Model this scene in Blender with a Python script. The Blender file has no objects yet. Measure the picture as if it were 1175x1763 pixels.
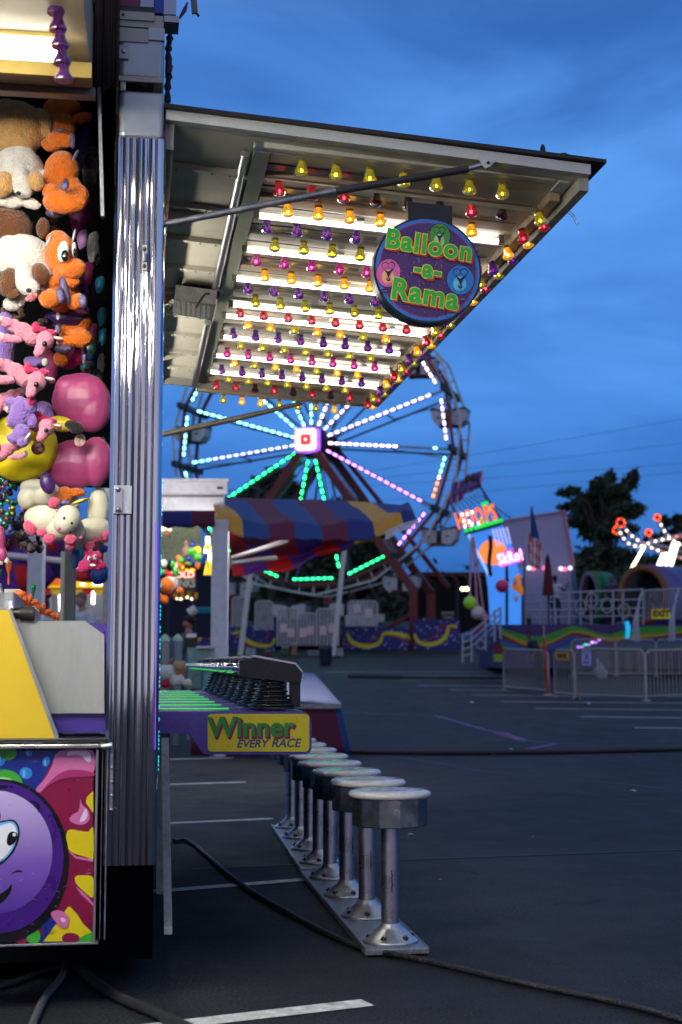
import bpy, math, random
from math import sin, cos, pi, radians, tan, sqrt
from mathutils import Vector, Matrix, Euler
random.seed(7)
scene = bpy.context.scene
COL = scene.collection

# ------------------------------------------------------------------ camera
F = 2449.0; CX = 587.5; PCY = 881.5; CAMZ = 1.15; PITCH = math.atan(258.5 / F)
camd = bpy.data.cameras.new('camera'); cam = bpy.data.objects.new('camera', camd); COL.objects.link(cam)
camd.sensor_fit = 'VERTICAL'; camd.sensor_height = 36.0; camd.lens = F / 1763 * 36.0
camd.clip_start = 0.05; camd.clip_end = 2000
cam.location = (0, 0, CAMZ); cam.rotation_euler = (pi / 2 + PITCH, 0, 0)
camd.dof.use_dof = True; camd.dof.focus_distance = 6.0; camd.dof.aperture_fstop = 3.4
scene.camera = cam

# ------------------------------------------------------------------ world: dusk sky
w = bpy.data.worlds.new('World'); scene.world = w; w.use_nodes = True
nt = w.node_tree; nt.nodes.clear()
def N(t, **k):
    n = nt.nodes.new(t)
    for a, b in k.items(): setattr(n, a, b)
    return n
def lin(r, g, b):
    f = lambda v: (v / 255 / 12.92) if v <= 10 else ((v / 255 + .055) / 1.055) ** 2.4
    return (f(r), f(g), f(b), 1)
tc = N('ShaderNodeTexCoord'); sep = N('ShaderNodeSeparateXYZ')
nt.links.new(tc.outputs['Generated'], sep.inputs[0])
ramp = N('ShaderNodeValToRGB'); cr = ramp.color_ramp
nt.links.new(sep.outputs['Z'], ramp.inputs[0])
stops = [(0.0, lin(24, 62, 122)), (0.07, lin(40, 88, 156)), (0.17, lin(52, 104, 176)), (0.30, lin(66, 120, 190)),
         (0.42, lin(50, 96, 164)), (0.55, lin(90, 108, 142)), (1.0, lin(116, 126, 146))]
cr.elements[0].position = 0; cr.elements[0].color = stops[0][1]
cr.elements[1].position = 1; cr.elements[1].color = stops[-1][1]
for p, c in stops[1:-1]:
    e = cr.elements.new(p); e.color = c
mp = N('ShaderNodeMapping'); mp.inputs['Scale'].default_value = (1.3, 1.3, 4.2); mp.inputs['Rotation'].default_value = (0, radians(7), 0)
nt.links.new(tc.outputs['Generated'], mp.inputs[0])
nz = N('ShaderNodeTexNoise'); nz.inputs['Scale'].default_value = 3.2; nz.inputs['Detail'].default_value = 8; nz.inputs['Roughness'].default_value = .55
nz.inputs['Distortion'].default_value = .5
nt.links.new(mp.outputs[0], nz.inputs['Vector'])
cramp = N('ShaderNodeValToRGB'); cramp.color_ramp.elements[0].position = .33; cramp.color_ramp.elements[1].position = .72
cramp.color_ramp.elements[0].color = (.72, .76, .80, 1); cramp.color_ramp.elements[1].color = (1.5, 1.34, 1.2, 1)
nt.links.new(nz.outputs['Fac'], cramp.inputs[0])
mul = N('ShaderNodeMix', data_type='RGBA', blend_type='MULTIPLY'); mul.inputs[0].default_value = 1
nt.links.new(ramp.outputs[0], mul.inputs[6]); nt.links.new(cramp.outputs[0], mul.inputs[7])
bg = N('ShaderNodeBackground'); bg.inputs['Strength'].default_value = 1.6
# pale low glow added behind the viewer, for west horizon and fairground lights
mr = N('ShaderNodeMapRange'); mr.inputs[1].default_value = .15; mr.inputs[2].default_value = -.8; mr.inputs[3].default_value = 0; mr.inputs[4].default_value = 1
nt.links.new(sep.outputs['Y'], mr.inputs[0])
west = N('ShaderNodeMix', data_type='RGBA'); west.inputs[7].default_value = (.38, .37, .46, 1)
mz = N('ShaderNodeMapRange'); mz.inputs[1].default_value = .12; mz.inputs[2].default_value = .5; mz.inputs[3].default_value = 1; mz.inputs[4].default_value = .12
nt.links.new(sep.outputs['Z'], mz.inputs[0]); mw = N('ShaderNodeMath', operation='MULTIPLY')
nt.links.new(mr.outputs[0], mw.inputs[0]); nt.links.new(mz.outputs[0], mw.inputs[1]); nt.links.new(mw.outputs[0], west.inputs[0]); nt.links.new(mul.outputs[2], west.inputs[6])
nt.links.new(west.outputs[2], bg.inputs[0])
wo = N('ShaderNodeOutputWorld'); nt.links.new(bg.outputs[0], wo.inputs[0])

sd = bpy.data.lights.new('dusk_light', 'SUN'); sd.energy = .06; sd.angle = radians(60); sd.color = (.85, .92, 1)
so = bpy.data.objects.new('dusk_light', sd); COL.objects.link(so); so.rotation_euler = (radians(40), radians(18), radians(20))

scene.view_settings.view_transform = 'Standard'; scene.view_settings.look = 'None'
scene.view_settings.exposure = 0; scene.view_settings.gamma = 1
scene.render.engine = 'CYCLES'
cy = scene.cycles
cy.max_bounces = 6; cy.diffuse_bounces = 3; cy.glossy_bounces = 3; cy.transmission_bounces = 5; cy.transparent_max_bounces = 8
cy.sample_clamp_indirect = 6; cy.caustics_reflective = False; cy.caustics_refractive = False
cy.use_denoising = True; cy.use_adaptive_sampling = True

# ------------------------------------------------------------------ space helpers
ST, CT = sin(PITCH), cos(PITCH)
def ray(px, py):
    u = (px - CX) / F; v = (PCY - py) / F
    return Vector((u, CT - v * ST, ST + v * CT))
def at(px, py, Y):
    r = ray(px, py); return Vector((0, 0, CAMZ)) + r * (Y / r.y)
def gz(y):
    if y < 9: return 0.0
    if y < 70: return .00055 * (y - 9) ** 2
    return .00055 * 61 ** 2 + (y - 70) * .0671 * max(0, 1 - (y - 70) / 200) if y < 170 else .00055 * 61 ** 2 + 100 * .03355
def G(px, py, h=0.0):
    r = ray(px, py); t0, t1 = .5, 160.0
    f = lambda t: CAMZ + r.z * t - gz(r.y * t) - h
    if f(t1) > 0:
        t = 1.0
        while f(t) > 0 and t < 160: t += .25
        t0, t1 = t - .25, t
    for _ in range(50):
        m = (t0 + t1) / 2
        if f(m) > 0: t0 = m
        else: t1 = m
    return Vector((0, 0, CAMZ)) + r * t0
PHI = math.atan((225 - CX) / F)
DV = Vector((sin(PHI), cos(PHI), 0)); RV = Vector((cos(PHI), -sin(PHI), 0)); UP = Vector((0, 0, 1))
def S(a, b, z): return DV * a + RV * b + UP * z
def SP(px, py, a):                       # point on the plane square to the stall at distance a
    r = ray(px, py); o = Vector((0, 0, CAMZ)); t = a / r.dot(DV); return o + r * t
def AB(p): return p.dot(DV), p.dot(RV), p.z

# ------------------------------------------------------------------ materials
MATS = {}
def mat(name, col, rough=.5, metal=0, var=.08, scale=8, bump=0, bscale=60, emit=None, es=0, spec=None, trans=0, sheen=0, coat=0, stretch=None, dirt=0, alpha=1):
    if name in MATS: return MATS[name]
    m = bpy.data.materials.new(name); m.use_nodes = True; t = m.node_tree; n = t.nodes; l = t.links
    b = n['Principled BSDF']
    col = tuple(col) if len(col) == 4 else tuple(col) + (1,)
    b.inputs['Roughness'].default_value = rough; b.inputs['Metallic'].default_value = metal
    b.inputs['Base Color'].default_value = col
    if spec is not None: b.inputs['Specular IOR Level'].default_value = spec
    if trans: b.inputs['Transmission Weight'].default_value = trans
    if sheen: b.inputs['Sheen Weight'].default_value = sheen; b.inputs['Sheen Roughness'].default_value = .4
    if coat: b.inputs['Coat Weight'].default_value = coat; b.inputs['Coat Roughness'].default_value = .12
    if alpha < 1: b.inputs['Alpha'].default_value = alpha
    if emit: b.inputs['Emission Color'].default_value = tuple(emit[:3]) + (1,); b.inputs['Emission Strength'].default_value = es
    tcn = n.new('ShaderNodeTexCoord'); src = tcn.outputs['Object']
    if stretch:
        mpn = n.new('ShaderNodeMapping'); mpn.inputs['Scale'].default_value = stretch; l.new(src, mpn.inputs[0]); src = mpn.outputs[0]
    if var:
        z = n.new('ShaderNodeTexNoise'); z.inputs['Scale'].default_value = scale; z.inputs['Detail'].default_value = 6; z.inputs['Roughness'].default_value = .65
        l.new(src, z.inputs['Vector'])
        r = n.new('ShaderNodeMapRange'); r.inputs[1].default_value = .25; r.inputs[2].default_value = .75
        r.inputs[3].default_value = 1 - var * 2; r.inputs[4].default_value = 1 + var
        l.new(z.outputs['Fac'], r.inputs[0])
        x = n.new('ShaderNodeMix'); x.data_type = 'RGBA'; x.blend_type = 'MULTIPLY'; x.inputs[0].default_value = 1
        x.inputs[6].default_value = col; l.new(r.outputs[0], x.inputs[7]); last = x.outputs[2]
        if dirt:
            z2 = n.new('ShaderNodeTexNoise'); z2.inputs['Scale'].default_value = scale * .6; z2.inputs['Detail'].default_value = 10; z2.inputs['Roughness'].default_value = .8
            l.new(src, z2.inputs['Vector'])
            r2 = n.new('ShaderNodeMapRange'); r2.inputs[1].default_value = .5; r2.inputs[2].default_value = .72; r2.inputs[3].default_value = 0; r2.inputs[4].default_value = dirt
            l.new(z2.outputs['Fac'], r2.inputs[0])
            x2 = n.new('ShaderNodeMix'); x2.data_type = 'RGBA'; l.new(r2.outputs[0], x2.inputs[0]); l.new(last, x2.inputs[6])
            x2.inputs[7].default_value = (.035, .03, .027, 1); last = x2.outputs[2]
        l.new(last, b.inputs['Base Color'])
        r3 = n.new('ShaderNodeMapRange'); r3.inputs[1].default_value = .3; r3.inputs[2].default_value = .7
        r3.inputs[3].default_value = max(0, rough - .08); r3.inputs[4].default_value = min(1, rough + .1)
        l.new(z.outputs['Fac'], r3.inputs[0]); l.new(r3.outputs[0], b.inputs['Roughness'])
    if bump:
        z = n.new('ShaderNodeTexNoise'); z.inputs['Scale'].default_value = bscale; z.inputs['Detail'].default_value = 5
        l.new(src, z.inputs['Vector'])
        bp = n.new('ShaderNodeBump'); bp.inputs['Strength'].default_value = bump; bp.inputs['Distance'].default_value = .01
        l.new(z.outputs['Fac'], bp.inputs['Height']); l.new(bp.outputs[0], b.inputs['Normal'])
    MATS[name] = m; return m
def paint(name, rgb, rough=.42, **k): return mat(name, lin(*rgb), rough, **k)
def glow(name, rgb, s, base=None): return mat(name, lin(*(base or rgb)), .4, var=0, emit=lin(*rgb), es=s)

# ------------------------------------------------------------------ mesh builder
class MB:
    def __init__(s): s.v = []; s.f = []; s.m = []; s.mats = []; s.sm = []; s.cur = 0; s.smooth = False
    def use(s, m, smooth=None):
        if m not in s.mats: s.mats.append(m)
        s.cur = s.mats.index(m)
        if smooth is not None: s.smooth = smooth
        return s
    def add(s, vs, fs, smooth=None):
        o = len(s.v); s.v += [Vector(v) for v in vs]
        for f in fs: s.f.append([i + o for i in f]); s.m.append(s.cur); s.sm.append(s.smooth if smooth is None else smooth)
        return s
    def hexa(s, p):                       # 8 points: bottom 0-3, top 4-7
        return s.add(p, [(3, 2, 1, 0), (4, 5, 6, 7), (0, 1, 5, 4), (1, 2, 6, 5), (2, 3, 7, 6), (3, 0, 4, 7)], False)
    def box(s, c, size, R=None, ax=None):
        c = Vector(c); hx, hy, hz = [k / 2 for k in size]
        pts = [(-hx, -hy, -hz), (hx, -hy, -hz), (hx, hy, -hz), (-hx, hy, -hz), (-hx, -hy, hz), (hx, -hy, hz), (hx, hy, hz), (-hx, hy, hz)]
        out = []
        for p in pts:
            p = Vector(p)
            if ax: p = ax[0] * p.x + ax[1] * p.y + ax[2] * p.z
            elif R: p = R @ p
            out.append(c + p)
        return s.hexa(out)
    def sbox(s, a0, a1, b0, b1, z0, z1):   # box in stall axes
        return s.hexa([S(a0, b0, z0), S(a0, b1, z0), S(a1, b1, z0), S(a1, b0, z0), S(a0, b0, z1), S(a0, b1, z1), S(a1, b1, z1), S(a1, b0, z1)])
    def bar(s, p, q, w, h=None, up=UP):
        p = Vector(p); q = Vector(q); h = h or w; d = (q - p).normalized()
        x = d.cross(up)
        if x.length < 1e-4: x = d.cross(Vector((1, 0, 0)))
        x.normalize(); y = x.cross(d).normalized(); x = x * w / 2; y = y * h / 2
        return s.hexa([p - x - y, p + x - y, q + x - y, q - x - y, p - x + y, p + x + y, q + x + y, q - x + y])
    def tube(s, pts, r, n=8, closed=False, smooth=True, caps=True):
        pts = [Vector(p) for p in pts]; k = len(pts); rs = r if isinstance(r, (list, tuple)) else [r] * k
        vs = []; prev = None
        for i in range(k):
            if closed: d = pts[(i + 1) % k] - pts[i - 1]
            else: d = pts[min(i + 1, k - 1)] - pts[max(i - 1, 0)]
            d.normalize()
            if prev is None:
                x = d.cross(UP)
                if x.length < .05: x = d.cross(Vector((1, 0, 0)))
            else: x = prev - d * prev.dot(d)
            x.normalize(); prev = x; y = d.cross(x)
            for j in range(n):
                a = 2 * pi * j / n; vs.append(pts[i] + (x * cos(a) + y * sin(a)) * rs[i])
        fs = []
        for i in range(k if closed else k - 1):
            i2 = (i + 1) % k
            for j in range(n): fs.append((i * n + j, i * n + (j + 1) % n, i2 * n + (j + 1) % n, i2 * n + j))
        s.add(vs, fs, smooth)
        if caps and not closed:
            s.add([vs[j] for j in range(n)], [tuple(range(n))], False); s.add(vs[-n:], [tuple(range(n - 1, -1, -1))], False)
        return s
    def lathe(s, c, prof, n=24, axis=UP, smooth=True, ref=None):
        c = Vector(c); z = Vector(axis).normalized(); x = z.cross(ref if ref else Vector((0, 1, 0)))
        if x.length < .05: x = z.cross(Vector((1, 0, 0)))
        x.normalize(); y = z.cross(x); vs = []
        for r, h in prof:
            for j in range(n):
                a = 2 * pi * j / n; vs.append(c + z * h + (x * cos(a) + y * sin(a)) * r)
        fs = [(i * n + j, i * n + (j + 1) % n, (i + 1) * n + (j + 1) % n, (i + 1) * n + j) for i in range(len(prof) - 1) for j in range(n)]
        s.add(vs, fs, smooth)
        if prof[0][0] > 1e-4: s.add(vs[:n], [tuple(range(n - 1, -1, -1))], False)
        if prof[-1][0] > 1e-4: s.add(vs[-n:], [tuple(range(n))], False)
        return s
    def ell(s, c, r, R=None, n=16, m=10, ax=None):
        vs = []; c = Vector(c)
        for i in range(1, m):
            t = pi * i / m
            for j in range(n):
                a = 2 * pi * j / n; p = Vector((r[0] * sin(t) * cos(a), r[1] * sin(t) * sin(a), r[2] * cos(t)))
                if ax: p = ax[0] * p.x + ax[1] * p.y + ax[2] * p.z
                elif R: p = R @ p
                vs.append(c + p)
        for q in (r[2], -r[2]):
            p = Vector((0, 0, q))
            if ax: p = ax[2] * q
            elif R: p = R @ p
            vs.append(c + p)
        k = (m - 1) * n
        fs = [(i * n + j, (i + 1) * n + j, (i + 1) * n + (j + 1) % n, i * n + (j + 1) % n) for i in range(m - 2) for j in range(n)]
        fs += [(k, j, (j + 1) % n) for j in range(n)] + [(k + 1, (m - 2) * n + (j + 1) % n, (m - 2) * n + j) for j in range(n)]
        return s.add(vs, fs, True)
    def prism(s, poly, ext, smooth=False):        # poly: 3D points, ext: vector towards the back
        poly = [Vector(p) for p in poly]; n = len(poly); ext = Vector(ext)
        vs = poly + [p + ext for p in poly]
        s.add(vs, [tuple(range(n)), tuple(range(2 * n - 1, n - 1, -1))], False)
        return s.add(vs, [(j, j + n, (j + 1) % n + n, (j + 1) % n) for j in range(n)], smooth)
    def grid(s, P, mf=None, smooth=True):         # P[i][j] points; mf(i,j)->material
        ni, nj = len(P), len(P[0]); o = len(s.v)
        for r in P: s.v += [Vector(p) for p in r]
        for i in range(ni - 1):
            for j in range(nj - 1):
                if mf: s.use(mf(i, j))
                s.f.append([o + i * nj + j, o + (i + 1) * nj + j, o + (i + 1) * nj + j + 1, o + i * nj + j + 1]); s.m.append(s.cur); s.sm.append(smooth)
        return s
    def build(s, name, m=None, parent=None, mods=None):
        if m is not None and not s.mats: s.mats = [m]
        inv = WM[parent].inverted() if parent is not None else Matrix()
        if parent is None and s.v:
            lo = Vector([min(v[i] for v in s.v) for i in range(3)]); hi = Vector([max(v[i] for v in s.v) for i in range(3)])
            org = Vector(((lo.x + hi.x) / 2, (lo.y + hi.y) / 2, lo.z)); inv = Matrix.Translation(-org)
        me = bpy.data.meshes.new(name); me.from_pydata([inv @ v for v in s.v], [], s.f)
        for k in s.mats: me.materials.append(k)
        me.polygons.foreach_set('material_index', s.m); me.polygons.foreach_set('use_smooth', s.sm); me.update()
        o = bpy.data.objects.new(name, me); COL.objects.link(o)
        if parent is not None: o.parent = parent; WM[o] = WM[parent].copy()
        else: o.location = org; WM[o] = Matrix.Translation(org)
        return o
WM = {}
def build_each(mb, name, parent, pad=.002):      # one object per separate piece
    par = list(range(len(mb.f)))
    def fd(x):
        while par[x] != x: par[x] = par[par[x]]; x = par[x]
        return x
    seen = {}
    for i, f in enumerate(mb.f):
        for v in f:
            k = tuple(round(c, 4) for c in mb.v[v]); 
            if k in seen: par[fd(i)] = fd(seen[k])
            else: seen[k] = i
    gr_ = {}
    for i in range(len(mb.f)): gr_.setdefault(fd(i), []).append(i)
    gs_ = []
    for fs in gr_.values():
        P = [mb.v[v] for i in fs for v in mb.f[i]]; gs_.append([fs, [min(p[k] for p in P) - pad for k in range(3)], [max(p[k] for p in P) + pad for k in range(3)]])
    ch = True
    while ch:
        ch = False
        for a in range(len(gs_)):
            for b in range(a + 1, len(gs_)):
                if all(gs_[a][1][k] <= gs_[b][2][k] and gs_[b][1][k] <= gs_[a][2][k] for k in range(3)):
                    A, B = gs_[a], gs_.pop(b); A[0] += B[0]; A[1] = [min(x, y) for x, y in zip(A[1], B[1])]; A[2] = [max(x, y) for x, y in zip(A[2], B[2])]; ch = True; break
            if ch: break
    out = []
    for fs, _, _ in gs_:
        n = MB()
        for i in fs: n.use(mb.mats[mb.m[i]]).add([mb.v[v] for v in mb.f[i]], [tuple(range(len(mb.f[i])))], mb.sm[i])
        out.append(n.build(name, parent=parent))
    return out
def tag(o, label=None, cat=None, group=None, kind=None):
    if label: o['label'] = label
    if cat: o['category'] = cat
    if group: o['group'] = group
    if kind: o['kind'] = kind
    return o
def thing(name, label, cat, loc=(0, 0, 0), rz=0, group=None):
    o = bpy.data.objects.new(name, None); COL.objects.link(o); o.empty_display_size = .1
    o.location = loc; o.rotation_euler = (0, 0, rz)
    WM[o] = Matrix.Translation(Vector(loc)) @ Matrix.Rotation(rz, 4, 'Z')
    return tag(o, label, cat, group)
def kids(o): return [c for c in bpy.data.objects if c.parent == o]
def tree(o): return [(c, tree(c)) for c in kids(o)]
def dup(root, kt, loc, rz=0, label=None):
    r = root.copy(); COL.objects.link(r); r.location = loc; r.rotation_euler = (0, 0, rz)
    if label: r['label'] = label
    def rec(ks, par):
        for c, sub in ks:
            d = c.copy(); COL.objects.link(d); d.parent = par; rec(sub, d)
    rec(kt, r)
    WM[r] = Matrix.Translation(Vector(loc)) @ Matrix.Rotation(rz, 4, 'Z'); return r
def bevel(o, w=.004, seg=2):
    m = o.modifiers.new('bevel', 'BEVEL'); m.width = w; m.segments = seg; m.limit_method = 'ANGLE'; m.angle_limit = radians(40); return o
def solid(o, t=.006):
    m = o.modifiers.new('thick', 'SOLIDIFY'); m.thickness = t; m.offset = 0; return o
def blend(o, voxel, smooth=4):
    m = o.modifiers.new('remesh', 'REMESH'); m.mode = 'VOXEL'; m.voxel_size = voxel; m.use_smooth_shade = True
    m2 = o.modifiers.new('smooth', 'SMOOTH'); m2.factor = .5; m2.iterations = smooth; return o
def spline(pts, n=6, closed=True):
    k = len(pts); out = []
    pts = [Vector(p) for p in pts]
    rng = range(k) if closed else range(k - 1)
    for i in rng:
        if closed: p0, p1, p2, p3 = pts[i - 1], pts[i], pts[(i + 1) % k], pts[(i + 2) % k]
        else: p0, p1, p2, p3 = pts[max(i - 1, 0)], pts[i], pts[i + 1], pts[min(i + 2, k - 1)]
        for j in range(n):
            t = j / n
            out.append(.5 * ((2 * p1) + (p2 - p0) * t + (2 * p0 - 5 * p1 + 4 * p2 - p3) * t * t + (3 * p1 - p0 - 3 * p2 + p3) * t ** 3))
    if not closed: out.append(pts[-1])
    return out
def text_geo(txt, size, off=0, shear=0, ext=0.0, sx=1, space=1.0):
    c = bpy.data.curves.new('t', 'FONT'); c.body = txt; c.size = size; c.offset = off; c.shear = shear; c.extrude = ext
    c.align_x = 'CENTER'; c.align_y = 'CENTER'; c.space_character = space; c.resolution_u = 4
    o = bpy.data.objects.new('t', c); COL.objects.link(o); bpy.context.view_layer.update()
    me = bpy.data.meshes.new_from_object(o.evaluated_get(bpy.context.evaluated_depsgraph_get()))
    vs = [(v.co.x * sx, v.co.y, v.co.z) for v in me.vertices]; fs = [tuple(p.vertices) for p in me.polygons]
    bpy.data.objects.remove(o); bpy.data.curves.remove(c); bpy.data.meshes.remove(me)
    return vs, fs
def put_text(mb, m, txt, org, rx, up, size, off=0, shear=0, ext=0.0, sx=1, lift=0, rot=0, space=1.0):
    vs, fs = text_geo(txt, size, off, shear, ext, sx, space); nn = Vector(rx).cross(Vector(up)).normalized()
    cr_, sr_ = cos(rot), sin(rot)
    mb.use(m).add([Vector(org) + rx * (x * cr_ - y * sr_) + up * (x * sr_ + y * cr_) + nn * (z + lift) for x, y, z in vs], fs, False)
# common materials
ALU = mat('brushed_aluminium', (.55, .56, .58), .35, 1, var=.1, scale=30, stretch=(1, 1, .1), bump=.1)
ALUD = mat('weathered_aluminium', (.32, .33, .36), .45, .9, var=.2, scale=20, bump=.15, dirt=.4)
WHITE = paint('white_enamel', (205, 205, 200), .4, var=.06, dirt=.12)
WHITED = paint('aged_white_metal', (170, 168, 160), .5, var=.1, dirt=.3, scale=5)
BLACK = mat('black_plastic', (.006, .006, .007), .33, bump=.1, bscale=90)
RUBBER = mat('black_rubber', (.015, .015, .016), .6, bump=.3, bscale=120)
STEEL = mat('galvanised_steel', (.42, .44, .47), .38, 1, var=.18, scale=25, dirt=.2)
# ------------------------------------------------------------------ ground
ASPH = mat('asphalt', (.0100, .0112, .0145), .62, var=.22, scale=3, bump=.55, bscale=420, spec=.28)
_t = ASPH.node_tree
_n = _t.nodes.new('ShaderNodeTexNoise'); _n.inputs['Scale'].default_value = .7; _n.inputs['Detail'].default_value = 9
_tc = _t.nodes.new('ShaderNodeTexCoord'); _t.links.new(_tc.outputs['Object'], _n.inputs['Vector'])
_sp = _t.nodes.new('ShaderNodeTexNoise'); _sp.inputs['Scale'].default_value = 85; _sp.inputs['Detail'].default_value = 2
_t.links.new(_tc.outputs['Object'], _sp.inputs['Vector'])
_mr = _t.nodes.new('ShaderNodeMapRange'); _mr.inputs[1].default_value = .42; _mr.inputs[2].default_value = .66; _mr.inputs[3].default_value = .3; _mr.inputs[4].default_value = 3.2
_t.links.new(_sp.outputs['Fac'], _mr.inputs[0])
_mr2 = _t.nodes.new('ShaderNodeMapRange'); _mr2.inputs[1].default_value = .3; _mr2.inputs[2].default_value = .7; _mr2.inputs[3].default_value = .45; _mr2.inputs[4].default_value = 1.7
_t.links.new(_n.outputs['Fac'], _mr2.inputs[0])
_mm = _t.nodes.new('ShaderNodeMath'); _mm.operation = 'MULTIPLY'; _t.links.new(_mr.outputs[0], _mm.inputs[0]); _t.links.new(_mr2.outputs[0], _mm.inputs[1])
_b = _t.nodes['Principled BSDF']; _src = _b.inputs['Base Color'].links[0].from_socket
_x = _t.nodes.new('ShaderNodeMix'); _x.data_type = 'RGBA'; _x.blend_type = 'MULTIPLY'; _x.inputs[0].default_value = 1
_t.links.new(_src, _x.inputs[6]); _t.links.new(_mm.outputs[0], _x.inputs[7]); _t.links.new(_x.outputs[2], _b.inputs['Base Color'])
g = MB().use(ASPH, True)
ys = [-30, 0, 5] + [9 + i * 2.0 for i in range(31)] + [80, 95, 110, 130, 150, 170, 300, 900]
g.grid([[(x, y, gz(y)) for x in (-900, -60, 0, 60, 900)] for y in ys])
tag(g.build('ground'), kind='structure')

LINEP = mat('worn_line_paint', (.75, .75, .74), .6, var=.3, scale=14, dirt=.75)
LINED = mat('faded_line_paint', (.6, .6, .68), .6, var=.3, scale=10, dirt=.6)
PURP = mat('purple_spill', (.09, .05, .20), .5, var=.3, scale=6)
SEAM = mat('tar_seam', (.006, .006, .007), .5)
def strip(name, pts, wd, m, lift=.004, wob=0):
    P = [G(*p) for p in pts]
    Q = []
    for i in range(len(P) - 1):
        n = max(1, int((P[i + 1] - P[i]).length / .5))
        Q += [P[i].lerp(P[i + 1], j / n) for j in range(n)]
    Q.append(P[-1]); L = []
    for i, p in enumerate(Q):
        d = (Q[min(i + 1, len(Q) - 1)] - Q[max(i - 1, 0)]); s_ = Vector((d.y, -d.x, 0)).normalized()
        w_ = wd * (1 + wob * random.uniform(-1, 1)) / 2; jit = s_ * wob * wd * random.uniform(-.5, .5)
        L.append([Vector((q.x, q.y, gz(q.y) + lift)) for q in (p - s_ * w_ + jit, p + s_ * w_ + jit)])
    return MB().use(m).grid(L).build(name)
k = 0
for a, b in (((200, 1778), (634, 1728)), ((200, 1541), (527, 1515)), ((200, 1422), (470, 1410)), ((200, 1354), (424, 1347)), ((200, 1310), (403, 1305))):
    tag(strip('parking_line', [a, b], .1, LINEP, wob=.06), kind='structure')
for a, b in (((812, 1197), (1300, 1201)), ((862, 1208), (1300, 1212)), ((923, 1220), (1300, 1224)), ((1000, 1234), (1300, 1238)), ((1093, 1253), (1300, 1256)),
             ((775, 1188), (880, 1189)), ((720, 1180), (880, 1181)), ((690, 1170), (880, 1171)), ((600, 1163), (870, 1164)), ((560, 1157), (870, 1157))):
    tag(strip('parking_line', [a, b], .15, LINED, wob=.06), kind='structure')
tag(strip('purple_stain', [(590, 1226), (640, 1229), (700, 1231), (750, 1232), (790, 1243), (835, 1257), (872, 1263), (905, 1275), (957, 1281), (912, 1290)], .09, PURP, wob=.5), kind='structure')
tag(strip('purple_stain', [(655, 1301), (700, 1306), (760, 1315), (830, 1328), (900, 1335), (1000, 1344), (1100, 1353), (1190, 1364)], .045, mat('blue_chalk', (.03, .045, .15), .6), wob=.5), kind='structure')
tag(strip('purple_stain', [(850, 1262), (885, 1272), (905, 1279)], .07, mat('pink_chalk', (.2, .05, .13), .6), wob=.6), kind='structure')
tag(strip('tar_seam', [(330, 1497), (590, 1486), (800, 1477), (1000, 1470), (1300, 1459)], .03, SEAM, wob=.2), kind='structure')

CRK = mat('asphalt_crack', (.006, .006, .006), .8); rc_ = random.Random(12)
for i, (x, y) in enumerate(((700, 1500), (900, 1560), (800, 1400), (1050, 1640), (640, 1420), (1000, 1380), (420, 1600))):
    pts = [(x, y)]
    for _ in range(9): pts.append((pts[-1][0] + rc_.uniform(8, 26), pts[-1][1] + rc_.uniform(-7, 6)))
    tag(strip('asphalt_crack', pts, .006, CRK, wob=.6), kind='structure')
# litter
LIT = [paint('litter_white', (220, 220, 215)), paint('litter_red', (150, 20, 25)), paint('litter_gold', (170, 120, 40))]
for i, (x, y, s_, c) in enumerate([(708, 1437, .032, 0), (813, 1210, .12, 0), (214, 1710, .02, 1), (716, 1634, .02, 2), (1012, 1212, .12, 0), (850, 1300, .05, 2), (503, 1462, .02, 0),
                                   (505, 1481, .02, 2), (918, 1441, .02, 2), (1090, 1362, .05, 0), (760, 1515, .02, 2), (880, 1290, .05, 0)]):
    p = G(x, y); m_ = MB().use(LIT[c]); r_ = Matrix.Rotation(i * 1.3, 3, 'Z')
    m_.add([p + r_ @ Vector(q) * s_ for q in ((-.6, -.25, .05), (.1, -.3, .2), (.6, -.2, .06), (.55, .3, .05), (0, .25, .25), (-.6, .3, .12))], [(0, 1, 4, 5), (1, 2, 3, 4)])
    tag(solid(m_.build('paper_scrap'), .002), ['small white paper scrap on the asphalt right of the nearest stool', 'white flattened litter in front of the gate with the yellow sign', 'tiny red scrap on the asphalt near the bottom edge',
        'tiny gold wrapper beside the near end of the stool plate', 'white scrap on the asphalt below the right barricade', 'brown bit of litter just below the long black cable', 'white crumb of paper left of the stool plate',
        'gold crumb beside the joint of the two stool plates', 'gold bit of litter in the middle of the empty asphalt', 'pale litter near the blue chalk line', 'ochre speck on the asphalt right of the stools', 'pale scrap just above the long black cable'][i], 'litter', 'bits of litter on the asphalt')

# cables
def cable(px, r, label, m=RUBBER, name='cable', h=None):
    P = [G(*p) for p in px]; P = spline(P, 10, False)
    P = [Vector((p.x, p.y, gz(p.y) + r + .002)) for p in P]
    return tag(MB().use(m).tube(P, r, 8).build(name), label, 'cable', 'power cables on the ground')
CAB = mat('braided_black_cable', (.012, .012, .013), .42, var=.5, scale=60, bump=.9, bscale=70)
cable([(300, 1452), (318, 1449), (335, 1458), (352, 1473), (420, 1530), (520, 1590), (600, 1630), (645, 1643), (735, 1662), (900, 1700), (1080, 1738), (1230, 1782)], .0125, 'thick black braided cable curving past the near end of the stool plate', CAB)
cable([(560, 1297), (640, 1299), (800, 1300), (1000, 1298), (1230, 1292)], .028, 'straight black cable crossing the asphalt behind the stools')
cable([(600, 1167), (760, 1170), (870, 1170)], .05, 'dark cable lying far off between the stall and the barricade')
cable([(112, 1640), (112, 1668), (104, 1693), (80, 1722), (60, 1763), (50, 1800)], .014, 'grey cable with a taped joint below the painted panel', mat('grey_cable', (.10, .10, .12), .5, var=.3, scale=80, bump=.6))
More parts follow.
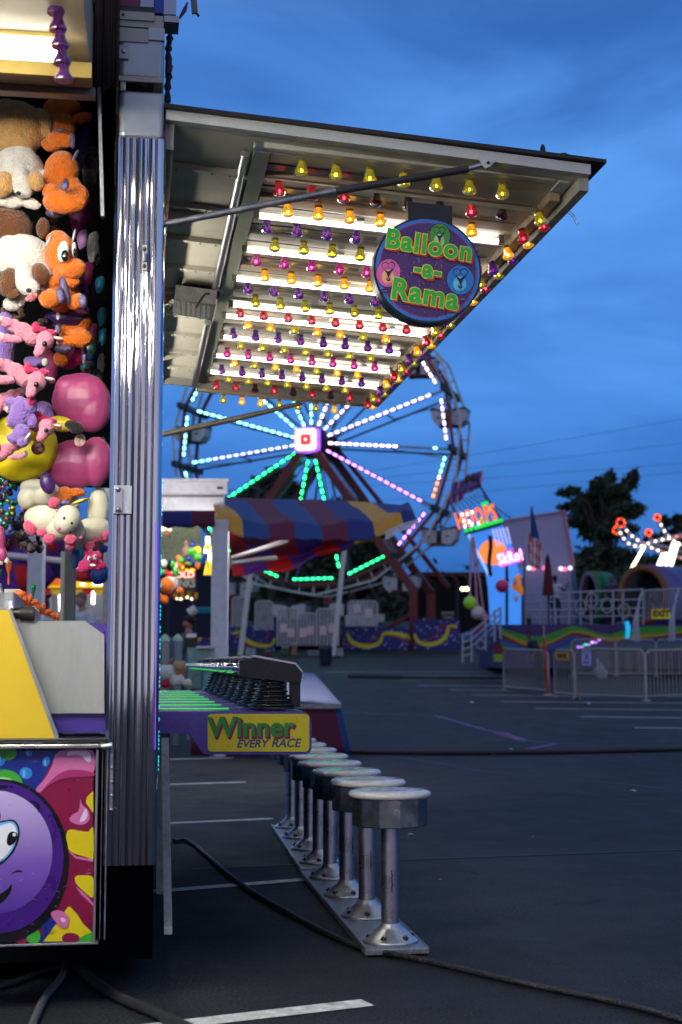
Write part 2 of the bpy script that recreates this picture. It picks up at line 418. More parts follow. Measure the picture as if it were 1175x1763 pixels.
cable([(115, 1655), (150, 1690), (200, 1725), (260, 1752), (340, 1790)], .019, 'thickest black cable running off the bottom edge of the frame')
cable([(-60, 1655), (0, 1652), (60, 1645), (110, 1644)], .012, 'thin black cable under the bottom rail of the painted panel')
cable([(-40, 1712), (20, 1700), (70, 1680), (110, 1672)], .012, 'thin black cable below the painted panel crossing the grey one')
P_ = [S(5.25, .05 + .06 * sin(t * .9), .75 - t * .09) for t in range(8)]

# ------------------------------------------------------------------ stools
SEATW = mat('cream_stool_seat', (.62, .6, .57), .22, var=.05, scale=12, coat=.6, dirt=.08)
SKIRT = mat('dark_mirror_skirt', (.46, .46, .49), .2, .95, var=.12, scale=18)
COLM = mat('satin_steel_column', (.62, .60, .70), .3, .95, var=.06, scale=6, dirt=.12)
DOME = mat('cast_aluminium_base', (.6, .62, .66), .33, .9, var=.12, scale=24, dirt=.15)
st = thing('stool', 'nearest stool of the row, round cream seat on a steel column', 'stool', (0, 0, 0), 0, 'round cream stools along the game counter')
o = MB().use(SEATW, True).lathe((0, 0, 0), [(.0001, .60), (.10, .602), (.155, .6), (.167, .594), (.171, .585), (.167, .576), (.155, .571), (.0001, .571)], 48).build('seat', parent=st)
o = MB().use(SKIRT, False).lathe((0, 0, 0), [(.150, .46), (.158, .465), (.158, .571)], 12, smooth=False, ref=Vector((.3, 1, 0))).build('skirt', parent=st)
cs = MB().use(COLM, True).lathe((0, 0, 0), [(.036, .05), (.036, .46)], 28)
for q in range(10):
    a_ = -1.35 + .05 * random.uniform(-1, 1); z_ = .2 + q * .009
    cs.use(BLACK).box((.0355 * cos(a_), .0355 * sin(a_), z_), (.004, .002, .01 * random.random() + .004))
cs.build('column', parent=st)
d_ = MB().use(DOME, True).lathe((0, 0, 0), [(.112, .0), (.114, .004), (.112, .009), (.105, .012), (.085, .026), (.062, .046), (.045, .058), (.0415, .068), (.0375, .072)], 36)
db = d_.build('base', parent=st)
bl = MB()
for q in range(6):
    a_ = q * pi / 3 + .2
    bl.use(BLACK, True).ell((.087 * cos(a_), .087 * sin(a_), .021), (.014, .014, .010), n=10, m=6)
    bl.use(STEEL).lathe((.088 * cos(a_), .088 * sin(a_), .026), [(.007, 0), (.007, .008)], 6, smooth=False)
bl.build('bolts', parent=db)
kt = tree(st); D0 = 5.9
cols = [670, 630.6, 597, 568.8, 550, 534, 518, 503.7]
labs = [None, 'second nearest stool, its seat just behind the nearest one', 'third stool from the near end, beside the middle of the near plate', 'fourth stool, last one standing on the near plate',
        'fifth stool, first one on the far plate', 'sixth stool, its seat half hidden by the counter end', 'seventh stool, only the right of its seat showing past the sign', 'farthest stool, a sliver of seat beyond the yellow sign']
SPOS = []
ST_RN = random.Random(2)
for i in range(8):
    D = D0 * (1 + .0966 * i); x = (cols[i] - CX) / F * D
    SPOS.append(Vector((x, D - .0, .03)))
    if i == 0: st.location = SPOS[0]; WM[st] = Matrix.Translation(SPOS[0])
    else:
        o_ = dup(st, kt, SPOS[i], i * .35, labs[i])
        for c_ in kids(o_):
            if c_.name.startswith(('seat', 'skirt')): c_.rotation_euler = (ST_RN.uniform(-.014, .014), ST_RN.uniform(-.014, .014), ST_RN.uniform(-.3, .3))
PLT = mat('scuffed_plate_steel', (.40, .41, .43), .4, .9, var=.2, scale=16, dirt=.5, stretch=(6, 1, 1), bump=.2)
for (i, j, lb, e0, e1) in ((0, 3, 'near steel floor plate carrying the four nearest stools', .16, .26), (4, 7, 'far steel floor plate carrying the four farther stools', .24, .16)):
    p, q = SPOS[i], SPOS[j]; d = (q - p).normalized(); s_ = Vector((d.y, -d.x, 0)); p = p - d * e0; q = q + d * e1; s_ *= .128
    m_ = MB().use(PLT).hexa([Vector((v.x, v.y, z)) for z in (.006, .029) for v in (p - s_, p + s_, q + s_, q - s_)])
    # rolled lips along both edges
    for sg in (-1, 1):
        m_.bar(p + s_ * sg * .97 + UP * .001, q + s_ * sg * .97 + UP * .001, .006, .006)
    tag(bevel(m_.build('floor_plate'), .003), lb, 'floor plate', 'steel plates under the stools')

# ------------------------------------------------------------------ racing counter
PURPLE = paint('purple_fibreglass', (72, 52, 150), .25, var=.05, coat=.5, dirt=.08)
CA = 6.1
ct = thing('game_counter', 'purple water race counter with the Winner sign on its end', 'counter', S(CA, .3, 0), 0)
prof = [(180, 1225), (524, 1225), (530, 1229), (536, 1237), (537, 1245), (537, 1288), (534, 1296), (527, 1299), (360, 1299), (350, 1297), (330, 1267), (322, 1263), (180, 1262)]
bd = MB().use(PURPLE).prism([SP(x, y, CA) for x, y in prof], DV * 4.55)
bevel(bd.build('body', parent=ct), .008, 3)
GREEN = mat('green_glow_strip', (.04, .5, .06), .3, var=0, emit=(.05, .9, .12), es=.5)
LILAC = paint('pale_lilac_lane', (150, 140, 190), .2, coat=.6)
zt = SP(400, 1225, CA).z; bo = AB(SP(524, 1225, CA))[1]
gs = MB(); ls = MB()
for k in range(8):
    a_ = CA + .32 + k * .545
    gs.use(GREEN).sbox(a_ - .02, a_ + .05, -.6, bo - .30, zt + .001, zt + .004)  # glowing bar stands in for a green reflection in the glossy top
    ls.use(LILAC).sbox(a_ + .20, a_ + .26, -.6, bo - .22, zt + .001, zt + .003)
gs.build('green_reflection_strips', parent=ct)['kind'] = 'stuff'; ls.build('lane_bands', parent=ct)['kind'] = 'stuff'
YEL = paint('yellow_sign_vinyl', (206, 190, 30), .4, var=.08, scale=20, dirt=.15)
sg_ = MB(); nv = -DV
def rrect(x0, y0, x1, y1, r, n=5):
    out = []
    for cx_, cy_, a0 in ((x1 - r, y0 + r, -90), (x1 - r, y1 - r, 0), (x0 + r, y1 - r, 90), (x0 + r, y0 + r, 180)):
        for i in range(n + 1):
            a_ = radians(a0 + 90 * i / n); out.append((cx_ + r * cos(a_), cy_ + r * sin(a_)))
    return out
sg_.use(YEL).prism([SP(x, y, CA - .007) for x, y in rrect(358, 1229, 533, 1294, 7)], DV * .005)
LG = paint('sign_letter_green', (20, 130, 50), .4); LM = paint('sign_letter_maroon', (120, 25, 60), .4); LB = paint('sign_letter_navy', (35, 60, 110), .4)
def lerp_px(x, y, a): return SP(x, y, a)
mpx = CA * 1.0 / F
c0 = SP(432, 1253, CA - .007)
put_text(sg_, LM, 'Winner', c0 + RV * .008 - UP * .008, RV, UP, 47 * mpx, off=.0052, space=1.02, sx=.98, lift=.0012)
put_text(sg_, LM, 'Winner', c0 + RV * .004 - UP * .004, RV, UP, 47 * mpx, off=.0052, space=1.02, sx=.98, lift=.0018)
put_text(sg_, LG, 'Winner', c0, RV, UP, 47 * mpx, off=.0026, space=1.02, sx=.98, lift=.0026)
put_text(sg_, LB, 'EVERY', SP(434, 1281, CA - .007), RV, UP, 18.5 * mpx, off=.0013, shear=.25, lift=.0014)
put_text(sg_, LB, 'RACE', SP(492, 1280, CA - .007), RV, UP, 20 * mpx, off=.0013, shear=.25, lift=.0014)
ORD = paint('sign_fleck_orange', (190, 110, 20), .5)
for i in range(46):
    a_ = random.uniform(0, 2 * pi); r_ = random.uniform(3, 16); cxx, cyy = ((385, 1281) if i < 28 else (512, 1247))
    p = SP(cxx + r_ * cos(a_) * 1.3, cyy + r_ * sin(a_) * .7, CA - .0085); u_ = (RV * cos(a_) - UP * sin(a_)); w_ = RV * sin(a_) + UP * cos(a_)
    sg_.use(ORD).add([p - u_ * .004 - w_ * .0008, p + u_ * .004 - w_ * .0008, p + u_ * .004 + w_ * .0008, p - u_ * .004 + w_ * .0008], [(0, 1, 2, 3)])
for x, y in ((366, 1236), (366, 1286), (525, 1236), (525, 1286)):
    sg_.use(STEEL, True).lathe(SP(x, y, CA - .0072), [(.004, 0), (.003, .002)], 8, axis=nv)
sn = sg_.build('sign_panel', parent=ct)
# legs under the counter
for a_ in (CA + 1.2, CA + 4.2): MB().use(ALUD).sbox(a_, a_ + .06, .15, .21, 0, AB(SP(300, 1262, CA))[2]).build('leg', parent=ct)

# water guns
gu = thing('water_gun', 'nearest black water gun with chrome nozzle on the purple counter', 'water gun', (0, 0, 0), 0, 'water guns in a row on the game counter')
q = .00262
def gp(x, y): return Vector(((x - 468) * q, 0, (1221 - y) * q))
bp_ = [gp(*p) for p in ((412, 1139), (438, 1134), (506, 1146), (517, 1160), (515, 1176), (500, 1176), (412, 1163))]
o = MB().use(BLACK).prism([p + Vector((0, -.055, 0)) for p in bp_], (0, .11, 0)).build('housing', parent=gu); bevel(o, .006, 2)
o = MB().use(mat('polished_lid', (.5, .5, .52), .2, .9)).prism([gp(*p) + Vector((0, -.05, 0)) for p in ((430, 1132), (438, 1130), (506, 1142.5), (519, 1158), (517, 1159), (505, 1145.5), (438, 1133.5))], (0, .1, 0)).build('top_plate', parent=gu)
o = MB().use(mat('chrome', (.75, .75, .78), .12, 1, var=.05), True).lathe(gp(413, 1151), [(.02, 0), (.02, .03), (.016, .032), (.016, .055), (.012, .057), (.012, .07), (.0145, .072), (.0145, .082), (.006, .084)], 18, axis=(-1, 0, .03)).build('nozzle', parent=gu)
MB().use(GREEN).box(gp(398, 1158.5), (.03, .015, .006)).build('nozzle_light', parent=gu)
pr = [(.105, .003), (.112, .006)]
for i in range(7):
    r_ = .098 - i * .0085; h_ = .012 + i * .0195
    pr += [(r_ - .016, h_), (r_, h_ + .006), (r_ + .001, h_ + .011), (r_ - .014, h_ + .017)]
pr += [(.03, .15), (.03, .17)]
MB().use(mat('glossy_bellows_rubber', (.012, .012, .012), .22, var=.2), True).lathe((0, 0, 0), pr, 28).build('bellows', parent=gu)
bevel(MB().use(BLACK).box(gp(507, 1196), (.045, .05, .11)).build('bracket', parent=gu), .004)
MB().use(RUBBER).tube(spline([(.05, 0, .06), (.0, .06, .02), (-.06, .08, .012), (-.09, .13, .012)], 6, False), .008, 8).build('hose', parent=gu)
kt = tree(gu); gb = AB(SP(468, 1221, CA + .18))[1]
ordn = ['', 'second', 'third', 'fourth', 'fifth', 'sixth', 'seventh', 'farthest']
for i in range(8):
    p = S(CA + .18 + i * .555, gb, zt + .001)
    if i == 0: gu.location = p; gu.rotation_euler = (0, 0, -PHI); 
    else: dup(gu, kt, p, -PHI + random.uniform(-.06, .06), ordn[i] + ' black water gun counted from the Winner sign end of the counter')
# ------------------------------------------------------------------ game trailer
A0 = 4.9
tr = thing('game_trailer', 'balloon race game trailer with chrome corner post and painted end panel', 'game trailer', S(A0, 0, 0), 0)
def fluted(bL, bR, z0, z1, a, nfl=6, depth=.014, rc=.03):
    P = [(a + .07, bL), (a + .012, bL), (a, bL + .012)]; rn = random.Random(8)
    w_ = (bR - rc - bL - .014) / nfl; J = lambda: rn.uniform(-.0016, .0016)
    for i in range(nfl):
        x = bL + .014 + w_ * i
        for u, d in ((.02, .06), (.06, 0), (.18, -.02), (.30, -.03), (.42, -.02), (.54, 0), (.58, .06), (.62, 1), (.70, 1.12), (.80, 1.1), (.90, 1), (.96, .9)): P.append((a + .010 * d + J() * .8, x + w_ * u))
    for i in range(9):
        t = radians(90 * i / 8); P.append((a + rc - rc * cos(t), bR - rc + rc * sin(t)))
    P += [(a + .14, bR), (a + .14, bR - .01)]
    return P
CHROME = mat('polished_aluminium', (.64, .64, .68), .045, 1, var=.12, scale=12, bump=.018, bscale=30, stretch=(1, 1, .06), dirt=.25)
bL = AB(SP(186, 1000, A0))[1]; bR = AB(SP(277, 1000, A0))[1]; zb = SP(230, 1490, A0).z; zt2 = SP(230, 236, A0).z
P_ = fluted(bL, bR, 0, 0, A0)
# many vertical rings so that dents and wear catch the light unevenly
zs = [zb + (zt2 - zb) * i / 60 for i in range(61)]
rnd = random.Random(3)
ph = [rnd.uniform(0, 6) for _ in range(len(P_))]
G_ = [[S(a + .0004 * sin(z * 3 + ph[i]) + .0002 * sin(z * 9 + ph[i] * 2), b, z) for i, (a, b) in enumerate(P_)] for z in zs]
GRV = mat('shaded_groove_metal', (.34, .33, .37), .16, .9, var=.3, scale=14, stretch=(1, 1, .1))  # darker metal in the grooves stands in for dark reflected bands
MB().grid([list(r) for r in zip(*G_)], lambda i, j: GRV if (3 <= i < 3 + 72 and (i - 3) % 12 in (6, 7, 8, 9, 10, 11)) else CHROME, smooth=False).build('corner_post', parent=tr)
ltc = MB()
def pbox(mb, x0, y0, x1, y1, a, dep):      # box on the stall-square plane from pixel corners
    p = SP(x0, y1, a); r_ = SP(x1, y0, a); b0, b1 = AB(p)[1], AB(r_)[1]; z0, z1 = p.z, r_.z
    return mb.sbox(a, a + dep, b0, b1, z0, z1)
ltc.use(ALU); pbox(ltc, 196, 836, 228, 885, A0 - .012, .012); ltc.use(CHROME); pbox(ltc, 198, 840, 212, 880, A0 - .022, .012)
for y in (843, 877): ltc.use(STEEL, True).ell(SP(204, y, A0 - .024), (.009, .009, .009), n=10, m=6)
bevel(ltc.build('latch', parent=tr), .002)
ltc = MB(); ltc.use(ALUD); pbox(ltc, 245, 422, 254, 465, A0 - .008, .008); ltc.use(CHROME, True).tube([SP(249, 436, A0 - .014), SP(249, 450, A0 - .014)], .008)
for y in (429, 458): ltc.use(BLACK, True).ell(SP(249, y, A0 - .009), (.007, .004, .007), n=8, m=6)
ltc.build('latch', parent=tr)
SKIN = mat('painted_trailer_aluminium', (.36, .39, .43), .38, .55, var=.12, scale=4, dirt=.15)
up_ = MB().use(SKIN); pbox(up_, 205, 158, 283, 236, A0 + .004, .16); pbox(up_, 205, 62, 284, 133, A0 + .002, .16)
bevel(up_.build('upper_post', parent=tr), .018, 4)
up_ = MB(); up_.use(WHITED); pbox(up_, 203, 50, 256, 70, A0 - .004, .1); pbox(up_, 203, 28, 282, 44, A0 - .004, .12); pbox(up_, 203, 134, 281, 138, A0 - .006, .1); pbox(up_, 203, 22, 266, 32, A0 - .012, .1)
up_.use(SKIN); pbox(up_, 256, 49, 284, 68, A0 - .006, .14)
up_.use(BLACK); pbox(up_, 203, 44, 282, 49, A0 + .004, .1); pbox(up_, 205, 138, 265, 141, A0 + .001, .1); pbox(up_, 203, 11, 268, 22, A0 + .002, .1)
[bevel(o_, .004) for o_ in build_each(up_, 'roof_rail', tr)]
up_ = MB(); up_.use(ALUD); pbox(up_, 205, 78, 222, 100, A0 - .01, .01); up_.use(STEEL, True).ell(SP(213, 88, A0 - .012), (.008, .006, .008), n=10, m=6)
up_.use(WHITED); pbox(up_, 208, 141, 217, 155, A0 - .003, .007); up_.use(BLACK, True).ell(SP(249, 148, A0 + .003), (.012, .003, .004), n=10, m=6); up_.ell(SP(212, 25, A0 - .012), (.006, .004, .005), n=10, m=6)
build_each(up_, 'hinge_plate', tr)
up_ = MB(); up_.use(paint('banner_magenta', (110, 15, 70))); pbox(up_, 180, -60, 242, 8, A0 + .0, .06); up_.use(paint('banner_pale', (170, 180, 210))); pbox(up_, 242, -60, 266, 11, A0, .06)
up_.use(paint('banner_blue', (20, 60, 160))); pbox(up_, 266, -60, 282, 22, A0 - .003, .06); up_.use(paint('banner_pale', (170, 180, 210))); pbox(up_, 282, -60, 305, 24, A0, .06)
up_.use(SKIN); pbox(up_, 283, 28, 309, 37, A0 - .01, .1)
up_.build('roof_banner', parent=tr)
# dark drapes between the ceiling and the post
dr = MB(); BRN = mat('dark_canvas_drape', (.035, .022, .018), .85, bump=.3, bscale=40)
for x0, x1, yb, a_ in ((163, 172, 150, A0 - .10), (174, 180, 160, A0 - .07), (182, 190, 152, A0 - .1), (191, 204, 148, A0 - .06)):
    p0, p1 = SP(x0, yb, a_), SP(x1, yb, a_)
    dr.use(BRN, True); W = 5
    dr.grid([[p0.lerp(p1, i / W) + DV * (.008 * sin(i * 2.1 + x0)) + UP * (1.0 * j / 6) for j in range(7)] for i in range(W + 1)])
solid(dr.build('drape', parent=tr), .004)
dr = MB().use(ALUD).bar(SP(177, 374, A0 + .03), SP(171, 150, A0 + .03), .03, .012)
dr.build('inner_pole', parent=tr)
# rope and drape on the outer side of the roof
rp = MB().use(mat('dark_strap', (.02, .02, .03), .8, bump=.4))
pts = [SP(x, y, A0 + .15) for x, y in ((291, 36), (293, 60), (290, 90), (292, 120), (289, 150), (289, 186))]
rp.tube(spline(pts, 5, False), [.011 + .004 * sin(i * 2.3) for i in range(26)], 8)
rp.use(paint('maroon_strap', (70, 20, 40), .7)).tube([SP(291, 103, A0 + .14), SP(290, 128, A0 + .14)], .012)
rp.build('tie_strap', parent=tr)
rp = MB().use(mat('loose_tarp', (.16, .15, .2), .6)).prism([SP(x, y, A0 + .1) for x, y in ((327, -20), (338, -20), (341, 22), (331, 23))], DV * .01)
rp.use(BLACK).tube([SP(338, 22, A0 + .1), SP(343, 28, A0 + .1)], .005); rp.use(mat('loose_tarp2', (.1, .06, .1), .7)).tube([SP(323, 4, A0 + .1), SP(318, 18, A0 + .1), SP(309, 32, A0 + .1)], [.003, .008, .004])
rp.build('bunting_tail', parent=tr)

# painted end panel and its frame
ART = MB(); AA = A0 + .01
def art(m, pts, lift=1, n=5, sm=True, mb=None, a=None):
    a = AA if a is None else a; mb = mb or ART
    q = [SP(x, y, a - .0012 * lift) for x, y in pts]
    if sm: q = spline(q, n)
    mb.use(m).add(q, [tuple(range(len(q)))], False)
def circ(cx_, cy_, rx, ry, rot=0, n=36):
    c_, s_ = cos(radians(rot)), sin(radians(rot))
    return [(cx_ + rx * cos(t) * c_ - ry * sin(t) * s_, cy_ + rx * cos(t) * s_ + ry * sin(t) * c_) for t in [2 * pi * i / n for i in range(n)]]
def ink(name, rgb): return mat('artwork_' + name, lin(*rgb), .3, var=.05, scale=10, coat=.3)
NAVY = ink('navy', (22, 40, 130)); MAR = ink('maroon', (125, 12, 60)); PNK = ink('rose', (205, 110, 165)); PPL = ink('pale_pink', (235, 205, 235)); GRN = ink('green', (60, 165, 50))
GRL = ink('pale_green', (170, 215, 140)); BLU = ink('blue', (50, 130, 215)); BLL = ink('light_blue', (110, 185, 240)); YLW = ink('yellow', (222, 200, 20)); DPU = ink('deep_violet', (60, 20, 120)); INK = ink('black', (8, 6, 14)); LAV = ink('lavender', (190, 175, 225)); MID = ink('mid_rose', (165, 45, 110)); WHT = ink('white', (240, 240, 250))
# body colour of the balloon: a painted fade from lavender to violet belongs to the artwork
PG = bpy.data.materials.new('artwork_violet_fade'); PG.use_nodes = True; _t = PG.node_tree; _b = _t.nodes['Principled BSDF']; _b.inputs['Roughness'].default_value = .3; _b.inputs['Coat Weight'].default_value = .3
_g = _t.nodes.new('ShaderNodeTexCoord'); _s = _t.nodes.new('ShaderNodeSeparateXYZ'); _r = _t.nodes.new('ShaderNodeMapRange'); _c = _t.nodes.new('ShaderNodeValToRGB')
_t.links.new(_g.outputs['Object'], _s.inputs[0]); _t.links.new(_s.outputs['Z'], _r.inputs[0]); _r.inputs[1].default_value = SP(0, 1600, A0).z; _r.inputs[2].default_value = SP(0, 1350, A0).z
_t.links.new(_r.outputs[0], _c.inputs[0]); _c.color_ramp.elements[0].color = lin(52, 20, 130); _c.color_ramp.elements[1].color = lin(200, 185, 232); _e = _c.color_ramp.elements.new(.45); _e.color = lin(120, 85, 180)
_t.links.new(_c.outputs[0], _b.inputs['Base Color'])
art(NAVY, [(-120, 1292), (161, 1292), (161, 1622), (-120, 1622)], 0, sm=False)
art(MAR, [(100, 1293), (161, 1293), (161, 1360), (161, 1480), (161, 1602), (148, 1598), (128, 1592), (90, 1600), (40, 1625), (0, 1615), (60, 1370), (80, 1330)], 1, n=1, sm=False)
art(YLW, [(88, 1621), (75, 1621), (96, 1592), (116, 1563), (120, 1560), (134, 1575), (143, 1590), (160, 1606), (140, 1620)], 2, sm=False)
art(GRN, [(136, 1616), (150, 1608), (161, 1604), (161, 1621), (134, 1621)], 3, sm=False)
art(MAR, circ(122, 1615, 15, 9), 4)
art(NAVY, circ(92, 1592, 22, 14, -40), 2); art(GRN, circ(58, 1612, 12, 14), 3)
art(YLW, [(161, 1362), (150, 1372), (148, 1382), (154, 1390), (159, 1398), (161, 1398)], 2, sm=False)
art(YLW, [(116, 1432), (124, 1428), (137, 1430), (152, 1432), (161, 1425), (161, 1478), (150, 1476), (130, 1470), (118, 1462), (114, 1446)], 2, n=3)
art(PNK, [(116, 1462), (132, 1474), (161, 1480), (161, 1484), (130, 1478)], 3, sm=False)
art(YLW, [(132, 1508), (142, 1507), (161, 1511), (161, 1545), (145, 1535), (132, 1522), (129, 1514)], 2, n=3)
art(PNK, [(130, 1525), (148, 1540), (161, 1555), (161, 1560), (140, 1540)], 3, sm=False)
art(PNK, [(103, 1293), (161, 1293), (161, 1332), (140, 1336), (108, 1338), (88, 1346), (70, 1364), (62, 1358), (78, 1340), (90, 1318)], 2, n=3)
art(MID, [(72, 1362), (90, 1342), (110, 1328), (132, 1325), (161, 1330), (161, 1336), (135, 1338), (108, 1341), (88, 1350)], 3, n=3)
art(PPL, [(120, 1294), (150, 1294), (157, 1302), (156, 1312), (150, 1312), (143, 1303), (132, 1299), (117, 1301)], 4, n=4)
art(PNK, [(139, 1376), (142, 1385), (152, 1395), (155, 1408), (148, 1418), (134, 1420), (120, 1412), (126, 1402), (136, 1396)], 3, n=4)
art(PPL, [(148, 1392), (151, 1402), (147, 1412), (138, 1415), (140, 1407)], 4, n=4)
art(PNK, [(88, 1572), (100, 1567), (114, 1573), (119, 1585), (114, 1598), (104, 1595), (94, 1584)], 5, n=4)
art(PPL, circ(109, 1584, 5, 3.5, 30), 6)
for x, y, rx, ry in ((45, 1331, 11, 10), (50, 1297, 6, 5), (80, 1311, 6, 9), (2, 1306, 9, 14), (71, 1591, 5, 5)):
    art(BLU, circ(x, y, rx, ry, 20), 2); art(BLL, circ(x - rx * .3, y + ry * .1, rx * .25, ry * .7, 0), 3)
art(GRN, circ(14, 1296, 15, 13), 2); art(GRN, circ(8, 1352, 32, 27), 2); art(GRL, circ(6, 1350, 22, 12, 5), 3)
art(INK, circ(2, 1482, 117, 141), 4, n=1); art(DPU, circ(-2, 1476, 112, 131), 5, n=1); art(PG, circ(-6, 1467, 97, 106), 6, n=1)
art(INK, [(-30, 1419), (0, 1414), (22, 1411), (32, 1420), (34, 1440), (24, 1466), (0, 1489), (-30, 1489)], 7, n=3)
art(BLL, [(-30, 1422), (0, 1417), (20, 1414), (29, 1422), (31, 1440), (22, 1463), (0, 1485), (-30, 1485)], 8, n=3)
art(WHT, [(-30, 1427), (0, 1422), (18, 1417), (27, 1425), (28, 1440), (20, 1461), (0, 1481), (-30, 1481)], 9, n=3)
art(INK, [(12, 1450), (14, 1438), (20, 1432), (29, 1434), (30, 1444), (24, 1452), (16, 1456)], 10, n=4); art(WHT, circ(25, 1437, 3, 3), 11)
art(INK, [(50, 1380), (58, 1379), (67, 1384), (69, 1392), (66, 1400), (65, 1391), (60, 1383)], 7, n=4)
art(INK, [(17, 1507), (26, 1500), (34, 1498), (40, 1502), (32, 1501), (24, 1503)], 7, n=4)
art(INK, [(-30, 1560), (0, 1540), (14, 1530), (20, 1522), (19, 1534), (10, 1548), (-5, 1560), (-30, 1580)], 7, n=4)
art(INK, [(-14, 1380), (-4, 1390), (1, 1400), (0, 1412), (-12, 1420)], 7, n=4)
art(INK, [(-20, 1352), (0, 1352), (14, 1353), (6, 1357), (-20, 1356)], 7, n=4)
pb = MB(); pb.use(INK); pbox(pb, -120, 1292, 161, 1622, AA + .002, .02)
rs_ = random.Random(5)
for _ in range(60):
    x, y = rs_.uniform(0, 158), rs_.uniform(1300, 1615); l_ = rs_.uniform(1, 7); t_ = rs_.uniform(-.5, .5)
    art(ink('scratch', (70, 60, 80)) if _ % 2 else ink('scratch_pale', (200, 190, 210)), [(x, y), (x + l_, y + l_ * t_), (x + l_, y + l_ * t_ + .35), (x, y + .45)], 13, sm=False)
ART.build('end_panel', parent=tr); pb.build('end_panel_backing', parent=tr)
fr = MB().use(ALU); pbox(fr, -120, 1622, 169, 1634, A0 - .006, .05); pbox(fr, 160, 1291, 170, 1622, A0 - .006, .05)
fr.use(ALUD); pbox(fr, 171, 1292, 178, 1618, A0 + .004, .04); pbox(fr, 179, 1288, 187, 1618, A0 - .002, .05)
for y in range(1322, 1400, 24): fr.use(STEEL, True).ell(SP(193, y, A0 - .004), (.006, .006, .006), n=10, m=6)
fr.use(ALUD); pbox(fr, 189, 1288, 196, 1395, A0 - .003, .006)
bevel(fr.build('panel_frame', parent=tr), .003)
rl = MB().use(mat('warm_steel_rail', (.62, .6, .55), .25, 1, var=.1)); pbox(rl, -120, 1281, 173, 1291, A0 - .03, .08); rl.use(BLACK); pbox(rl, -120, 1271, 188, 1280, A0 + .0, .3)
rl.use(ALU, True).tube([SP(174, 1286, A0 - .01), SP(193, 1284, A0 - .01)], .012)
bevel(rl.build('counter_rail', parent=tr), .003)
# yellow cabinet side, clear sheet, purple trim
YC = paint('yellow_cabinet_side', (222, 188, 40), .42, var=.04, scale=5)
yb = MB().use(YC).prism([SP(x, y, A0 + .05) for x, y in ((-120, 1050), (17, 1050), (97, 1273), (-120, 1273))], DV * .5)
yb.build('side_cabinet', parent=tr)
e_ = MB().use(ALU).prism([SP(x, y, A0 + .043) for x, y in ((15, 1050), (20, 1050), (101, 1266), (101, 1274), (96, 1274))], DV * .02); bevel(e_.build('cabinet_edge', parent=tr), .001)
CLR = mat('scratched_acrylic', (.42, .44, .45), .35, .0, var=.22, scale=3, stretch=(1, 1, .25), bump=.05, dirt=.12, coat=.3)
cl = MB().use(CLR).prism([SP(x, y, A0 + .12) for x, y in ((24, 1069), (147, 1069), (180, 1093), (180, 1228), (82, 1228))], DV * .01)
cl.build('side_sheet', parent=tr)
cl = MB().use(PURPLE); pbox(cl, 60, 1228, 190, 1262, A0 + .14, .9); cl.prism([SP(x, y, A0 + .2) for x, y in ((120, 1073), (190, 1073), (190, 1230), (120, 1230))], DV * .8)
cl.build('inner_cabinet', parent=tr)
# hopper with white blocks and pins
hp = MB(); GL = mat('clear_hopper_plastic', (.8, .85, .9), .08, 0, var=.0, trans=.85)
hp.use(GL).prism([SP(x, y, A0 + .1) for x, y in ((-120, 1020), (22, 1020), (22, 1049), (-120, 1049))], DV * .01)
hp.prism([SP(22, 1020, A0 + .1), SP(22, 1049, A0 + .1), S(6.1, AB(SP(22, 1049, A0 + .1))[1] + .02, SP(22, 1049, A0 + .1).z - .02), S(6.1, AB(SP(22, 1020, A0 + .1))[1] + .02, SP(22, 1020, A0 + .1).z - .03)], RV * .006)
hp.build('hopper', parent=tr)
bk = MB().use(BLACK, True).tube([SP(18, 1056, A0 + .12), SP(60, 1057, A0 + .12)], .02); bk.use(RUBBER).tube([SP(36, 1056, A0 + .115), SP(59, 1057, A0 + .115)], .025); bk.build('roller', parent=tr)
BLK = paint('white_ticket_block', (215, 215, 205), .5)
hb = thing('prize_bin', 'row of white blocks with coloured pins in the clear bin above the yellow cabinet', 'game bin', SP(60, 1050, 5.2))
for i, (x, y, a_) in enumerate(((-12, 1002, 5.2), (26, 1014, 5.5), (38, 1026, 5.75), (50, 1030, 6.0), (62, 1038, 6.25), (-50, 1000, 5.1))):
    bb = MB().use(BLK).prism([SP(x + dx, y + dy, a_) for dx, dy in ((-19 + i, 0), (10 - i, 0), (15 - i, 20 - i * 1.5), (-19 + i, 20 - i * 1.5))], DV * .1)
    bevel(bb.build('block', parent=hb), .006)
for c_, x, y, a_, k_ in (((235, 110, 30), 15, 980, 5.3, 1.0), ((20, 120, 60), 57, 1012, 5.9, .8), ((20, 140, 60), -2, 985, 5.3, .8)):
    pn = MB().use(paint('pin_%d' % c_[0], c_, .35), True); s_ = a_ / F * k_
    pn.lathe(SP(x, y + 26, a_), [(.004, 0), (.003, 14 * s_), (3 * s_, 20 * s_), (6 * s_, 32 * s_), (5 * s_, 38 * s_), (.001, 41 * s_)], 14); pn.build('pin', parent=hb)
for i in range(9):
    p = SP(34 + i * 8, 1022 + i * 5.3, 5.3 + i * .12); pn = MB().use(paint('orange_pin', (240, 110, 40), .4), True).ell(p, (.025, .012, .012), R=Matrix.Rotation(i, 3, 'Y'), n=10, m=6); pn.build('pin', parent=hb)
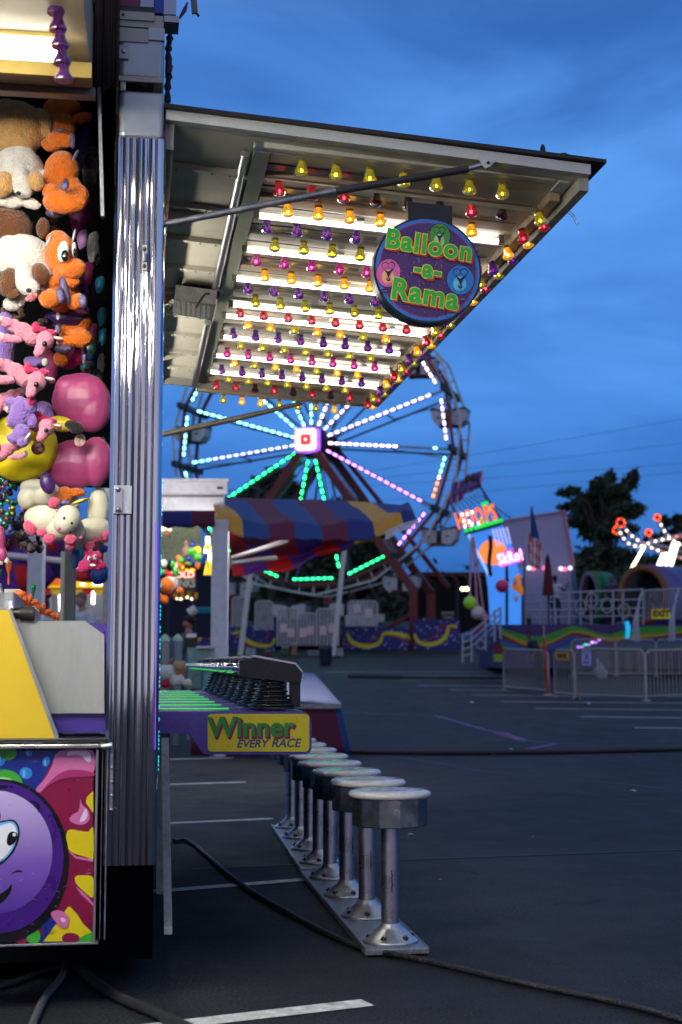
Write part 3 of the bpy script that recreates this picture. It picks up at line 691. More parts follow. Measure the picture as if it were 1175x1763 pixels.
# roof, ceiling, chassis, interior
zc = SP(50, 160, A0).z
rf = MB(); TAN = paint('tan_ceiling_panel', (160, 145, 115), .55, var=.1)
hz0, hz1, hb1 = SP(150, 164, A0 - .02).z, SP(150, 150, A0 - .02).z, AB(SP(165, 150, A0))[1]
rf.use(WHITE).sbox(A0 - .02, A0 + .03, -2.5, hb1, hz0, hz1)
rf.build('header_beam', parent=tr)
bc_ = AB(SP(160, 150, A0))[1]
def zcan(a): return zc + .02 - (A0 - a) * .14
rf = MB().use(TAN).hexa([S(2.6, -2.6, zcan(2.6)), S(2.6, bc_, zcan(2.6)), S(A0 - .022, bc_, zcan(A0)), S(A0 - .022, -2.6, zcan(A0)), S(2.6, -2.6, zcan(2.6) + .25), S(2.6, bc_, zcan(2.6) + .25), S(A0 - .022, bc_, zcan(A0) + .25), S(A0 - .022, -2.6, zcan(A0) + .25)])
rf.build('end_canopy', parent=tr)
b_in = AB(SP(186, 900, A0))[1]
rf = MB().use(BRN).sbox(A0 + .03, 9.6, -2.6, b_in, zc + .36, zc + .40).use(SKIN).sbox(A0 + .03, 9.6, -2.6, bR - .01, zc + .41, zc + .5).use(SKIN).sbox(A0 + .15, 9.6, b_in, bR - .01, zc + .0, zc + .41)
rf.build('roof', parent=tr)
DK = mat('dark_interior', (.006, .006, .007), 1, spec=0)
zw = SP(50, 835, 5.95).z
rf = MB().use(DK).sbox(5.95, 6.0, -2.6, b_in + .02, zw, zc + .36); rf.sbox(A0 + .12, 6.0, b_in + .012, b_in + .02, SP(180, 640, A0 + .12).z, zc + .36); rf.build('partition', parent=tr)
rf = MB().use(DK).sbox(A0 + .3, 9.6, -2.6, b_in - .02, .45, .62); rf.sbox(A0 + .5, 9.5, -2.4, .1, .07, .46)  # lower black box added to deepen the shade beneath the trailer
rf.build('chassis', parent=tr)
rf = MB().use(SKIN).sbox(5.15, 9.6, bR - .1, bR - .06, .5, .93); rf.build('side_skirt', parent=tr)
rf = MB().use(ALUD).sbox(9.5, 9.62, b_in - .1, b_in + .02, .0, zc); rf.build('far_post', parent=tr)
# hanging leg beside the post
lg = MB().use(ALUD).hexa([SP(283, 1600, A0 + .15), SP(297, 1600, A0 + .15), SP(297, 1600, A0 + .19), SP(283, 1600, A0 + .19), SP(278, 1270, A0 + .15), SP(291, 1270, A0 + .15), SP(291, 1270, A0 + .19), SP(278, 1270, A0 + .19)])
lg.use(ALU); pbox(lg, 283, 1596, 297, 1609, A0 + .145, .05)
lg.build('drop_leg', parent=tr)
ch = MB().use(CHROME)
tube_m = mat('unseen_canopy_tube_warm', (1, 1, 1), .3, var=0, emit=(1, .95, .82), es=95)
tb = MB().use(mat('fluorescent_tube_dim', (1, 1, 1), .3, var=0, emit=(1, .95, .84), es=16), True).tube([SP(98, 92, 4.3), S(4.3, -2.3, SP(98, 92, 4.3).z)], .026, 12); tb.build('fluorescent_tube', parent=tr)
for a_, z_ in ((3.55, zcan(3.55) - .08), (3.1, zcan(3.1) - .08), (2.7, zcan(2.7) - .08)):  # unseen tubes added above the frame to light the toys from in front
    MB().use(tube_m, True).tube([S(a_, -.15 - (4.6 - a_) * .2, z_), S(a_, -2.4, z_)], .028, 12).build('fluorescent_tube', parent=tr)
    MB().use(WHITE).sbox(a_ - .07, a_ + .07, -2.45, -.1 - (4.6 - a_) * .2, z_ + .035, z_ + .07).sbox(a_ - .075, a_ - .07, -2.45, -.1 - (4.6 - a_) * .2, z_ - .045, z_ + .07).sbox(a_ - .075, a_ - .01, -2.45, -.1 - (4.6 - a_) * .2, z_ - .05, z_ - .045).build('tube_fixture', parent=tr)  # hood plates added to aim the tubes at the toys, off the ground
tf = MB().use(paint('tube_fixture', (190, 165, 90), .5)); p = SP(100, 92, 4.3)
tf.sbox(4.25, 4.36, -2.2, AB(p)[1] + .01, p.z + .03, p.z + .08); p2_ = SP(158, 108, 4.5); p3_ = SP(158, 134, 4.5); tf.sbox(4.5, 4.51, -2.2, AB(p2_)[1], p3_.z, p2_.z); tf.build('tube_fixture', parent=tr)
it = mat('hidden_interior_tube', (1, 1, 1), .3, var=0, emit=(1, .93, .80), es=52)  # unseen tubes added behind the partition to light the awning underside
for a0_ in (6.1, 7.4, 8.6):
    MB().use(it, True).tube([S(a0_, b_in - .12, 2.72), S(a0_ + 1.0, b_in - .12, 2.72)], .02, 10).build('fluorescent_tube', parent=tr)
    MB().use(WHITE).sbox(a0_ - .02, a0_ + 1.02, b_in - .20, b_in - .15, 2.68, 2.76).build('tube_fixture', parent=tr)
VS = glow('violet_led', (150, 70, 255), .5); CS = glow('cyan_led', (40, 220, 235), .9)
vs_ = MB().use(VS, True).tube([SP(269.5, 900, A0 - .001), SP(267.5, 1290, A0 - .001)], .0016, 6); vs_.build('violet_led_strip', parent=tr)
cs_ = MB().use(CS, True); rn_ = random.Random(4)
for k in range(70):
    y = 828 + k * 7.2
    if rn_.random() < .5: cs_.ell(S(A0 + .05, bR + .001, SP(273, y, A0 + .05).z), (.003, .003, .004 + .004 * rn_.random()), n=6, m=4)
cs_.build('cyan_led_strip', parent=tr)
# purple bells hanging at the near end
PB = mat('purple_bulb_plastic', (.06, .01, .10), .14, 0, trans=.35, coat=.4)
hb2 = thing('bulb_string', 'chain of purple bulb caps hanging at the top left corner', 'light string', SP(105, 140, 4.0))
for i in range(5):
    y = 128 - i * 29; x = 110 - (i * 3.4)
    m_ = MB().use(PB, False).lathe(SP(x, y + 12, 4.0), [(.025, .0), (.027, .006), (.024, .014), (.017, .026), (.014, .04), (.014, .052)], 10, smooth=True); m_.build('bulb', parent=hb2)
MB().use(BLACK).tube([SP(108, 120, 4.0), SP(92, -10, 4.0)], .006).build('wire', parent=hb2)

# ------------------------------------------------------------------ awning
aw = thing('awning', 'raised side awning with rows of coloured bulbs and white tubes underneath', 'awning', S(5, .1, 2.5))
AN, AF = 4.95, 9.56
H_ = SP(286, 205, AN); O_ = SP(1016, 300, AN); bH, zH = AB(H_)[1:]; bO, zO = AB(O_)[1:]
def zs_(b): return zH + (zO - zH) * (b - bH) / (bO - bH)
AWW = paint('awning_white_sheet', (232, 226, 208), .5, var=.06, scale=3, dirt=.2)
sk = MB().use(AWW); T = .012
sk.hexa([S(AN, bH, zH), S(AN, bO, zO), S(AF, bO, zO), S(AF, bH, zH), S(AN, bH, zH + T), S(AN, bO, zO + T), S(AF, bO, zO + T), S(AF, bH, zH + T)])
sk.build('skin', parent=aw)
TOPM = mat('dark_roof_rubber', (.02, .018, .018), .7, bump=.3)
sk = MB().use(TOPM); tp = zH + .05
sk.hexa([S(AN - .03, bH - .04, zH + .034), S(AN - .03, bO + .055, zO + .036), S(AF + .03, bO + .055, zO + .036), S(AF + .03, bH - .04, zH + .034),
         S(AN - .03, bH - .04, zH + .05), S(AN - .03, bO + .055, zO + .05), S(AF + .03, bO + .055, zO + .05), S(AF + .03, bH - .04, zH + .05)])
bx = S(AN, bO - .18, zs_(bO - .18) + .05); sk.use(BLACK, True).ell(bx + UP * .015, (.011, .01, .028), n=8, m=6).ell(bx + RV * .08, (.022, .012, .014), n=8, m=6)
sk.build('roof_sheet', parent=aw)
def sl(mb, a0, a1, b0, b1, lo, hi, f=zs_):      # slab following the awning slope
    return mb.hexa([S(a0, b0, f(b0) + lo), S(a0, b1, f(b1) + lo), S(a1, b1, f(b1) + lo), S(a1, b0, f(b0) + lo), S(a0, b0, f(b0) + hi), S(a0, b1, f(b1) + hi), S(a1, b1, f(b1) + hi), S(a1, b0, f(b0) + hi)])
fw = MB().use(WHITE); sl(fw, AN - .012, AN + .03, bH, bO, -.005, .034); fw.build('near_rim', parent=aw)
fw = MB().use(WHITED); sl(fw, AN + .03, AF, bO - .03, bO + .004, -.055, .034); fw.build('outer_rim', parent=aw)
fw = MB().use(WHITED); sl(fw, AF - .03, AF + .01, bH, bO, -.05, .034); fw.build('far_rim', parent=aw)
fw = MB().use(WHITED); sl(fw, AN + .03, AF - .03, bH - .0, bH + .03, -.10, -.002); fw.use(paint('red_hinge_seal', (150, 70, 75))); sl(fw, AN + .03, AF - .03, bH - .02, bH - .001, -.12, -.03); fw.build('hinge_rail', parent=aw)
# light panel
LA0, LA1 = 5.06, 9.62
PL = SP(452, 262, 5.1); PR = SP(975, 322, 5.1); bl0, zl0 = AB(PL)[1:]; bl1, zl1 = AB(PR)[1:]
def zl(b): return zl0 + (zl1 - zl0) * (b - bl0) / (bl1 - bl0)
for k in range(10):
    a_ = AN + .42 + k * .47
    rb = MB().use(AWW); sl(rb, a_, a_ + .035, bH + .03, bO - .03, -.024, -.001); sl(rb, a_ + .035, a_ + .05, bH + .03, bl0, -.012, -.001)
    for j in range(6): rb.use(STEEL, True).ell(S(a_ + .02, bH + .05 + j * .07, zs_(bH + .05 + j * .07) - .025), (.006, .006, .004), n=6, m=4)
    rb.build('rib', parent=aw)
for k in (1, 4, 7):
    a_ = AN + .42 + k * .47
    MB().use(AWW).prism([S(a_ + .06, bH + .03, zH - .09), S(a_ + .06, bH + .03, zH - .004), S(a_ + .06, bH + .27, zs_(bH + .27) - .004)], DV * .004).build('gusset', parent=aw)
GRB = paint('pale_green_grey_beam', (150, 155, 140), .45, dirt=.15)
b_ = MB().use(GRB); sl(b_, LA0 + .03, LA1, bl0 - .03, bl0 + .03, -.005, .06, zl); b_.build('panel_side_beam', parent=aw)
b_ = MB().use(WHITE); sl(b_, LA0 - .012, LA0 + .028, bl0 - .0, bl1 - .06, -.0, .055, zl); b_.use(ALU); sl(b_, LA0 - .016, LA0 + .03, bl0 - .035, bl0 - .001, -.002, .058, zl)
b_.use(WHITE); sl(b_, LA0 - .012, LA0 + .1, bl1 - .045, bl1 - .0, -.005, .045, zl); bevel(b_.build('panel_near_beam', parent=aw), .003)
WOOD = mat('plain_plank', (.58, .44, .32), .6, var=.15, scale=4, stretch=(1, 8, 8)); GREYP = paint('grey_plank', (190, 185, 172), .5, dirt=.1)
REFL = paint('white_reflector', (135, 133, 128), .4, var=.04)
b_ = MB().use(paint('panel_backing_grey', (120, 116, 108), .6)); sl(b_, LA0 + .03, LA1, bl0 + .03, bl1 + .02, .05, .056, zl); b_.build('panel_backing', parent=aw)
A_R = [5.14 + .251 * r for r in range(19)]
for r, a_ in enumerate(A_R):
    if r == 18: break
    m_ = MB().use(WOOD if r % 4 in (1, 2) else GREYP); sl(m_, a_ - .045, a_ + .05, bl0 + .035, bl1 - .06, .0, .018, zl); m_.build('slat', parent=aw)
    m_ = MB().use(REFL); sl(m_, a_ + .11, a_ + .165, bl0 + .035, bl1 - .04, .012, .04, zl); m_.build('channel', parent=aw)
m_ = MB().use(WOOD); sl(m_, LA1 - .02, LA1 + .02, bl0 - .03, bl1 + .02, -.045, .05, zl); m_.build('panel_far_beam', parent=aw)
m_ = MB().use(WOOD); sl(m_, LA0 + .12, LA1, bO - .085, bO - .045, -.03, .02, zl); m_.build('bulb_fascia', parent=aw)
TUBE = mat('fluorescent_tube_white', (1, 1, 1), .3, var=0, emit=(1, .93, .84), es=5.8)
for a_, b0, b1 in [(A_R[r_] + .135, bl0 + .03 + .01 * (r_ % 3), bl1 - .03 - .03 * (r_ % 3)) for r_ in (2, 4, 6, 8, 9, 11, 13, 15)]:
    t = MB().use(TUBE, True).tube([S(a_, b0, zl(b0) - .022), S(a_, b1, zl(b1) - .022)], .012, 10); t.build('fluorescent_tube', parent=aw)
    t = MB().use(REFL)
    for b2 in (b0 - .012, b1 + .012): t.box(S(a_, b2, zl(b2) - .008), (.024, .024, .05), R=Matrix.Rotation(-PHI, 3, 'Z'))
    for b2 in (b0 + .42, b0 + .9): t.use(STEEL).box(S(a_ - .02, b2, zl(b2) - .012), (.03, .09, .012), R=Matrix.Rotation(-PHI, 3, 'Z'))
    build_each(t, 'tube_holder', aw)
BC = {'y': ('yellow', (.75, .66, .02), (.9, .75, .02), .12, 6), 'r': ('red', (.5, .01, .03), (.9, .02, .03), .14, 16), 'a': ('amber', (.9, .42, .01), (1, .42, .01), .55, 26), 'v': ('violet', (.14, .015, .30), (.25, .03, .6), .12, 1.5), 'm': ('magenta', (.45, .02, .22), (.85, .05, .4), .2, 14), 'd': ('dark red', (.12, .005, .02), (.3, .01, .02), .01, .0)}
BM = {}
for kx, (nm, bc, ec, es, core) in BC.items():
    sm_ = mat(nm.replace(' ', '_') + '_bulb_shell', bc, .12, 0, var=0, trans=.78, emit=ec, es=es, coat=.3)
    mb = MB().use(sm_, False); mb.lathe((0, 0, 0), [(.0145, 0), (.0160, -.014), (.0215, -.030), (.0255, -.038), (.0262, -.044), (.0225, -.052), (.012, -.057), (.0005, -.058)], 12, smooth=False)
    mb.use(paint(nm.replace(' ', '_') + '_bulb_collar', tuple(int(255 * v ** .45 * .6) for v in bc), .4)).lathe((0, 0, 0), [(.0155, .004), (.0155, -.006)], 12, smooth=False)
    if core: mb.use(mat(nm.replace(' ', '_') + '_filament', (1, .8, .5), .3, var=0, emit=(1, .75 if kx in 'ya' else .25, .35 if kx in 'ya' else .3), es=core), True).ell((0, 0, -.034), (.0085, .0085, .014), n=8, m=6)
    o = mb.build('bulb'); BM[kx] = o.data; ML = o.location.copy()
    for v in o.data.vertices: v.co += ML
    bpy.data.objects.remove(o)
BP = []
cyc = ['y', 'r', 'a', 'v', 'y', 'm', 'a', 'v']
for r, a_ in enumerate(A_R):
    c = cyc[r % 8]; n = 7 if r % 2 == 0 else 8; b0 = .613 if r % 2 == 0 else .552
    for k in range(n):
        cc = c
        if r == 1: cc = 'rrrdddrd'[k]
        elif r in (17,): cc = 'rrdrdrdr'[k]
        elif r == 18: cc = 'yaayyya'[k]
        elif c == 'v' and r in (11,): cc = 'v'
        elif c == 'a' and r > 8: cc = 'a' if (k + r) % 3 else 'y'
        b_ = b0 + k * .1285
        if r == 16: cc = 'y'
        if r >= 17: b_ += -.0
        BP.append((cc, S(a_, b_, zl(b_) - .002 - (.045 if r == 18 else 0)), 0))
edge = 'yrraavvyyrraavvyyrraavvyyrraavvyyrra'
for i, c in enumerate(edge):
    a_ = 5.32 + i * .122; b_ = bO - .065 + (.025 if i % 2 else -.03)
    BP.append((c, S(a_, b_, zl(b_) - .012 - (0 if i % 2 else .02)), .3))
BP.sort(key=lambda t: t[1].length)
rest = MB(); 
for i, (c, p, tl) in enumerate(BP):
    R3 = Matrix.Rotation(-PHI, 3, 'Z') @ Matrix.Rotation(random.uniform(-.06, .06), 3, 'X') @ Matrix.Rotation(-tl + random.uniform(-.06, .06), 3, 'Y') @ Matrix.Rotation(random.uniform(0, 6), 3, 'Z')
    if i < 100:
        o = bpy.data.objects.new('bulb', BM[c]); COL.objects.link(o); o.parent = aw
        o.location = WM[aw].inverted() @ p; o.rotation_euler = R3.to_euler()
    else:
        me = BM[c]
        for pl in me.polygons:
            rest.use(me.materials[pl.material_index]); rest.add([p + R3 @ me.vertices[v].co for v in pl.vertices], [tuple(range(len(pl.vertices)))], pl.use_smooth)
rest.build('bulb', parent=aw)['kind'] = 'stuff'
# struts
sm_ = MB().use(ALUD, True).tube([SP(280, 387, A0 + .04), SP(582, 328, AN - .01)], .0125, 8)
sm_.use(mat('dark_strut_paint', (.03, .028, .03), .5)).tube([SP(578, 329, AN - .012), SP(806, 291, AN - .01)], .0145, 8); sm_.use(ALU).tube([SP(804, 291, AN - .01), SP(838, 282, AN - .006)], .010, 8)
sm_.build('strut', parent=aw)
br = MB().use(WHITE).prism([SP(x, y, AN - .018) for x, y in ((824, 271), (856, 275), (845, 286), (836, 290), (830, 284))], DV * .004); br.use(BLACK, True).ell(SP(841, 280, AN - .02), (.006, .006, .006), n=8, m=6); br.build('strut_bracket', parent=aw)
MB().use(mat('dull_strut', (.3, .27, .22), .5, .6), True).tube([SP(200, 765, AF - .05), SP(415, 719, AF - .02), SP(520, 694, AF)], [.02, .02, .015], 8).build('strut', parent=aw)
MB().use(ALU, True).tube([SP(423, 262, 5.16), SP(371, 497, 7.05)], .019, 12).tube([SP(420, 252, 5.14), SP(440, 249, 5.14)], .013, 12).tube([SP(371, 497, 7.05), SP(384, 502, 7.05)], .010, 8).build('gas_strut', parent=aw)
MB().use(ALU, True).tube([SP(358, 555, 7.75), SP(335, 662, 9.48)], .02, 12).tube([SP(335, 662, 9.48), SP(347, 664, 9.48)], .012, 8).build('gas_strut', parent=aw)
bx = MB().use(ALUD); p0 = SP(299, 492, 7.0); p1 = SP(372, 515, 7.0)
bx.hexa([SP(300, 516, 7.0), SP(372, 524, 7.0), SP(366, 552, 7.35), SP(297, 540, 7.35), SP(303, 490, 7.0), SP(374, 500, 7.0), SP(368, 522, 7.35), SP(300, 512, 7.35)])
bx.build('control_box', parent=aw)
gr = MB().use(mat('box_grille', (.2, .2, .19), .5))
for k in range(7): gr.prism([SP(306 + k * 8.5 + dx, y + k * 1.2, 6.985) for dx, y in ((0, 519), (5, 519.6), (4, 541), (-1, 540.4))], DV * .01)
gr.build('control_box_grille', parent=aw)
WIR = mat('thin_wire', (.02, .02, .02), .5)
ww = MB().use(WIR, True)
for pts in ([(338, 530), (352, 508), (362, 506)], [(396, 482), (402, 478), (411, 472)], [(283, 523), (290, 521), (296, 528), (291, 531)], [(355, 530)] * 0):
    if pts: ww.tube(spline([SP(x, y, 6.9) for x, y in pts], 5, False), .006, 6)
ww.use(paint('white_wire', (200, 200, 195)))
ww.tube(spline([SP(x, y, 7.9) for x, y in ((381, 545), (386, 557), (392, 550), (388, 541), (396, 545))], 5, False), .005, 6)
ww.tube(spline([SP(x, y, 9.3) for x, y in ((600, 680), (598, 690), (603, 699), (610, 700))], 5, False), .004, 6)
ww.tube(spline([SP(x, y, 5.3) for x, y in ((963, 358), (985, 372), (992, 386), (996, 385), (985, 367), (962, 352))], 5, False), .0015, 5)
build_each(ww, 'loose_wire', aw)

# ------------------------------------------------------------------ round sign
RSA = 5.0
rs = thing('hanging_sign', 'round purple Balloon-a-Rama sign hanging from the awning', 'sign', SP(737, 556, RSA))
kx = 4.93 / F * RSA / 4.93 * 1.0
mpp = (SP(738, 465, RSA) - SP(737, 465, RSA)).length
C_ = SP(737, 465, RSA)
def disc(mb, m, rx, ry, lift, dep=0):
    pts = [C_ + RV * (rx * mpp * cos(t)) + UP * (ry * mpp * sin(t)) - DV * lift for t in [2 * pi * i / 64 for i in range(64)]]
    if dep: mb.use(m).prism(list(reversed(pts)), DV * dep, True)
    else: mb.use(m).add(pts, [tuple(range(63, -1, -1))], False)
b_ = MB(); disc(b_, paint('sign_rim_black', (10, 10, 18), .3), 93, 91.5, 0, .07); b_.build('sign_box', parent=rs)
MB().use(BLACK).prism([SP(x, y, RSA + .015) for x, y in ((703, 346), (779, 355), (779, 386), (703, 386))], DV * .05).build('hanger', parent=rs)
f_ = MB(); EB = .0
disc(f_, ink('sign_blue', (24, 105, 190)), 89.5, 88, .001); disc(f_, ink('sign_plum', (130, 30, 120)), 84, 82.5, .002); disc(f_, ink('sign_violet', (58, 26, 92)), 82, 80.5, .003)
FAK = dict(a=RSA - .0)
def sart(m, pts, lift, n=4, sm=True): art(m, pts, 0, n, sm, f_, RSA - .001 * lift)
S1 = ink('speckle_gold', (190, 150, 30)); S2 = ink('speckle_plum', (170, 50, 90))
for i in range(150):
    a_ = random.uniform(0, 2 * pi); r_ = 76 * sqrt(random.random()); x, y = 737 + r_ * cos(a_), 465 + r_ * sin(a_)
    if abs(x - 722) < 45: sart(S1 if i % 2 else S2, circ(x, y, .9, .9, 0, 6), 4, sm=False)
def face(cx_, cy_, rx, ry, body, lite, rot=0):
    sart(INK, circ(cx_, cy_, rx + 1.3, ry + 1.3, rot), 4, n=1); sart(body, circ(cx_, cy_, rx, ry, rot), 5, n=1); sart(lite, circ(cx_ - rx * .05, cy_ + ry * .25, rx * .5, ry * .5, rot), 5.6, n=1)
    for s_ in (-1, 1):
        sart(INK, circ(cx_ + s_ * rx * .27, cy_ - ry * .55, rx * .3, ry * .26, s_ * 15), 6, n=1); sart(body, circ(cx_ + s_ * rx * .27, cy_ - ry * .53, rx * .25, ry * .21, s_ * 15), 7, n=1)
    sart(INK, [(cx_ - rx * .35, cy_ - ry * .28), (cx_, cy_ - ry * .12), (cx_ + rx * .5, cy_ - ry * .4), (cx_ + rx * .15, cy_ + ry * .05), (cx_ + rx * .02, cy_ + ry * .42), (cx_ - rx * .1, cy_ + ry * .1)], 8, n=3)
    sart(INK, circ(cx_, cy_ + ry * .45, rx * .17, ry * .14), 8, n=1); sart(body, circ(cx_, cy_ + ry * .41, rx * .09, ry * .09), 9, n=1)
face(669, 470, 20.5, 24, ink('face_pink', (205, 90, 160)), ink('face_peach', (235, 170, 120)), 10)
face(793, 482, 23, 25, ink('face_blue', (25, 110, 190)), ink('face_sky', (90, 185, 225)), -10)
face(757, 409, 18, 24, ink('face_green', (60, 135, 30)), ink('face_lime', (165, 200, 140)), 5)
for x, y in ((662, 501), (797, 515)):
    sart(INK, circ(x, y, 7.5, 3.2, -3), 5, n=1); sart(ink('knot_fill', (120, 60, 150)), circ(x, y, 5.5, 1.8, -3), 6, n=1)
SG = ink('letter_green', (35, 160, 45)); SY = ink('letter_yellow', (225, 205, 20)); SR = ink('letter_red', (170, 40, 35))
def stext(t, x, y, sz, rot, sx=1.0, sp=1.0):
    p = SP(x, y, RSA)
    for m, off, dx, dz, lf in ((SR, .0058, .006, -.0075, .0103), (SR, .0058, .003, -.004, .0106), (SY, .0064, 0, 0, .0112), (SG, .0034, 0, 0, .0122)):
        put_text(f_, m, t, p + RV * dx + UP * dz, RV, UP, sz * mpp, off=off, rot=radians(rot), lift=lf, sx=sx, space=sp)
stext('Balloon', 738, 425, 46, -7, .96, 1.12); stext('-a-', 736, 466, 42, -8, .95, 1.1); stext('Rama', 731, 509, 50, -8, .98, 1.1)
f_.build('sign_face', parent=rs)
# ------------------------------------------------------------------ plush prizes
def fur(name, rgb, rough=.85): return mat('plush_' + name, lin(*rgb), rough, var=.16, scale=30, bump=1.0, bscale=150, sheen=.5)
def satin(name, rgb): return mat('satin_' + name, lin(*rgb), .4, var=.1, scale=14, bump=.35, bscale=18, sheen=.2)
TAN_ = fur('tan', (222, 170, 105)); WH_ = fur('white', (240, 235, 228)); BR_ = fur('brown', (105, 60, 25)); OR_ = fur('orange', (240, 120, 12)); PK_ = fur('pink', (238, 150, 175)); MG_ = fur('magenta', (215, 35, 105))
LV_ = fur('lavender', (150, 115, 200)); DP_ = satin('deep_purple', (60, 25, 95)); GLV = mat('iridescent_grey_violet', lin(110, 100, 140), .3, .4, var=.3, scale=40, bump=.6, bscale=120); RS_ = satin('rose', (172, 68, 122)); YL_ = satin('yellow', (225, 205, 20))
TL_ = satin('teal', (15, 110, 140)); BL_ = satin('royal_blue', (20, 50, 150)); CR_ = satin('cream', (225, 220, 195)); HP_ = fur('hoof_pink', (235, 95, 135)); BK_ = fur('black', (12, 10, 10)); EYE = mat('toy_eye', (.01, .01, .01), .08, var=0, coat=.5); EW = mat('toy_eye_white', (.8, .8, .8), .3, var=0)
GY_ = mat('curly_grey_fur', lin(95, 85, 90), .9, var=.5, scale=40, bump=1, bscale=60); GD_ = mat('gold_lame', lin(200, 165, 70), .3, .7, var=.1); MULTI = mat('tinsel_mix', (.1, .05, .08), .3, .5, var=.3)
_t = MULTI.node_tree; _v = _t.nodes.new('ShaderNodeTexVoronoi'); _v.inputs['Scale'].default_value = 70; _g = _t.nodes.new('ShaderNodeTexCoord'); _h = _t.nodes.new('ShaderNodeHueSaturation')
_t.links.new(_g.outputs['Object'], _v.inputs['Vector']); _h.inputs['Saturation'].default_value = 1.3; _h.inputs['Value'].default_value = .5; _t.links.new(_v.outputs['Color'], _h.inputs['Color']); _t.links.new(_h.outputs[0], _t.nodes['Principled BSDF'].inputs['Base Color'])
PTEX = bpy.data.textures.new('pile', 'CLOUDS'); PTEX.noise_scale = .008; PTEX.noise_depth = 2
LTEX = bpy.data.textures.new('stuffing', 'CLOUDS'); LTEX.noise_scale = .05
_blend = blend
def blend(o, voxel, smooth=4):
    _blend(o, voxel, smooth)
    if voxel > .008 or (o.data.materials and o.data.materials[0].name.startswith('satin')): return o
    d = o.modifiers.new('stuffing', 'DISPLACE'); d.texture = LTEX; d.strength = .008; d.texture_coords = 'GLOBAL'
    if o.data.materials and o.data.materials[0].name.startswith('plush'):
        d = o.modifiers.new('pile', 'DISPLACE'); d.texture = PTEX; d.strength = .0065; d.texture_coords = 'GLOBAL'
    return o
YAX = (Vector((1, 0, 0)), Vector((0, 1, 0)), UP)
def ells(mb, D, L, sub=16):
    s_ = D / F
    for e in L:
        x, y, rx, ry = e[:4]; dz = e[4] if len(e) > 4 else 0; rot = radians(e[5]) if len(e) > 5 else 0; th = e[6] if len(e) > 6 else None
        c_, sn = cos(rot), sin(rot); ax = (Vector((c_, 0, -sn)), Vector((0, 1, 0)), Vector((sn, 0, c_)))
        d_ = (th if th else min(rx, ry) * .9) * s_
        mb.ell(at(x, y, D + dz), (rx * s_, d_, ry * s_), n=sub, m=max(8, sub * 2 // 3), ax=ax)
    return mb
def toy(name, label, cat, D, px, py, parts, group='plush prizes hanging in the game trailer'):
    t = thing(name, label, cat, at(px, py, D), 0, group)
    for p in parts:
        nm, m, L = p[:3]; mode = p[3] if len(p) > 3 else 'blend'
        sep_ = mode == 'raw' or nm in ('hoof', 'ears', 'foot', 'foot_pad')
        for LL in ([[e] for e in L] if sep_ else [L]):
            o = ells(MB().use(m, True), D, LL).build('ear' if nm == 'ears' else nm, parent=t)
            if mode == 'blend': blend(o, .0042, 5)
    return t
toy('plush_dog', 'tan and white plush dog hanging upside down in the top left corner', 'plush toy', 5.2, 30, 360, [
    ('body', TAN_, [(28, 222, 54, 50, -.02), (76, 212, 18, 30, -.03, -25), (10, 190, 24, 20), (20, 182, 7, 10)]),
    ('belly', WH_, [(32, 296, 46, 46, -.03), (80, 308, 20, 14, -.04, 35), (20, 347, 22, 12, -.08, 10), (52, 350, 22, 10, -.1, 15), (5, 345, 24, 10, -.09)]),
    ('face', WH_, [(36, 312, 18, 26, -.12), (42, 330, 14, 14, -.13)]),
    ('ears', TAN_, [(6, 318, 19, 24, -.13, 10), (62, 312, 15, 18, -.13, -15)]),
    ('nose', BK_, [(32, 333, 5, 4, -.18)], 'raw')])
toy('plush_dog', 'brown and white plush dog with a pink mouth below the tan dog', 'plush toy', 5.15, 40, 530, [
    ('body', BR_, [(8, 392, 50, 40, .03), (-10, 420, 30, 60), (75, 393, 12, 20, .04)]),
    ('back', WH_, [(42, 446, 50, 44), (75, 458, 22, 32), (16, 440, 40, 36), (56, 500, 36, 14, -.06, -22), (25, 522, 20, 14, -.06, -10)]),
    ('face', WH_, [(42, 478, 18, 28, -.12), (50, 494, 20, 16, -.12)]),
    ('ears', BR_, [(15, 486, 17, 26, -.12, 15), (70, 472, 16, 20, -.12, -20), (22, 505, 14, 10, -.12)]),
    ('mouth', fur('mouth_pink', (225, 140, 150)), [(55, 512, 12, 7, -.13, -25)]),
    ('nose', BK_, [(50, 500, 5, 4, -.19)], 'raw')])
def dragonlimb(nm, m, L): return (nm, m, L)
toy('plush_dragon', 'orange plush dragon at the very top, legs towards the viewer', 'plush toy', 5.2, 115, 260, [
    ('body', OR_, [(105, 218, 27, 26), (95, 190, 22, 22), (118, 185, 22, 16), (142, 203, 18, 10, -.03, -10), (105, 240, 26, 18, -.04), (88, 250, 18, 12, -.03, 20)]),
    ('foot_pad', GLV, [(126, 242, 6, 15, -.09, 0, 8), (105, 224, 7, 3, -.1)], 'raw'), ('wing', GLV, [(88, 214, 2.5, 16, -.06)], 'raw'), ('head', OR_, [(110, 196, 24, 20, .06), (100, 178, 18, 14, .08)])])
toy('plush_dragon', 'orange plush dragon seen from behind, second from the top', 'plush toy', 5.15, 110, 370, [
    ('body', OR_, [(107, 293, 31, 34), (118, 320, 26, 18), (92, 310, 20, 24)]), ('leg', OR_, [(112, 348, 40, 22, -.06), (90, 330, 18, 14, -.06), (138, 335, 16, 20, -.05, -20)]),
    ('wing', GLV, [(112, 318, 8, 11, -.13, 10, 4), (130, 268, 4, 12, -.03, 25, 3), (96, 366, 18, 10, -.02)], 'raw')])
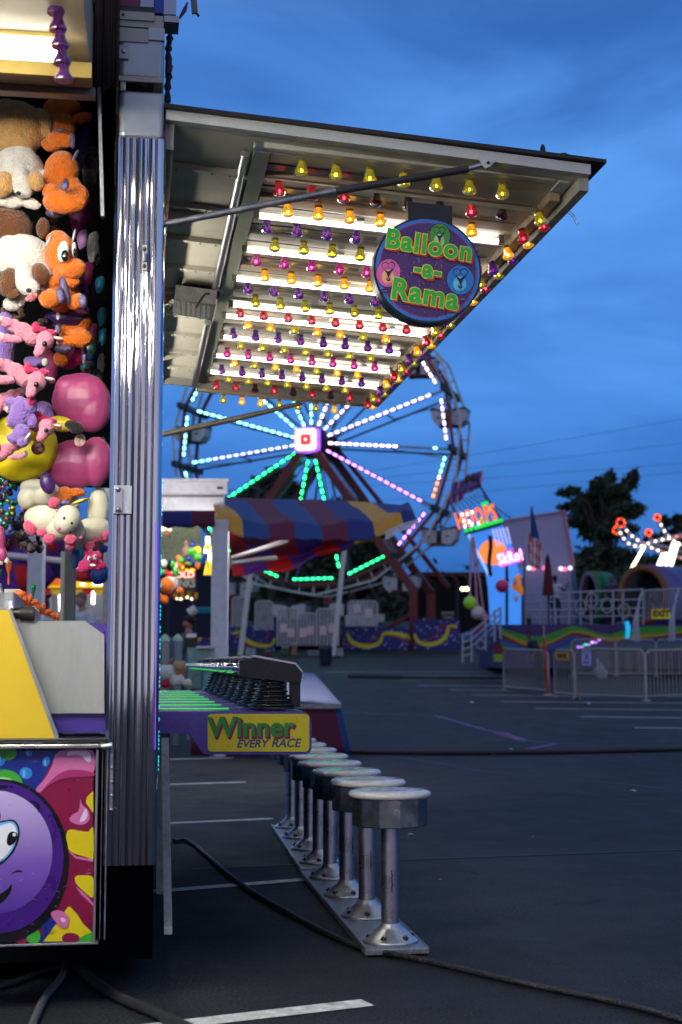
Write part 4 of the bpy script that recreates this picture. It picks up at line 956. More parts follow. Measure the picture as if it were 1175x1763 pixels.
toy('plush_dragon', 'orange plush dragon facing us with big eyes and grey foot soles', 'plush toy', 5.1, 115, 545, [
    ('head', OR_, [(105, 438, 29, 38), (100, 415, 22, 18), (126, 462, 23, 18, -.07), (112, 470, 22, 14, -.05)]),
    ('jaw', OR_, [(124, 486, 16, 10, -.05)]),
    ('body', OR_, [(105, 505, 32, 34, .02), (93, 485, 14, 10, -.04)]), ('leg', OR_, [(88, 515, 21, 17, -.09), (133, 520, 18, 15, -.09, -15)]),
    ('foot_pad', GLV, [(105, 508, 8, 15, -.15, -10, 7), (143, 518, 8, 12, -.15, -10, 7), (112, 500, 8, 26, -.12, -15, 8)], 'raw'),
    ('eye', EW, [(109, 433, 10, 19, -.10, 6, 6), (128, 429, 4, 13, -.075, 0, 5)], 'raw'), ('pupil', EYE, [(112, 440, 6.5, 10, -.122, 0, 4), (129, 434, 2.5, 7, -.088, 0, 4)], 'raw'),
    ('horn', mat('silver_fabric', lin(170, 165, 175), .35, .5), [(84, 415, 4, 14, -.03, 25), (128, 405, 3, 12, -.03, 10)], 'raw')])
toy('stuffed_shape', 'deep purple stuffed shape under the big-eyed orange dragon', 'plush toy', 5.15, 112, 560, [('body', DP_, [(115, 548, 34, 13, .02, 8), (140, 540, 14, 18, .03, 25)]), ('top', satin('plum', (110, 20, 80)), [(120, 535, 36, 7, .0, 8)]), ('tag', WHITE, [(100, 544, 3, 7, -.07, 0, .6)], 'raw')])
toy('plush_dragon', 'orange plush dragon with its back turned above the rose cushion', 'plush toy', 5.2, 130, 620, [
    ('body', OR_, [(128, 572, 28, 20), (140, 582, 20, 17, -.04), (118, 588, 22, 10, -.05), (105, 618, 14, 14, -.02)]), ('tail', OR_, [(145, 558, 14, 12, -.02, -40)]), ('wing', GLV, [(110, 600, 16, 9, -.05), (100, 566, 6, 9, -.06, 0, 4)], 'raw')])
toy('stuffed_shape', 'magenta stuffed shape with a silver edge beside the lower orange dragon', 'plush toy', 5.25, 135, 635, [('body', satin('hot_magenta', (190, 20, 100)), [(132, 610, 16, 20), (118, 628, 16, 8)]), ('edge', mat('silver_sequin', lin(190, 160, 200), .25, .6, bump=.8), [(145, 612, 6, 20, -.02)])])
def unicorn(lab, D, ox, oy, fx, s, body, mane, face=True):
    T = lambda L: [((ox + fx * (e[0]) * s), (oy + e[1] * s), e[2] * s, e[3] * s) + ((e[4] if len(e) > 4 else 0), (fx * e[5] if len(e) > 5 else 0)) + tuple(e[6:]) for e in L]
    p = [('body', body, T([(0, 0, 20, 15, 0, 30), (14, 12, 16, 14), (-18, -10, 14, 12), (-32, -16, 13, 9, -.02, 20), (-22, 14, 22, 8, -.03, 5), (-30, 12, 10, 8, -.03)])),
         ('head', body, T([(36, 16, 16, 17, -.05), (28, 30, 11, 12, -.07, 25), (24, 38, 9, 8, -.08)])),
         ('mane', mane, T([(46, 2, 11, 6, -.04, 15), (20, -6, 8, 11, -.02, -10), (32, -2, 9, 6, -.02)])),
         ('hoof', WH_, T([(-42, -20, 7, 7, -.03), (-40, 8, 7, 7, -.03)])),
         ('horn', mat('horn_glitter', lin(220, 190, 180), .3, .4), T([(58, 12, 10, 3, -.05, 10)]), 'raw'),
         ('ear', body, T([(62, 16, 6, 5, -.02), (52, 4, 4, 7, -.02, 30)]), 'raw')]
    if face: p += [('eye', EYE, T([(35, 22, 4.5, 5, -.095)]), 'raw'), ('nostril', mane, T([(26, 42, 1.6, 2.2, -.108)]), 'raw')]
    return toy('plush_unicorn', lab, 'plush toy', D, ox, oy + 40 * s, p)
unicorn('topmost pink plush unicorn, head to the right under the brown dog', 5.05, 42, 570, 1, 1.0, PK_, MG_)
unicorn('second pink plush unicorn, just below the topmost pink one', 5.0, 28, 640, 1, 1.0, PK_, MG_)
unicorn('pink plush unicorn at the left edge over the yellow cushion', 4.99, 12, 775, -1, .8, PK_, MG_)
unicorn('pink plush unicorn beside the lavender one with horn pointing right', 5.04, 50, 722, 1, .85, PK_, MG_)
unicorn('pale pink plush unicorn tucked below the second pink one', 5.08, 5, 690, -1, .9, PK_, MG_, False)
toy('plush_unicorn', 'small lavender plush unicorn hanging head down', 'plush toy', 4.97, 42, 775, [
    ('body', LV_, [(35, 710, 18, 28), (20, 693, 12, 10), (52, 700, 13, 16), (22, 722, 10, 14, 0, 20), (56, 725, 8, 12)]), ('head', LV_, [(38, 748, 17, 18, -.04), (40, 762, 10, 9, -.06), (22, 755, 12, 9, -.04, 20)]), ('horn', mat('horn_glitter', lin(220, 190, 180), .3, .4), [(48, 752, 3, 10, -.1, 35)], 'raw'), ('mane', MG_, [(55, 690, 8, 10, -.02)])])
toy('plush_unicorn', 'larger lavender plush unicorn at the left edge behind the pink ones', 'plush toy', 5.15, 10, 640, [('body', LV_, [(8, 575, 22, 40), (0, 610, 26, 32), (60, 622, 20, 10), (75, 706, 16, 16, .0), (85, 715, 9, 12)]), ('hoof', WH_, [(4, 552, 7, 8, -.1), (78, 624, 7, 8, -.04)])])
toy('cushion', 'upper large rose satin cushion pressed against the post', 'cushion', 5.2, 135, 745, [('body', RS_, [(140, 690, 52, 50, 0, 0, 26), (158, 708, 34, 38, 0, 0, 24), (120, 668, 26, 24, 0, 0, 20)])])
toy('cushion', 'lower large rose satin cushion above the white unicorn', 'cushion', 5.18, 140, 845, [('body', RS_, [(128, 800, 50, 44, 0, 0, 26), (165, 795, 30, 44, 0, 0, 22)]), ('badge', mat('toy_badge', lin(215, 180, 160), .3, var=.4, scale=60), [(138, 758, 10, 11, -.10, 20, 1.5)], 'raw')])
toy('cushion', 'small rose satin cushion behind the second pink unicorn', 'cushion', 5.2, 80, 660, [('body', RS_, [(80, 628, 20, 32, .0, -15, 16)])])
toy('cushion', 'round yellow cushion with a dark red mouth and black heart behind the unicorns', 'cushion', 5.12, 40, 835, [
    ('body', YL_, [(38, 770, 64, 62, .02, 0, 26), (105, 730, 24, 14, .0, 10, 12)]), ('mouth', satin('dark_red', (90, 10, 20)), [(66, 772, 12, 11, -.115, 0, 2)], 'raw'), ('eye', BK_, [(128, 735, 18, 12, -.085, 25, 5)])])
def wuni(lab, D, ox, oy, s, flip=1):
    T = lambda L: [((ox + flip * e[0] * s), (oy + e[1] * s), e[2] * s, e[3] * s) + ((e[4] if len(e) > 4 else 0), (flip * e[5] if len(e) > 5 else 0)) + tuple(e[6:]) for e in L]
    return toy('plush_unicorn', lab, 'plush toy', D, ox, oy + 40 * s, [
        ('body', CR_, T([(-20, 0, 40, 26, .03, 10), (5, 14, 30, 22, .02)])), ('head', CR_, T([(18, -2, 22, 24, -.07), (12, 6, 20, 20, -.08), (32, -22, 6, 8, -.04, 20)])),
        ('hoof', HP_, T([(-48, 14, 10, 15, .0, -30), (22, 34, 11, 10, -.08), (-14, 34, 12, 10, -.03), (-28, 22, 10, 8, -.0)])),
        ('horn', GD_, T([(38, -32, 16, 4, -.07, -20)]), 'raw'), ('nose', HP_, T([(2, 16, 3.5, 3, -.16)]), 'raw'),
        ('eye', BK_, T([(11, -3, 2.4, 2.8, -.165), (24, 6, 2.4, 2.8, -.165)]), 'raw')])
wuni('white plush unicorn with golden horn and pink hooves below the rose cushion', 5.05, 100, 895, 1.0)
wuni('white plush unicorn behind the golden-horned one, its head to the right', 5.12, 142, 912, .85, -1)
toy('plush_unicorn', 'white plush unicorn turned away, left of the golden-horned one', 'plush toy', 5.12, 70, 880, [('body', CR_, [(48, 858, 18, 20), (75, 850, 32, 24, .02), (60, 838, 26, 14)]), ('hoof', HP_, [(93, 866, 11, 11, -.06), (39, 876, 3, 3, -.06)]), ('patch', DP_, [(82, 832, 13, 20, -.07, -15)])])
toy('plush_horse', 'pale plush animal with a pink hoof hanging against the post', 'plush toy', 5.22, 170, 935, [('body', CR_, [(170, 878, 20, 40), (174, 905, 13, 26)]), ('hoof', HP_, [(174, 924, 12, 10), (162, 945, 9, 16)])])
toy('plush_dragon', 'small orange plush with a blue-banded foot under the lower rose cushion', 'plush toy', 5.12, 115, 870, [('body', OR_, [(112, 855, 14, 18), (132, 848, 18, 8)]), ('foot_pad', GLV, [(112, 866, 11, 6, -.05)], 'raw')])
toy('plush_star', 'hot pink smiling starfish plush lowest in the bunch', 'plush toy', 5.05, 158, 985, [
    ('body', fur('hot_pink', (225, 40, 120)), [(158, 968, 16, 14), (146, 974, 12, 10, 0, 30), (172, 974, 12, 8, 0, -20), (154, 955, 8, 10), (168, 957, 8, 9), (140, 980, 10, 7)]), ('mouth', EW, [(160, 973, 5.5, 2.6, -.045, 5, 1.5)], 'raw'), ('eye', EW, [(154, 962, 3.5, 4.5, -.04, 0, 2), (164, 959, 3.5, 4.5, -.04, 0, 2)], 'raw'), ('pupil', EYE, [(155, 962, 1.5, 2, -.048, 0, 1), (165, 958, 1.5, 2, -.048, 0, 1)], 'raw')])
for L_, lab, D in (([(DP_, 145, 255, 12, 40), (BK_, 155, 290, 14, 40)], 'dark purple plush behind the upper orange dragons', 5.5), ([(satin('plum', (110, 20, 80)), 140, 372, 22, 26), (GLV, 150, 355, 6, 14)], 'plum satin plush between the second and third orange dragons', 5.35),
                   ([(WH_, 160, 425, 11, 28), (BK_, 166, 410, 5, 9), (BK_, 168, 445, 5, 12)], 'black and white plush behind the big-eyed dragon', 5.6), ([(TL_, 172, 490, 9, 16), (TL_, 176, 545, 9, 18)], 'teal satin plush deep in the row near the post', 5.7),
                   ([(TL_, 178, 580, 8, 16), (MULTI, 165, 575, 8, 14)], 'teal and tinsel plush below the other teal one', 5.7), ([(satin('magenta', (150, 30, 100)), 150, 475, 12, 26), (DP_, 148, 500, 12, 16)], 'magenta satin plush right of the dragon snout', 5.4),
                   ([(MULTI, 158, 600, 16, 16), (BL_, 158, 612, 10, 12), (MULTI, 150, 632, 14, 12)], 'tinsel covered plush by the magenta shape', 5.4), ([(RS_, 160, 575, 10, 20)], 'rose plush edge behind the lower orange dragon', 5.5),
                   ([(MULTI, 168, 650, 10, 18), (CR_, 174, 628, 7, 22)], 'speckled plush between tinsel and rose cushion', 5.45), ([(MULTI, 172, 765, 10, 14)], 'tinsel plush in the gap between the rose cushions', 5.4),
                   ([(satin('mauve', (150, 100, 160)), 142, 412, 10, 18)], 'mauve plush head behind the dragon horns', 5.35), ([(BK_, 165, 480, 12, 40), (BK_, 168, 560, 12, 30)], 'black plush filling the dark right of the orange dragons', 5.9),
                   ([(BR_, 172, 940, 8, 14), (TL_, 135, 955, 10, 16), (BL_, 178, 945, 9, 8)], 'brown and blue plush ends behind the starfish', 5.4), ([(satin('steel_blue', (50, 90, 150)), 130, 962, 9, 18)], 'steel blue plush ear left of the starfish', 5.2),
                   ([(satin('cobalt', (25, 60, 140)), 172, 990, 16, 16)], 'cobalt plush peeking out under the starfish', 5.6)):
    t = thing('plush_toy', lab, 'plush toy', at(L_[0][1], L_[0][2], D), 0, 'plush prizes hanging in the game trailer')
    for m, x, y, rx, ry in L_: blend(ells(MB().use(m, True), D, [(x, y, rx, ry), (x + rx * .5, y - ry * .6, rx * .6, ry * .4), (x - rx * .3, y + ry * .7, rx * .5, ry * .4)]).build('body', parent=t), .007, 4)
# curly dark plush hanging under the bunch
def curly(lab, pts, D, m, n=90):
    t = thing('plush_toy', lab, 'plush toy', at(pts[0][0], pts[0][1] + 30, D), 0, 'plush prizes hanging in the game trailer')
    mb = MB().use(m, True); s_ = D / F
    for _ in range(n):
        x, y, rx, ry = random.choice(pts); a_ = random.uniform(0, 2 * pi); r_ = sqrt(random.random())
        mb.ell(at(x + rx * r_ * cos(a_), y + ry * r_ * sin(a_), D + random.uniform(-.05, .05)), [random.uniform(3.5, 7) * s_ for _ in range(3)], n=7, m=5)
    mb.build('body', parent=t)
curly('curly dark grey plush hanging above the white booth post', [(48, 925, 22, 24), (42, 895, 22, 26), (60, 940, 14, 10)], 5.3, GY_)
curly('mottled colourful plush at the left edge under the yellow cushion', [(8, 870, 18, 30), (5, 910, 14, 30), (12, 835, 20, 16)], 5.2, MULTI)
toy('plush_toy', 'rainbow footed plush low at the left edge', 'plush toy', 5.1, 5, 975, [('body', RS_, [(0, 930, 10, 26), (4, 955, 9, 14)]), ('hoof', WH_, [(2, 968, 5, 6), (12, 966, 4, 6)])])
curly('olive and brown mottled plush filling between the dogs and unicorns', [(80, 560, 12, 12), (15, 540, 30, 14), (60, 395, 20, 10)], 5.35, BR_, 50)

curly('brown fleece plush filling the gap between the dogs and the orange dragons', [(84, 385, 14, 26), (88, 400, 12, 14), (80, 340, 12, 20)], 5.32, BR_, 60)
curly('violet satin plush filling the gap behind the big-eyed dragon', [(80, 560, 16, 20), (88, 470, 8, 30)], 5.35, DP_, 50)
# ------------------------------------------------------------------ ferris wheel
FY = 65.0
fe = thing('ferris_wheel', 'large ferris wheel with coloured light strips and a glowing square hub', 'ferris wheel', (at(538, 762, FY).x, FY, gz(FY)))
FC = at(538, 762, FY); psi = radians(17); TX = Vector((cos(psi), -sin(psi), 0)); AX = Vector((sin(psi), cos(psi), 0)); RW = 6.68
def W(r, ang, d): return FC + TX * (r * cos(radians(ang))) + UP * (r * sin(radians(ang))) + AX * d
RED = paint('ferris_red', (105, 24, 22), .45); FWH = paint('ferris_white', (190, 190, 190), .4, dirt=.1); FDK = paint('ferris_dark', (25, 25, 30), .5); SIL = paint('ferris_silver_spoke', (120, 125, 130), .4, metal=.4)
DW = 1.9
angs = [18.8 + 24 * k for k in range(15)]
for d, nm in ((0, 'front_rim'), (DW, 'rear_rim')):
    rm = MB()
    for k in range(15):
        a0, a1 = angs[k], angs[k] + 24
        rm.use(RED).bar(W(RW * 1.0, a0, d), W(RW * 1.0, a1, d), .14, .14, up=AX); rm.use(FWH).bar(W(RW * 1.035, a0, d), W(RW * 1.055, a0 + 12, d), .09, .09, up=AX).bar(W(RW * 1.055, a0 + 12, d), W(RW * 1.035, a1, d), .09, .09, up=AX)
        for f in (.25, .5, .75): rm.use(FWH).bar(W(RW * (cos(radians(12)) / cos(radians(24 * f - 12))), a0 + 24 * f, d), W(RW * 1.05, a0 + 24 * f, d), .05, .05, up=AX)
    rm.build(nm, parent=fe)
for k, a_ in enumerate(angs):
    sp_ = MB().use(FWH if d else SIL)
    sp_.use(SIL).bar(W(.6, a_, .06), W(RW, a_, .06), .09, .09, up=AX); sp_.use(FDK).bar(W(.6, a_, DW), W(RW, a_, DW), .08, .08, up=AX)
    sp_.use(SIL).bar(W(.5, a_, DW * .5), W(RW * .55, a_ + 1, .1), .05, .05, up=AX).bar(W(RW * .55, a_ + 1, DW), W(RW * .98, a_ - 2, DW), .05, .05, up=AX)
    sp_.bar(W(RW * .55, a_, 0), W(RW * .55, a_, DW), .06, .06)
    sp_.build('spoke', parent=fe)
    cb = MB().use(FDK).bar(W(RW, a_, -.75), W(RW, a_, DW + .8), .20, .26); cb.build('cross_beam', parent=fe)
GRNL = (20, 255, 130); PUL = (195, 120, 255); LIL = (232, 210, 255); CYL = (130, 238, 255); ORL = (255, 120, 40); WHL = (200, 190, 255)
def ledmat(rgb, s=6.0):
    return mat('led_%d_%d_%d' % rgb, (.8, .8, .8), .4, var=0, emit=lin(*rgb), es=s)
def led(p, q, colf, n, back=True):
    s_ = MB().use(FDK).bar(p + AX * .03, q + AX * .03, .16, .06, up=AX)
    for i in range(n):
        c = colf(i / max(1, n - 1)); g0, g1 = (i + .2) / n, (i + .8) / n
        s_.use(ledmat(c), True).tube([p.lerp(q, g0) - AX * .06, p.lerp(q, g1) - AX * .06], .05, 6)
    o = s_.build('light_strip', parent=fe)
spk = {0: WHL, 1: WHL, 2: LIL, 3: CYL, 4: CYL, 5: CYL, 6: CYL, 7: (130, 140, 255), 8: GRNL, 9: GRNL, 10: GRNL, 11: GRNL, 12: GRNL, 13: PUL, 14: WHL}
for k, a_ in enumerate(angs):
    c = spk[k]; r1 = RW * (.9 if k != 14 else .62)
    cf = (lambda t, c=c: c) if k != 7 else (lambda t: CYL if t > .85 else (150, 160, 255))
    if k == 14: cf = lambda t: LIL
    if k in (9, 12): continue
    led(W(.78, a_, -.05), W(r1, a_, -.05), cf, 15 if k != 14 else 11)
p = W(RW * .86, angs[14], -.1); led(p, W(RW * .9, angs[14], -.1), lambda t: CYL, 1)
rimc = {0: lambda t: LIL, 14: lambda t: WHL, 13: lambda t: (ORL if t < .5 else ((235, 200, 180) if t < .6 else CYL)), 12: lambda t: PUL, 10: lambda t: GRNL, 11: lambda t: GRNL, 9: lambda t: GRNL, 6: lambda t: CYL, 5: lambda t: CYL,
        7: lambda t: ((255, 70, 50) if .35 < t < .6 or t > .9 else (190, 120, 255) if t > .6 else CYL), 8: lambda t: GRNL}
for k, cf in rimc.items():
    a0 = angs[k]; led(W(RW * .955, a0 + 3, -.1), W(RW * .955, a0 + 21, -.1), cf, 6 if k in (0, 14, 12, 7) else 7)
# hub
HUBG = glow('hub_light_white', (245, 235, 255), 1.6); HUBR = glow('hub_light_red', (255, 60, 20), 1.4); HUBP = glow('hub_light_purple', (170, 90, 255), 1.3)
hx, hz_ = TX, UP
def hubsq(mb, m, s, d, dep):
    rr = rrect(-s, -s, s, s, s * .35); mb.use(m).prism([FC + TX * x - UP * y - AX * (d) for x, y in rr], AX * dep)
hb = MB(); hubsq(hb, HUBP, .57, .95, .4); hubsq(hb, HUBG, .50, .97, .02); hubsq(hb, HUBR, .25, .985, .015); hubsq(hb, HUBG, .06, .995, .01)
hb.use(glow('hub_dim', (60, 20, 40), .3)); hubsq(hb, glow('hub_dim', (60, 20, 40), .3), .12, .99, .01); hubsq(hb, HUBG, .05, 1.0, .01)
hb.build('hub_light', parent=fe)
hb = MB().use(FDK, True).tube([FC - AX * .6, FC + AX * (DW + .6)], .35, 16).tube([FC - AX * .12, FC + AX * .05], .75, 20).tube([FC + AX * (DW - .05), FC + AX * (DW + .1)], .75, 20); hb.build('hub', parent=fe)
zg = gz(FY)
for d, sp2 in ((-.55, 1), (DW + .55, 1)):
    for sx in (-1, 1):
        foot = FC + TX * (sx * 4.9) + AX * (d + (0 if d < 0 else .4)); foot.z = zg + 2.6
        lg = MB().use(RED).bar(FC + AX * d, foot, .36, .30, up=AX); lg.bar(foot, Vector((foot.x, foot.y, zg)), .36, .36)
        lg.bar(Vector((foot.x, foot.y, zg + 1.6)), Vector((foot.x, foot.y, zg + .3)) - TX * sx * 2.2, .18, .18, up=AX)
        lg.build('support_leg', parent=fe)
for sx in (1,):
    MB().use(RED).bar(FC + TX * .4 + AX * (DW + 1.0), FC + TX * 5.6 + AX * (DW + 1.6) - UP * 6.6, .2, .2, up=AX).build('support_leg', parent=fe)
bs = MB().use(FDK).box(Vector((FC.x, FY + 1.2, zg + .35)), (11, 3.0, .35)); bs.use(RED).box(Vector((FC.x, FY + .2, zg + .6)), (11, .3, .3)); bs.build('base_frame', parent=fe)
# tubs
TUBW = paint('tub_white', (185, 185, 190), .35, coat=.3); TUBD = paint('tub_dark_rim', (20, 20, 24), .5); TUBR = paint('tub_maroon', (95, 25, 30), .5)
def tub(mb_, c, yaw, sc=1.0):
    X = Vector((cos(yaw), sin(yaw), 0)); Y = Vector((-sin(yaw), cos(yaw), 0)); P = lambda x, y, z: c + X * x * sc + Y * y * sc + UP * z * sc
    for s in (-1, 1):
        x0, x1 = .16 * s, .80 * s; mb_.use(TUBW)
        prof = [(.14 * s, -1.65), (.14 * s, -1.02), (.80 * s, -.92), (.90 * s, -1.0), (.82 * s, -1.45), (.55 * s, -1.72)]
        if s < 0: prof.reverse()
        mb_.prism([P(x, -.46, z) for x, z in prof], Y * .92 * sc)
        mb_.use(TUBD).prism([P(x, -.47, z) for x, z in ([(.12 * s, -1.02), (.12 * s, -.96), (.82 * s, -.80), (.92 * s, -.9), (.92 * s, -1.0), (.80 * s, -.92)][::s])], Y * .94 * sc)
        mb_.use(paint('tub_lettering', (60, 70, 90))).box(P(.48 * s, -.466, -1.3), (.28 * sc, .01, .07 * sc))
    mb_.use(TUBR).box(P(0, 0, -1.66), (1.05 * sc, .8 * sc, .12 * sc)).use(TUBD).box(P(0, 0, -1.35), (.26 * sc, .7 * sc, .5 * sc))
    mb_.use(FDK, True).tube([P(0, 0, 0), P(0, 0, -1.5)], .045 * sc, 6).tube([P(-.5, 0, -.95), P(0, 0, -.75), P(.5, 0, -.95)], .03 * sc, 6)
for k, a_ in enumerate(angs):
    if k in (14, 8): continue
    for off in ((DW * .5,) if k not in (0,) else (DW * .5,)):
        m_ = MB(); tub(m_, W(RW, a_, off), -psi, .92); m_.build('passenger_tub', parent=fe)
# platform panels along the front with painted squiggles
PN = paint('star_panel_navy', (24, 36, 110), .5); SQY = paint('squiggle_yellow', (225, 210, 30)); SQM = paint('squiggle_magenta', (150, 30, 90)); SPD = paint('panel_speck', (160, 170, 210))
def star_panel(x0, x1, ytop, ybot, D, label, seed, dark=1):
    rn = random.Random(seed); t = thing('decorated_panel', label, 'ride panel', at((x0 + x1) / 2, ybot, D), 0, 'star and squiggle panels along the ferris wheel')
    p0, p1 = at(x0, ytop, D), at(x1, ytop, D); zb_ = gz(D) + .12
    b_ = MB().use(PN).prism([Vector((p0.x, D, p0.z)), Vector((p1.x, D, p1.z)), Vector((p1.x, D, zb_)), Vector((p0.x, D, zb_))], (0, .12, 0)); b_.build('board', parent=t)
    s_ = MB(); h = p0.z - zb_; wd = p1.x - p0.x
    for i in range(int(wd * 22)):
        c = Vector((p0.x + rn.random() * wd, D - .004, zb_ + rn.random() * h)); r_ = rn.uniform(.015, .05)
        s_.use(SPD).add([c + Vector((r_ * cos(j), 0, r_ * sin(j))) for j in [pi / 3 * q for q in range(6)]], [tuple(range(6))], False)
    for m, ph_, am, th, ly in ((SQM, 1.2, .30, .06, .008), (SQY, 0, .30, .11, .012)):
        L = []; n = int(wd * 14)
        for i in range(n + 1):
            x = i / n * wd; x2 = x + .18 * sin(x * 4.3 + ph_ + seed); z = zb_ + h * .48 + h * am * sin(x * 2.6 + ph_ + seed) * (.8 + .3 * sin(x * 1.3))
            L.append(Vector((p0.x + min(wd, max(0, x2)), D - ly, z)))
        for i in range(n):
            d = (L[i + 1] - L[i]);
            if d.length < 1e-5: continue
            d.normalize(); nn = Vector((-d.z, 0, d.x)) * th * (.5 + .35 * abs(sin(i * .13)))
            s_.use(m).add([L[i] - nn, L[i + 1] + d * .01 - nn, L[i + 1] + d * .01 + nn, L[i] + nn], [(0, 1, 2, 3)], False)
    s_.build('painted_design', parent=t)['kind'] = 'stuff'
star_panel(396, 475, 1078, 1118, 62.5, 'star panel left of the folding gates under the striped canopy', 1)
star_panel(590, 703, 1080, 1118, 62.5, 'star panel between the white canopy leg and the red ride post', 2)
star_panel(713, 792, 1066, 1112, 62.5, 'star panel right of the red post, behind the stairs', 3)
star_panel(300, 372, 1082, 1118, 62.5, 'star panel seen through the second booth', 4)
# translucent gates
GT = mat('wire_mesh_gate', (.5, .5, .52), .5, .3, var=.3, scale=3, alpha=.38)
for i, (x0, x1, y0, y1) in enumerate(((400, 425, 1028, 1080), (440, 470, 1035, 1085), (478, 512, 1048, 1112), (512, 545, 1056, 1112), (545, 583, 1048, 1112), (600, 650, 1035, 1078))):
    D = 61 - i * .15; t = thing('gate', ['mesh gate beside the left canopy leg', 'mesh gate just right of the left canopy leg', 'mesh gate left of the two papers', 'mesh gate with papers taped on it', 'mesh gate behind the right canopy leg', 'grey ramp railing right of the gates'][i], 'gate', at((x0 + x1) / 2, y1, D), 0, 'folding mesh gates before the ferris wheel')
    p0, p1 = at(x0, y1, D), at(x1, y0, D); fr_ = MB().use(FWH, True)
    fr_.tube([Vector((p0.x, D, p0.z)), Vector((p0.x, D, p1.z - .1)), Vector((p0.x + .1, D, p1.z)), Vector((p1.x - .1, D, p1.z)), Vector((p1.x, D, p1.z - .1)), Vector((p1.x, D, p0.z))], .03, 6)
    for j in range(1, 6): x = p0.x + (p1.x - p0.x) * j / 6; fr_.tube([(x, D, p0.z), (x, D, p1.z)], .015, 5)
    fr_.build('frame', parent=t); MB().use(GT).box(((p0.x + p1.x) / 2, D + .02, (p0.z + p1.z) / 2), (p1.x - p0.x - .05, .01, p1.z - p0.z - .05)).build('mesh', parent=t)
    pp = MB()
    for j in range(2):
        x = p0.x + (p1.x - p0.x) * (.3 + .4 * j); pp.use(paint('paper_notice', (200, 200, 215) if (i + j) % 2 else (215, 190, 190))).box((x, D - .04, p0.z + .55 + .1 * ((i + j) % 3)), (.3, .006, .38))
    if i > 1: build_each(pp, 'notice', t)
bn = thing('operator_booth', 'low grey operator box with a small red sign behind the gates', 'booth', at(565, 1080, 63))
bevel(MB().use(FWH).box(at(620, 1070, 62.8), (1.3, .8, .5)).build('cabinet', parent=bn), .05); MB().use(RED).box(at(566, 1034, 62), (.38, .05, .3)).build('sign', parent=bn); MB().use(FDK).tube([at(566, 1034, 62.1), at(566, 1100, 62.1)], .04).build('post', parent=bn)
# trash can
tcn = thing('trash_can', 'dark blue trash can alone on the far asphalt', 'trash can', G(561, 1145)); q = WM[tcn].translation; s_ = q.y / F
MB().use(paint('trash_navy', (25, 32, 50), .5), True).lathe(q, [(9.5 * s_, 0), (10.5 * s_, 4 * s_), (11.5 * s_, 28 * s_), (12 * s_, 30 * s_)], 20).build('bin', parent=tcn)
MB().use(paint('bag_edge', (40, 45, 60), .4), True).lathe(q, [(12.4 * s_, 27 * s_), (12.6 * s_, 31 * s_), (11 * s_, 31.5 * s_)], 20).build('bag', parent=tcn)

# ------------------------------------------------------------------ trees and treeline
LEAF = mat('night_leaf', (.035, .055, .025), .75, var=.35, scale=.6); TRK = mat('bark', (.05, .04, .03), .9, var=.3, scale=2, bump=.5)
def leafset(mb, blobs, n, size, rn):
    tot = sum(b[3] * b[4] for b in blobs)
    for (x, y, z, rx, rz_) in blobs:
        for _ in range(int(n * rx * rz_ / tot)):
            u = Vector((rn.gauss(0, 1), rn.gauss(0, 1), rn.gauss(0, 1))).normalized() * rn.random() ** .5 * (1.0 if rn.random() < .8 else 1.35)
            c = Vector((x + u.x * rx, y + u.y * rx * .8, z + u.z * rz_)); a = Vector((rn.uniform(-1, 1), rn.uniform(-1, 1), rn.uniform(-1, 1))).normalized() * size * rn.uniform(.6, 1.3)
            b = a.cross(Vector((rn.uniform(-1, 1), rn.uniform(-1, 1), rn.uniform(-1, 1)))).normalized() * size * .5
            mb.add([c - a, c - b * .7, c + a, c + b * .9], [(0, 1, 2, 3)], False)
def mktree(label, D, base, blobs, n, size, seed, tr_r=.35):
    rn = random.Random(seed); b0 = at(base[0], base[1], D); b0.z = gz(D)
    t = thing('tree', label, 'tree', b0); s_ = D / F
    B = [(*at(x, y, D + rn.uniform(-2, 2)), rx * s_, ry * s_) for x, y, rx, ry in blobs]
    tk = MB().use(TRK, True); top = Vector((sum(b[0] for b in B) / len(B), D, sum(b[2] for b in B) / len(B)))
    tk.tube(spline([b0, b0.lerp(top, .4) + Vector((.3, 0, 0)), b0.lerp(top, .8), top], 4, False), [tr_r * (1 - .6 * i / 12) for i in range(13)], 8)
    for b in B: tk.tube([b0.lerp(top, .45 + .4 * rn.random()), Vector(b[:3]).lerp(top, .5) - UP * .4, Vector(b[:3])], [tr_r * .4, tr_r * .22, .04], 6)
    tk.build('trunk', parent=t); cr = MB().use(LEAF); leafset(cr, B, n, size, rn); cr.build('crown', parent=t); return t
mktree('tall dark tree rising behind the white tower and the green barrel', 88, (1045, 1080), [(1035, 850, 26, 22), (1010, 870, 30, 22), (1060, 860, 28, 20), (1085, 830, 14, 16), (1092, 815, 8, 8), (1050, 822, 12, 12), (985, 845, 14, 8), (968, 850, 10, 5), (975, 873, 14, 6), (1000, 895, 26, 16), (1040, 890, 40, 20),
        (1080, 880, 26, 16), (1098, 875, 14, 8), (1050, 915, 36, 16), (1015, 918, 18, 12), (1040, 940, 20, 16), (1080, 912, 20, 10), (1065, 845, 20, 12), (1030, 830, 14, 10)], 9500, .20, 5, .5)
mktree('dark tree below and right of the tall one, behind the spinning ride', 85, (1075, 1080), [(1030, 965, 40, 26), (1070, 975, 40, 34), (1010, 995, 34, 26), (1100, 990, 36, 30), (1050, 1010, 60, 26), (1140, 1000, 40, 24), (1135, 975, 26, 18)], 5200, .33, 6)
mktree('leafy tree tops at the right edge behind the light arms', 92, (1160, 1080), [(1160, 935, 22, 22), (1145, 900, 10, 8), (1170, 900, 12, 14), (1125, 930, 16, 10), (1175, 960, 20, 20)], 1500, .3, 7)
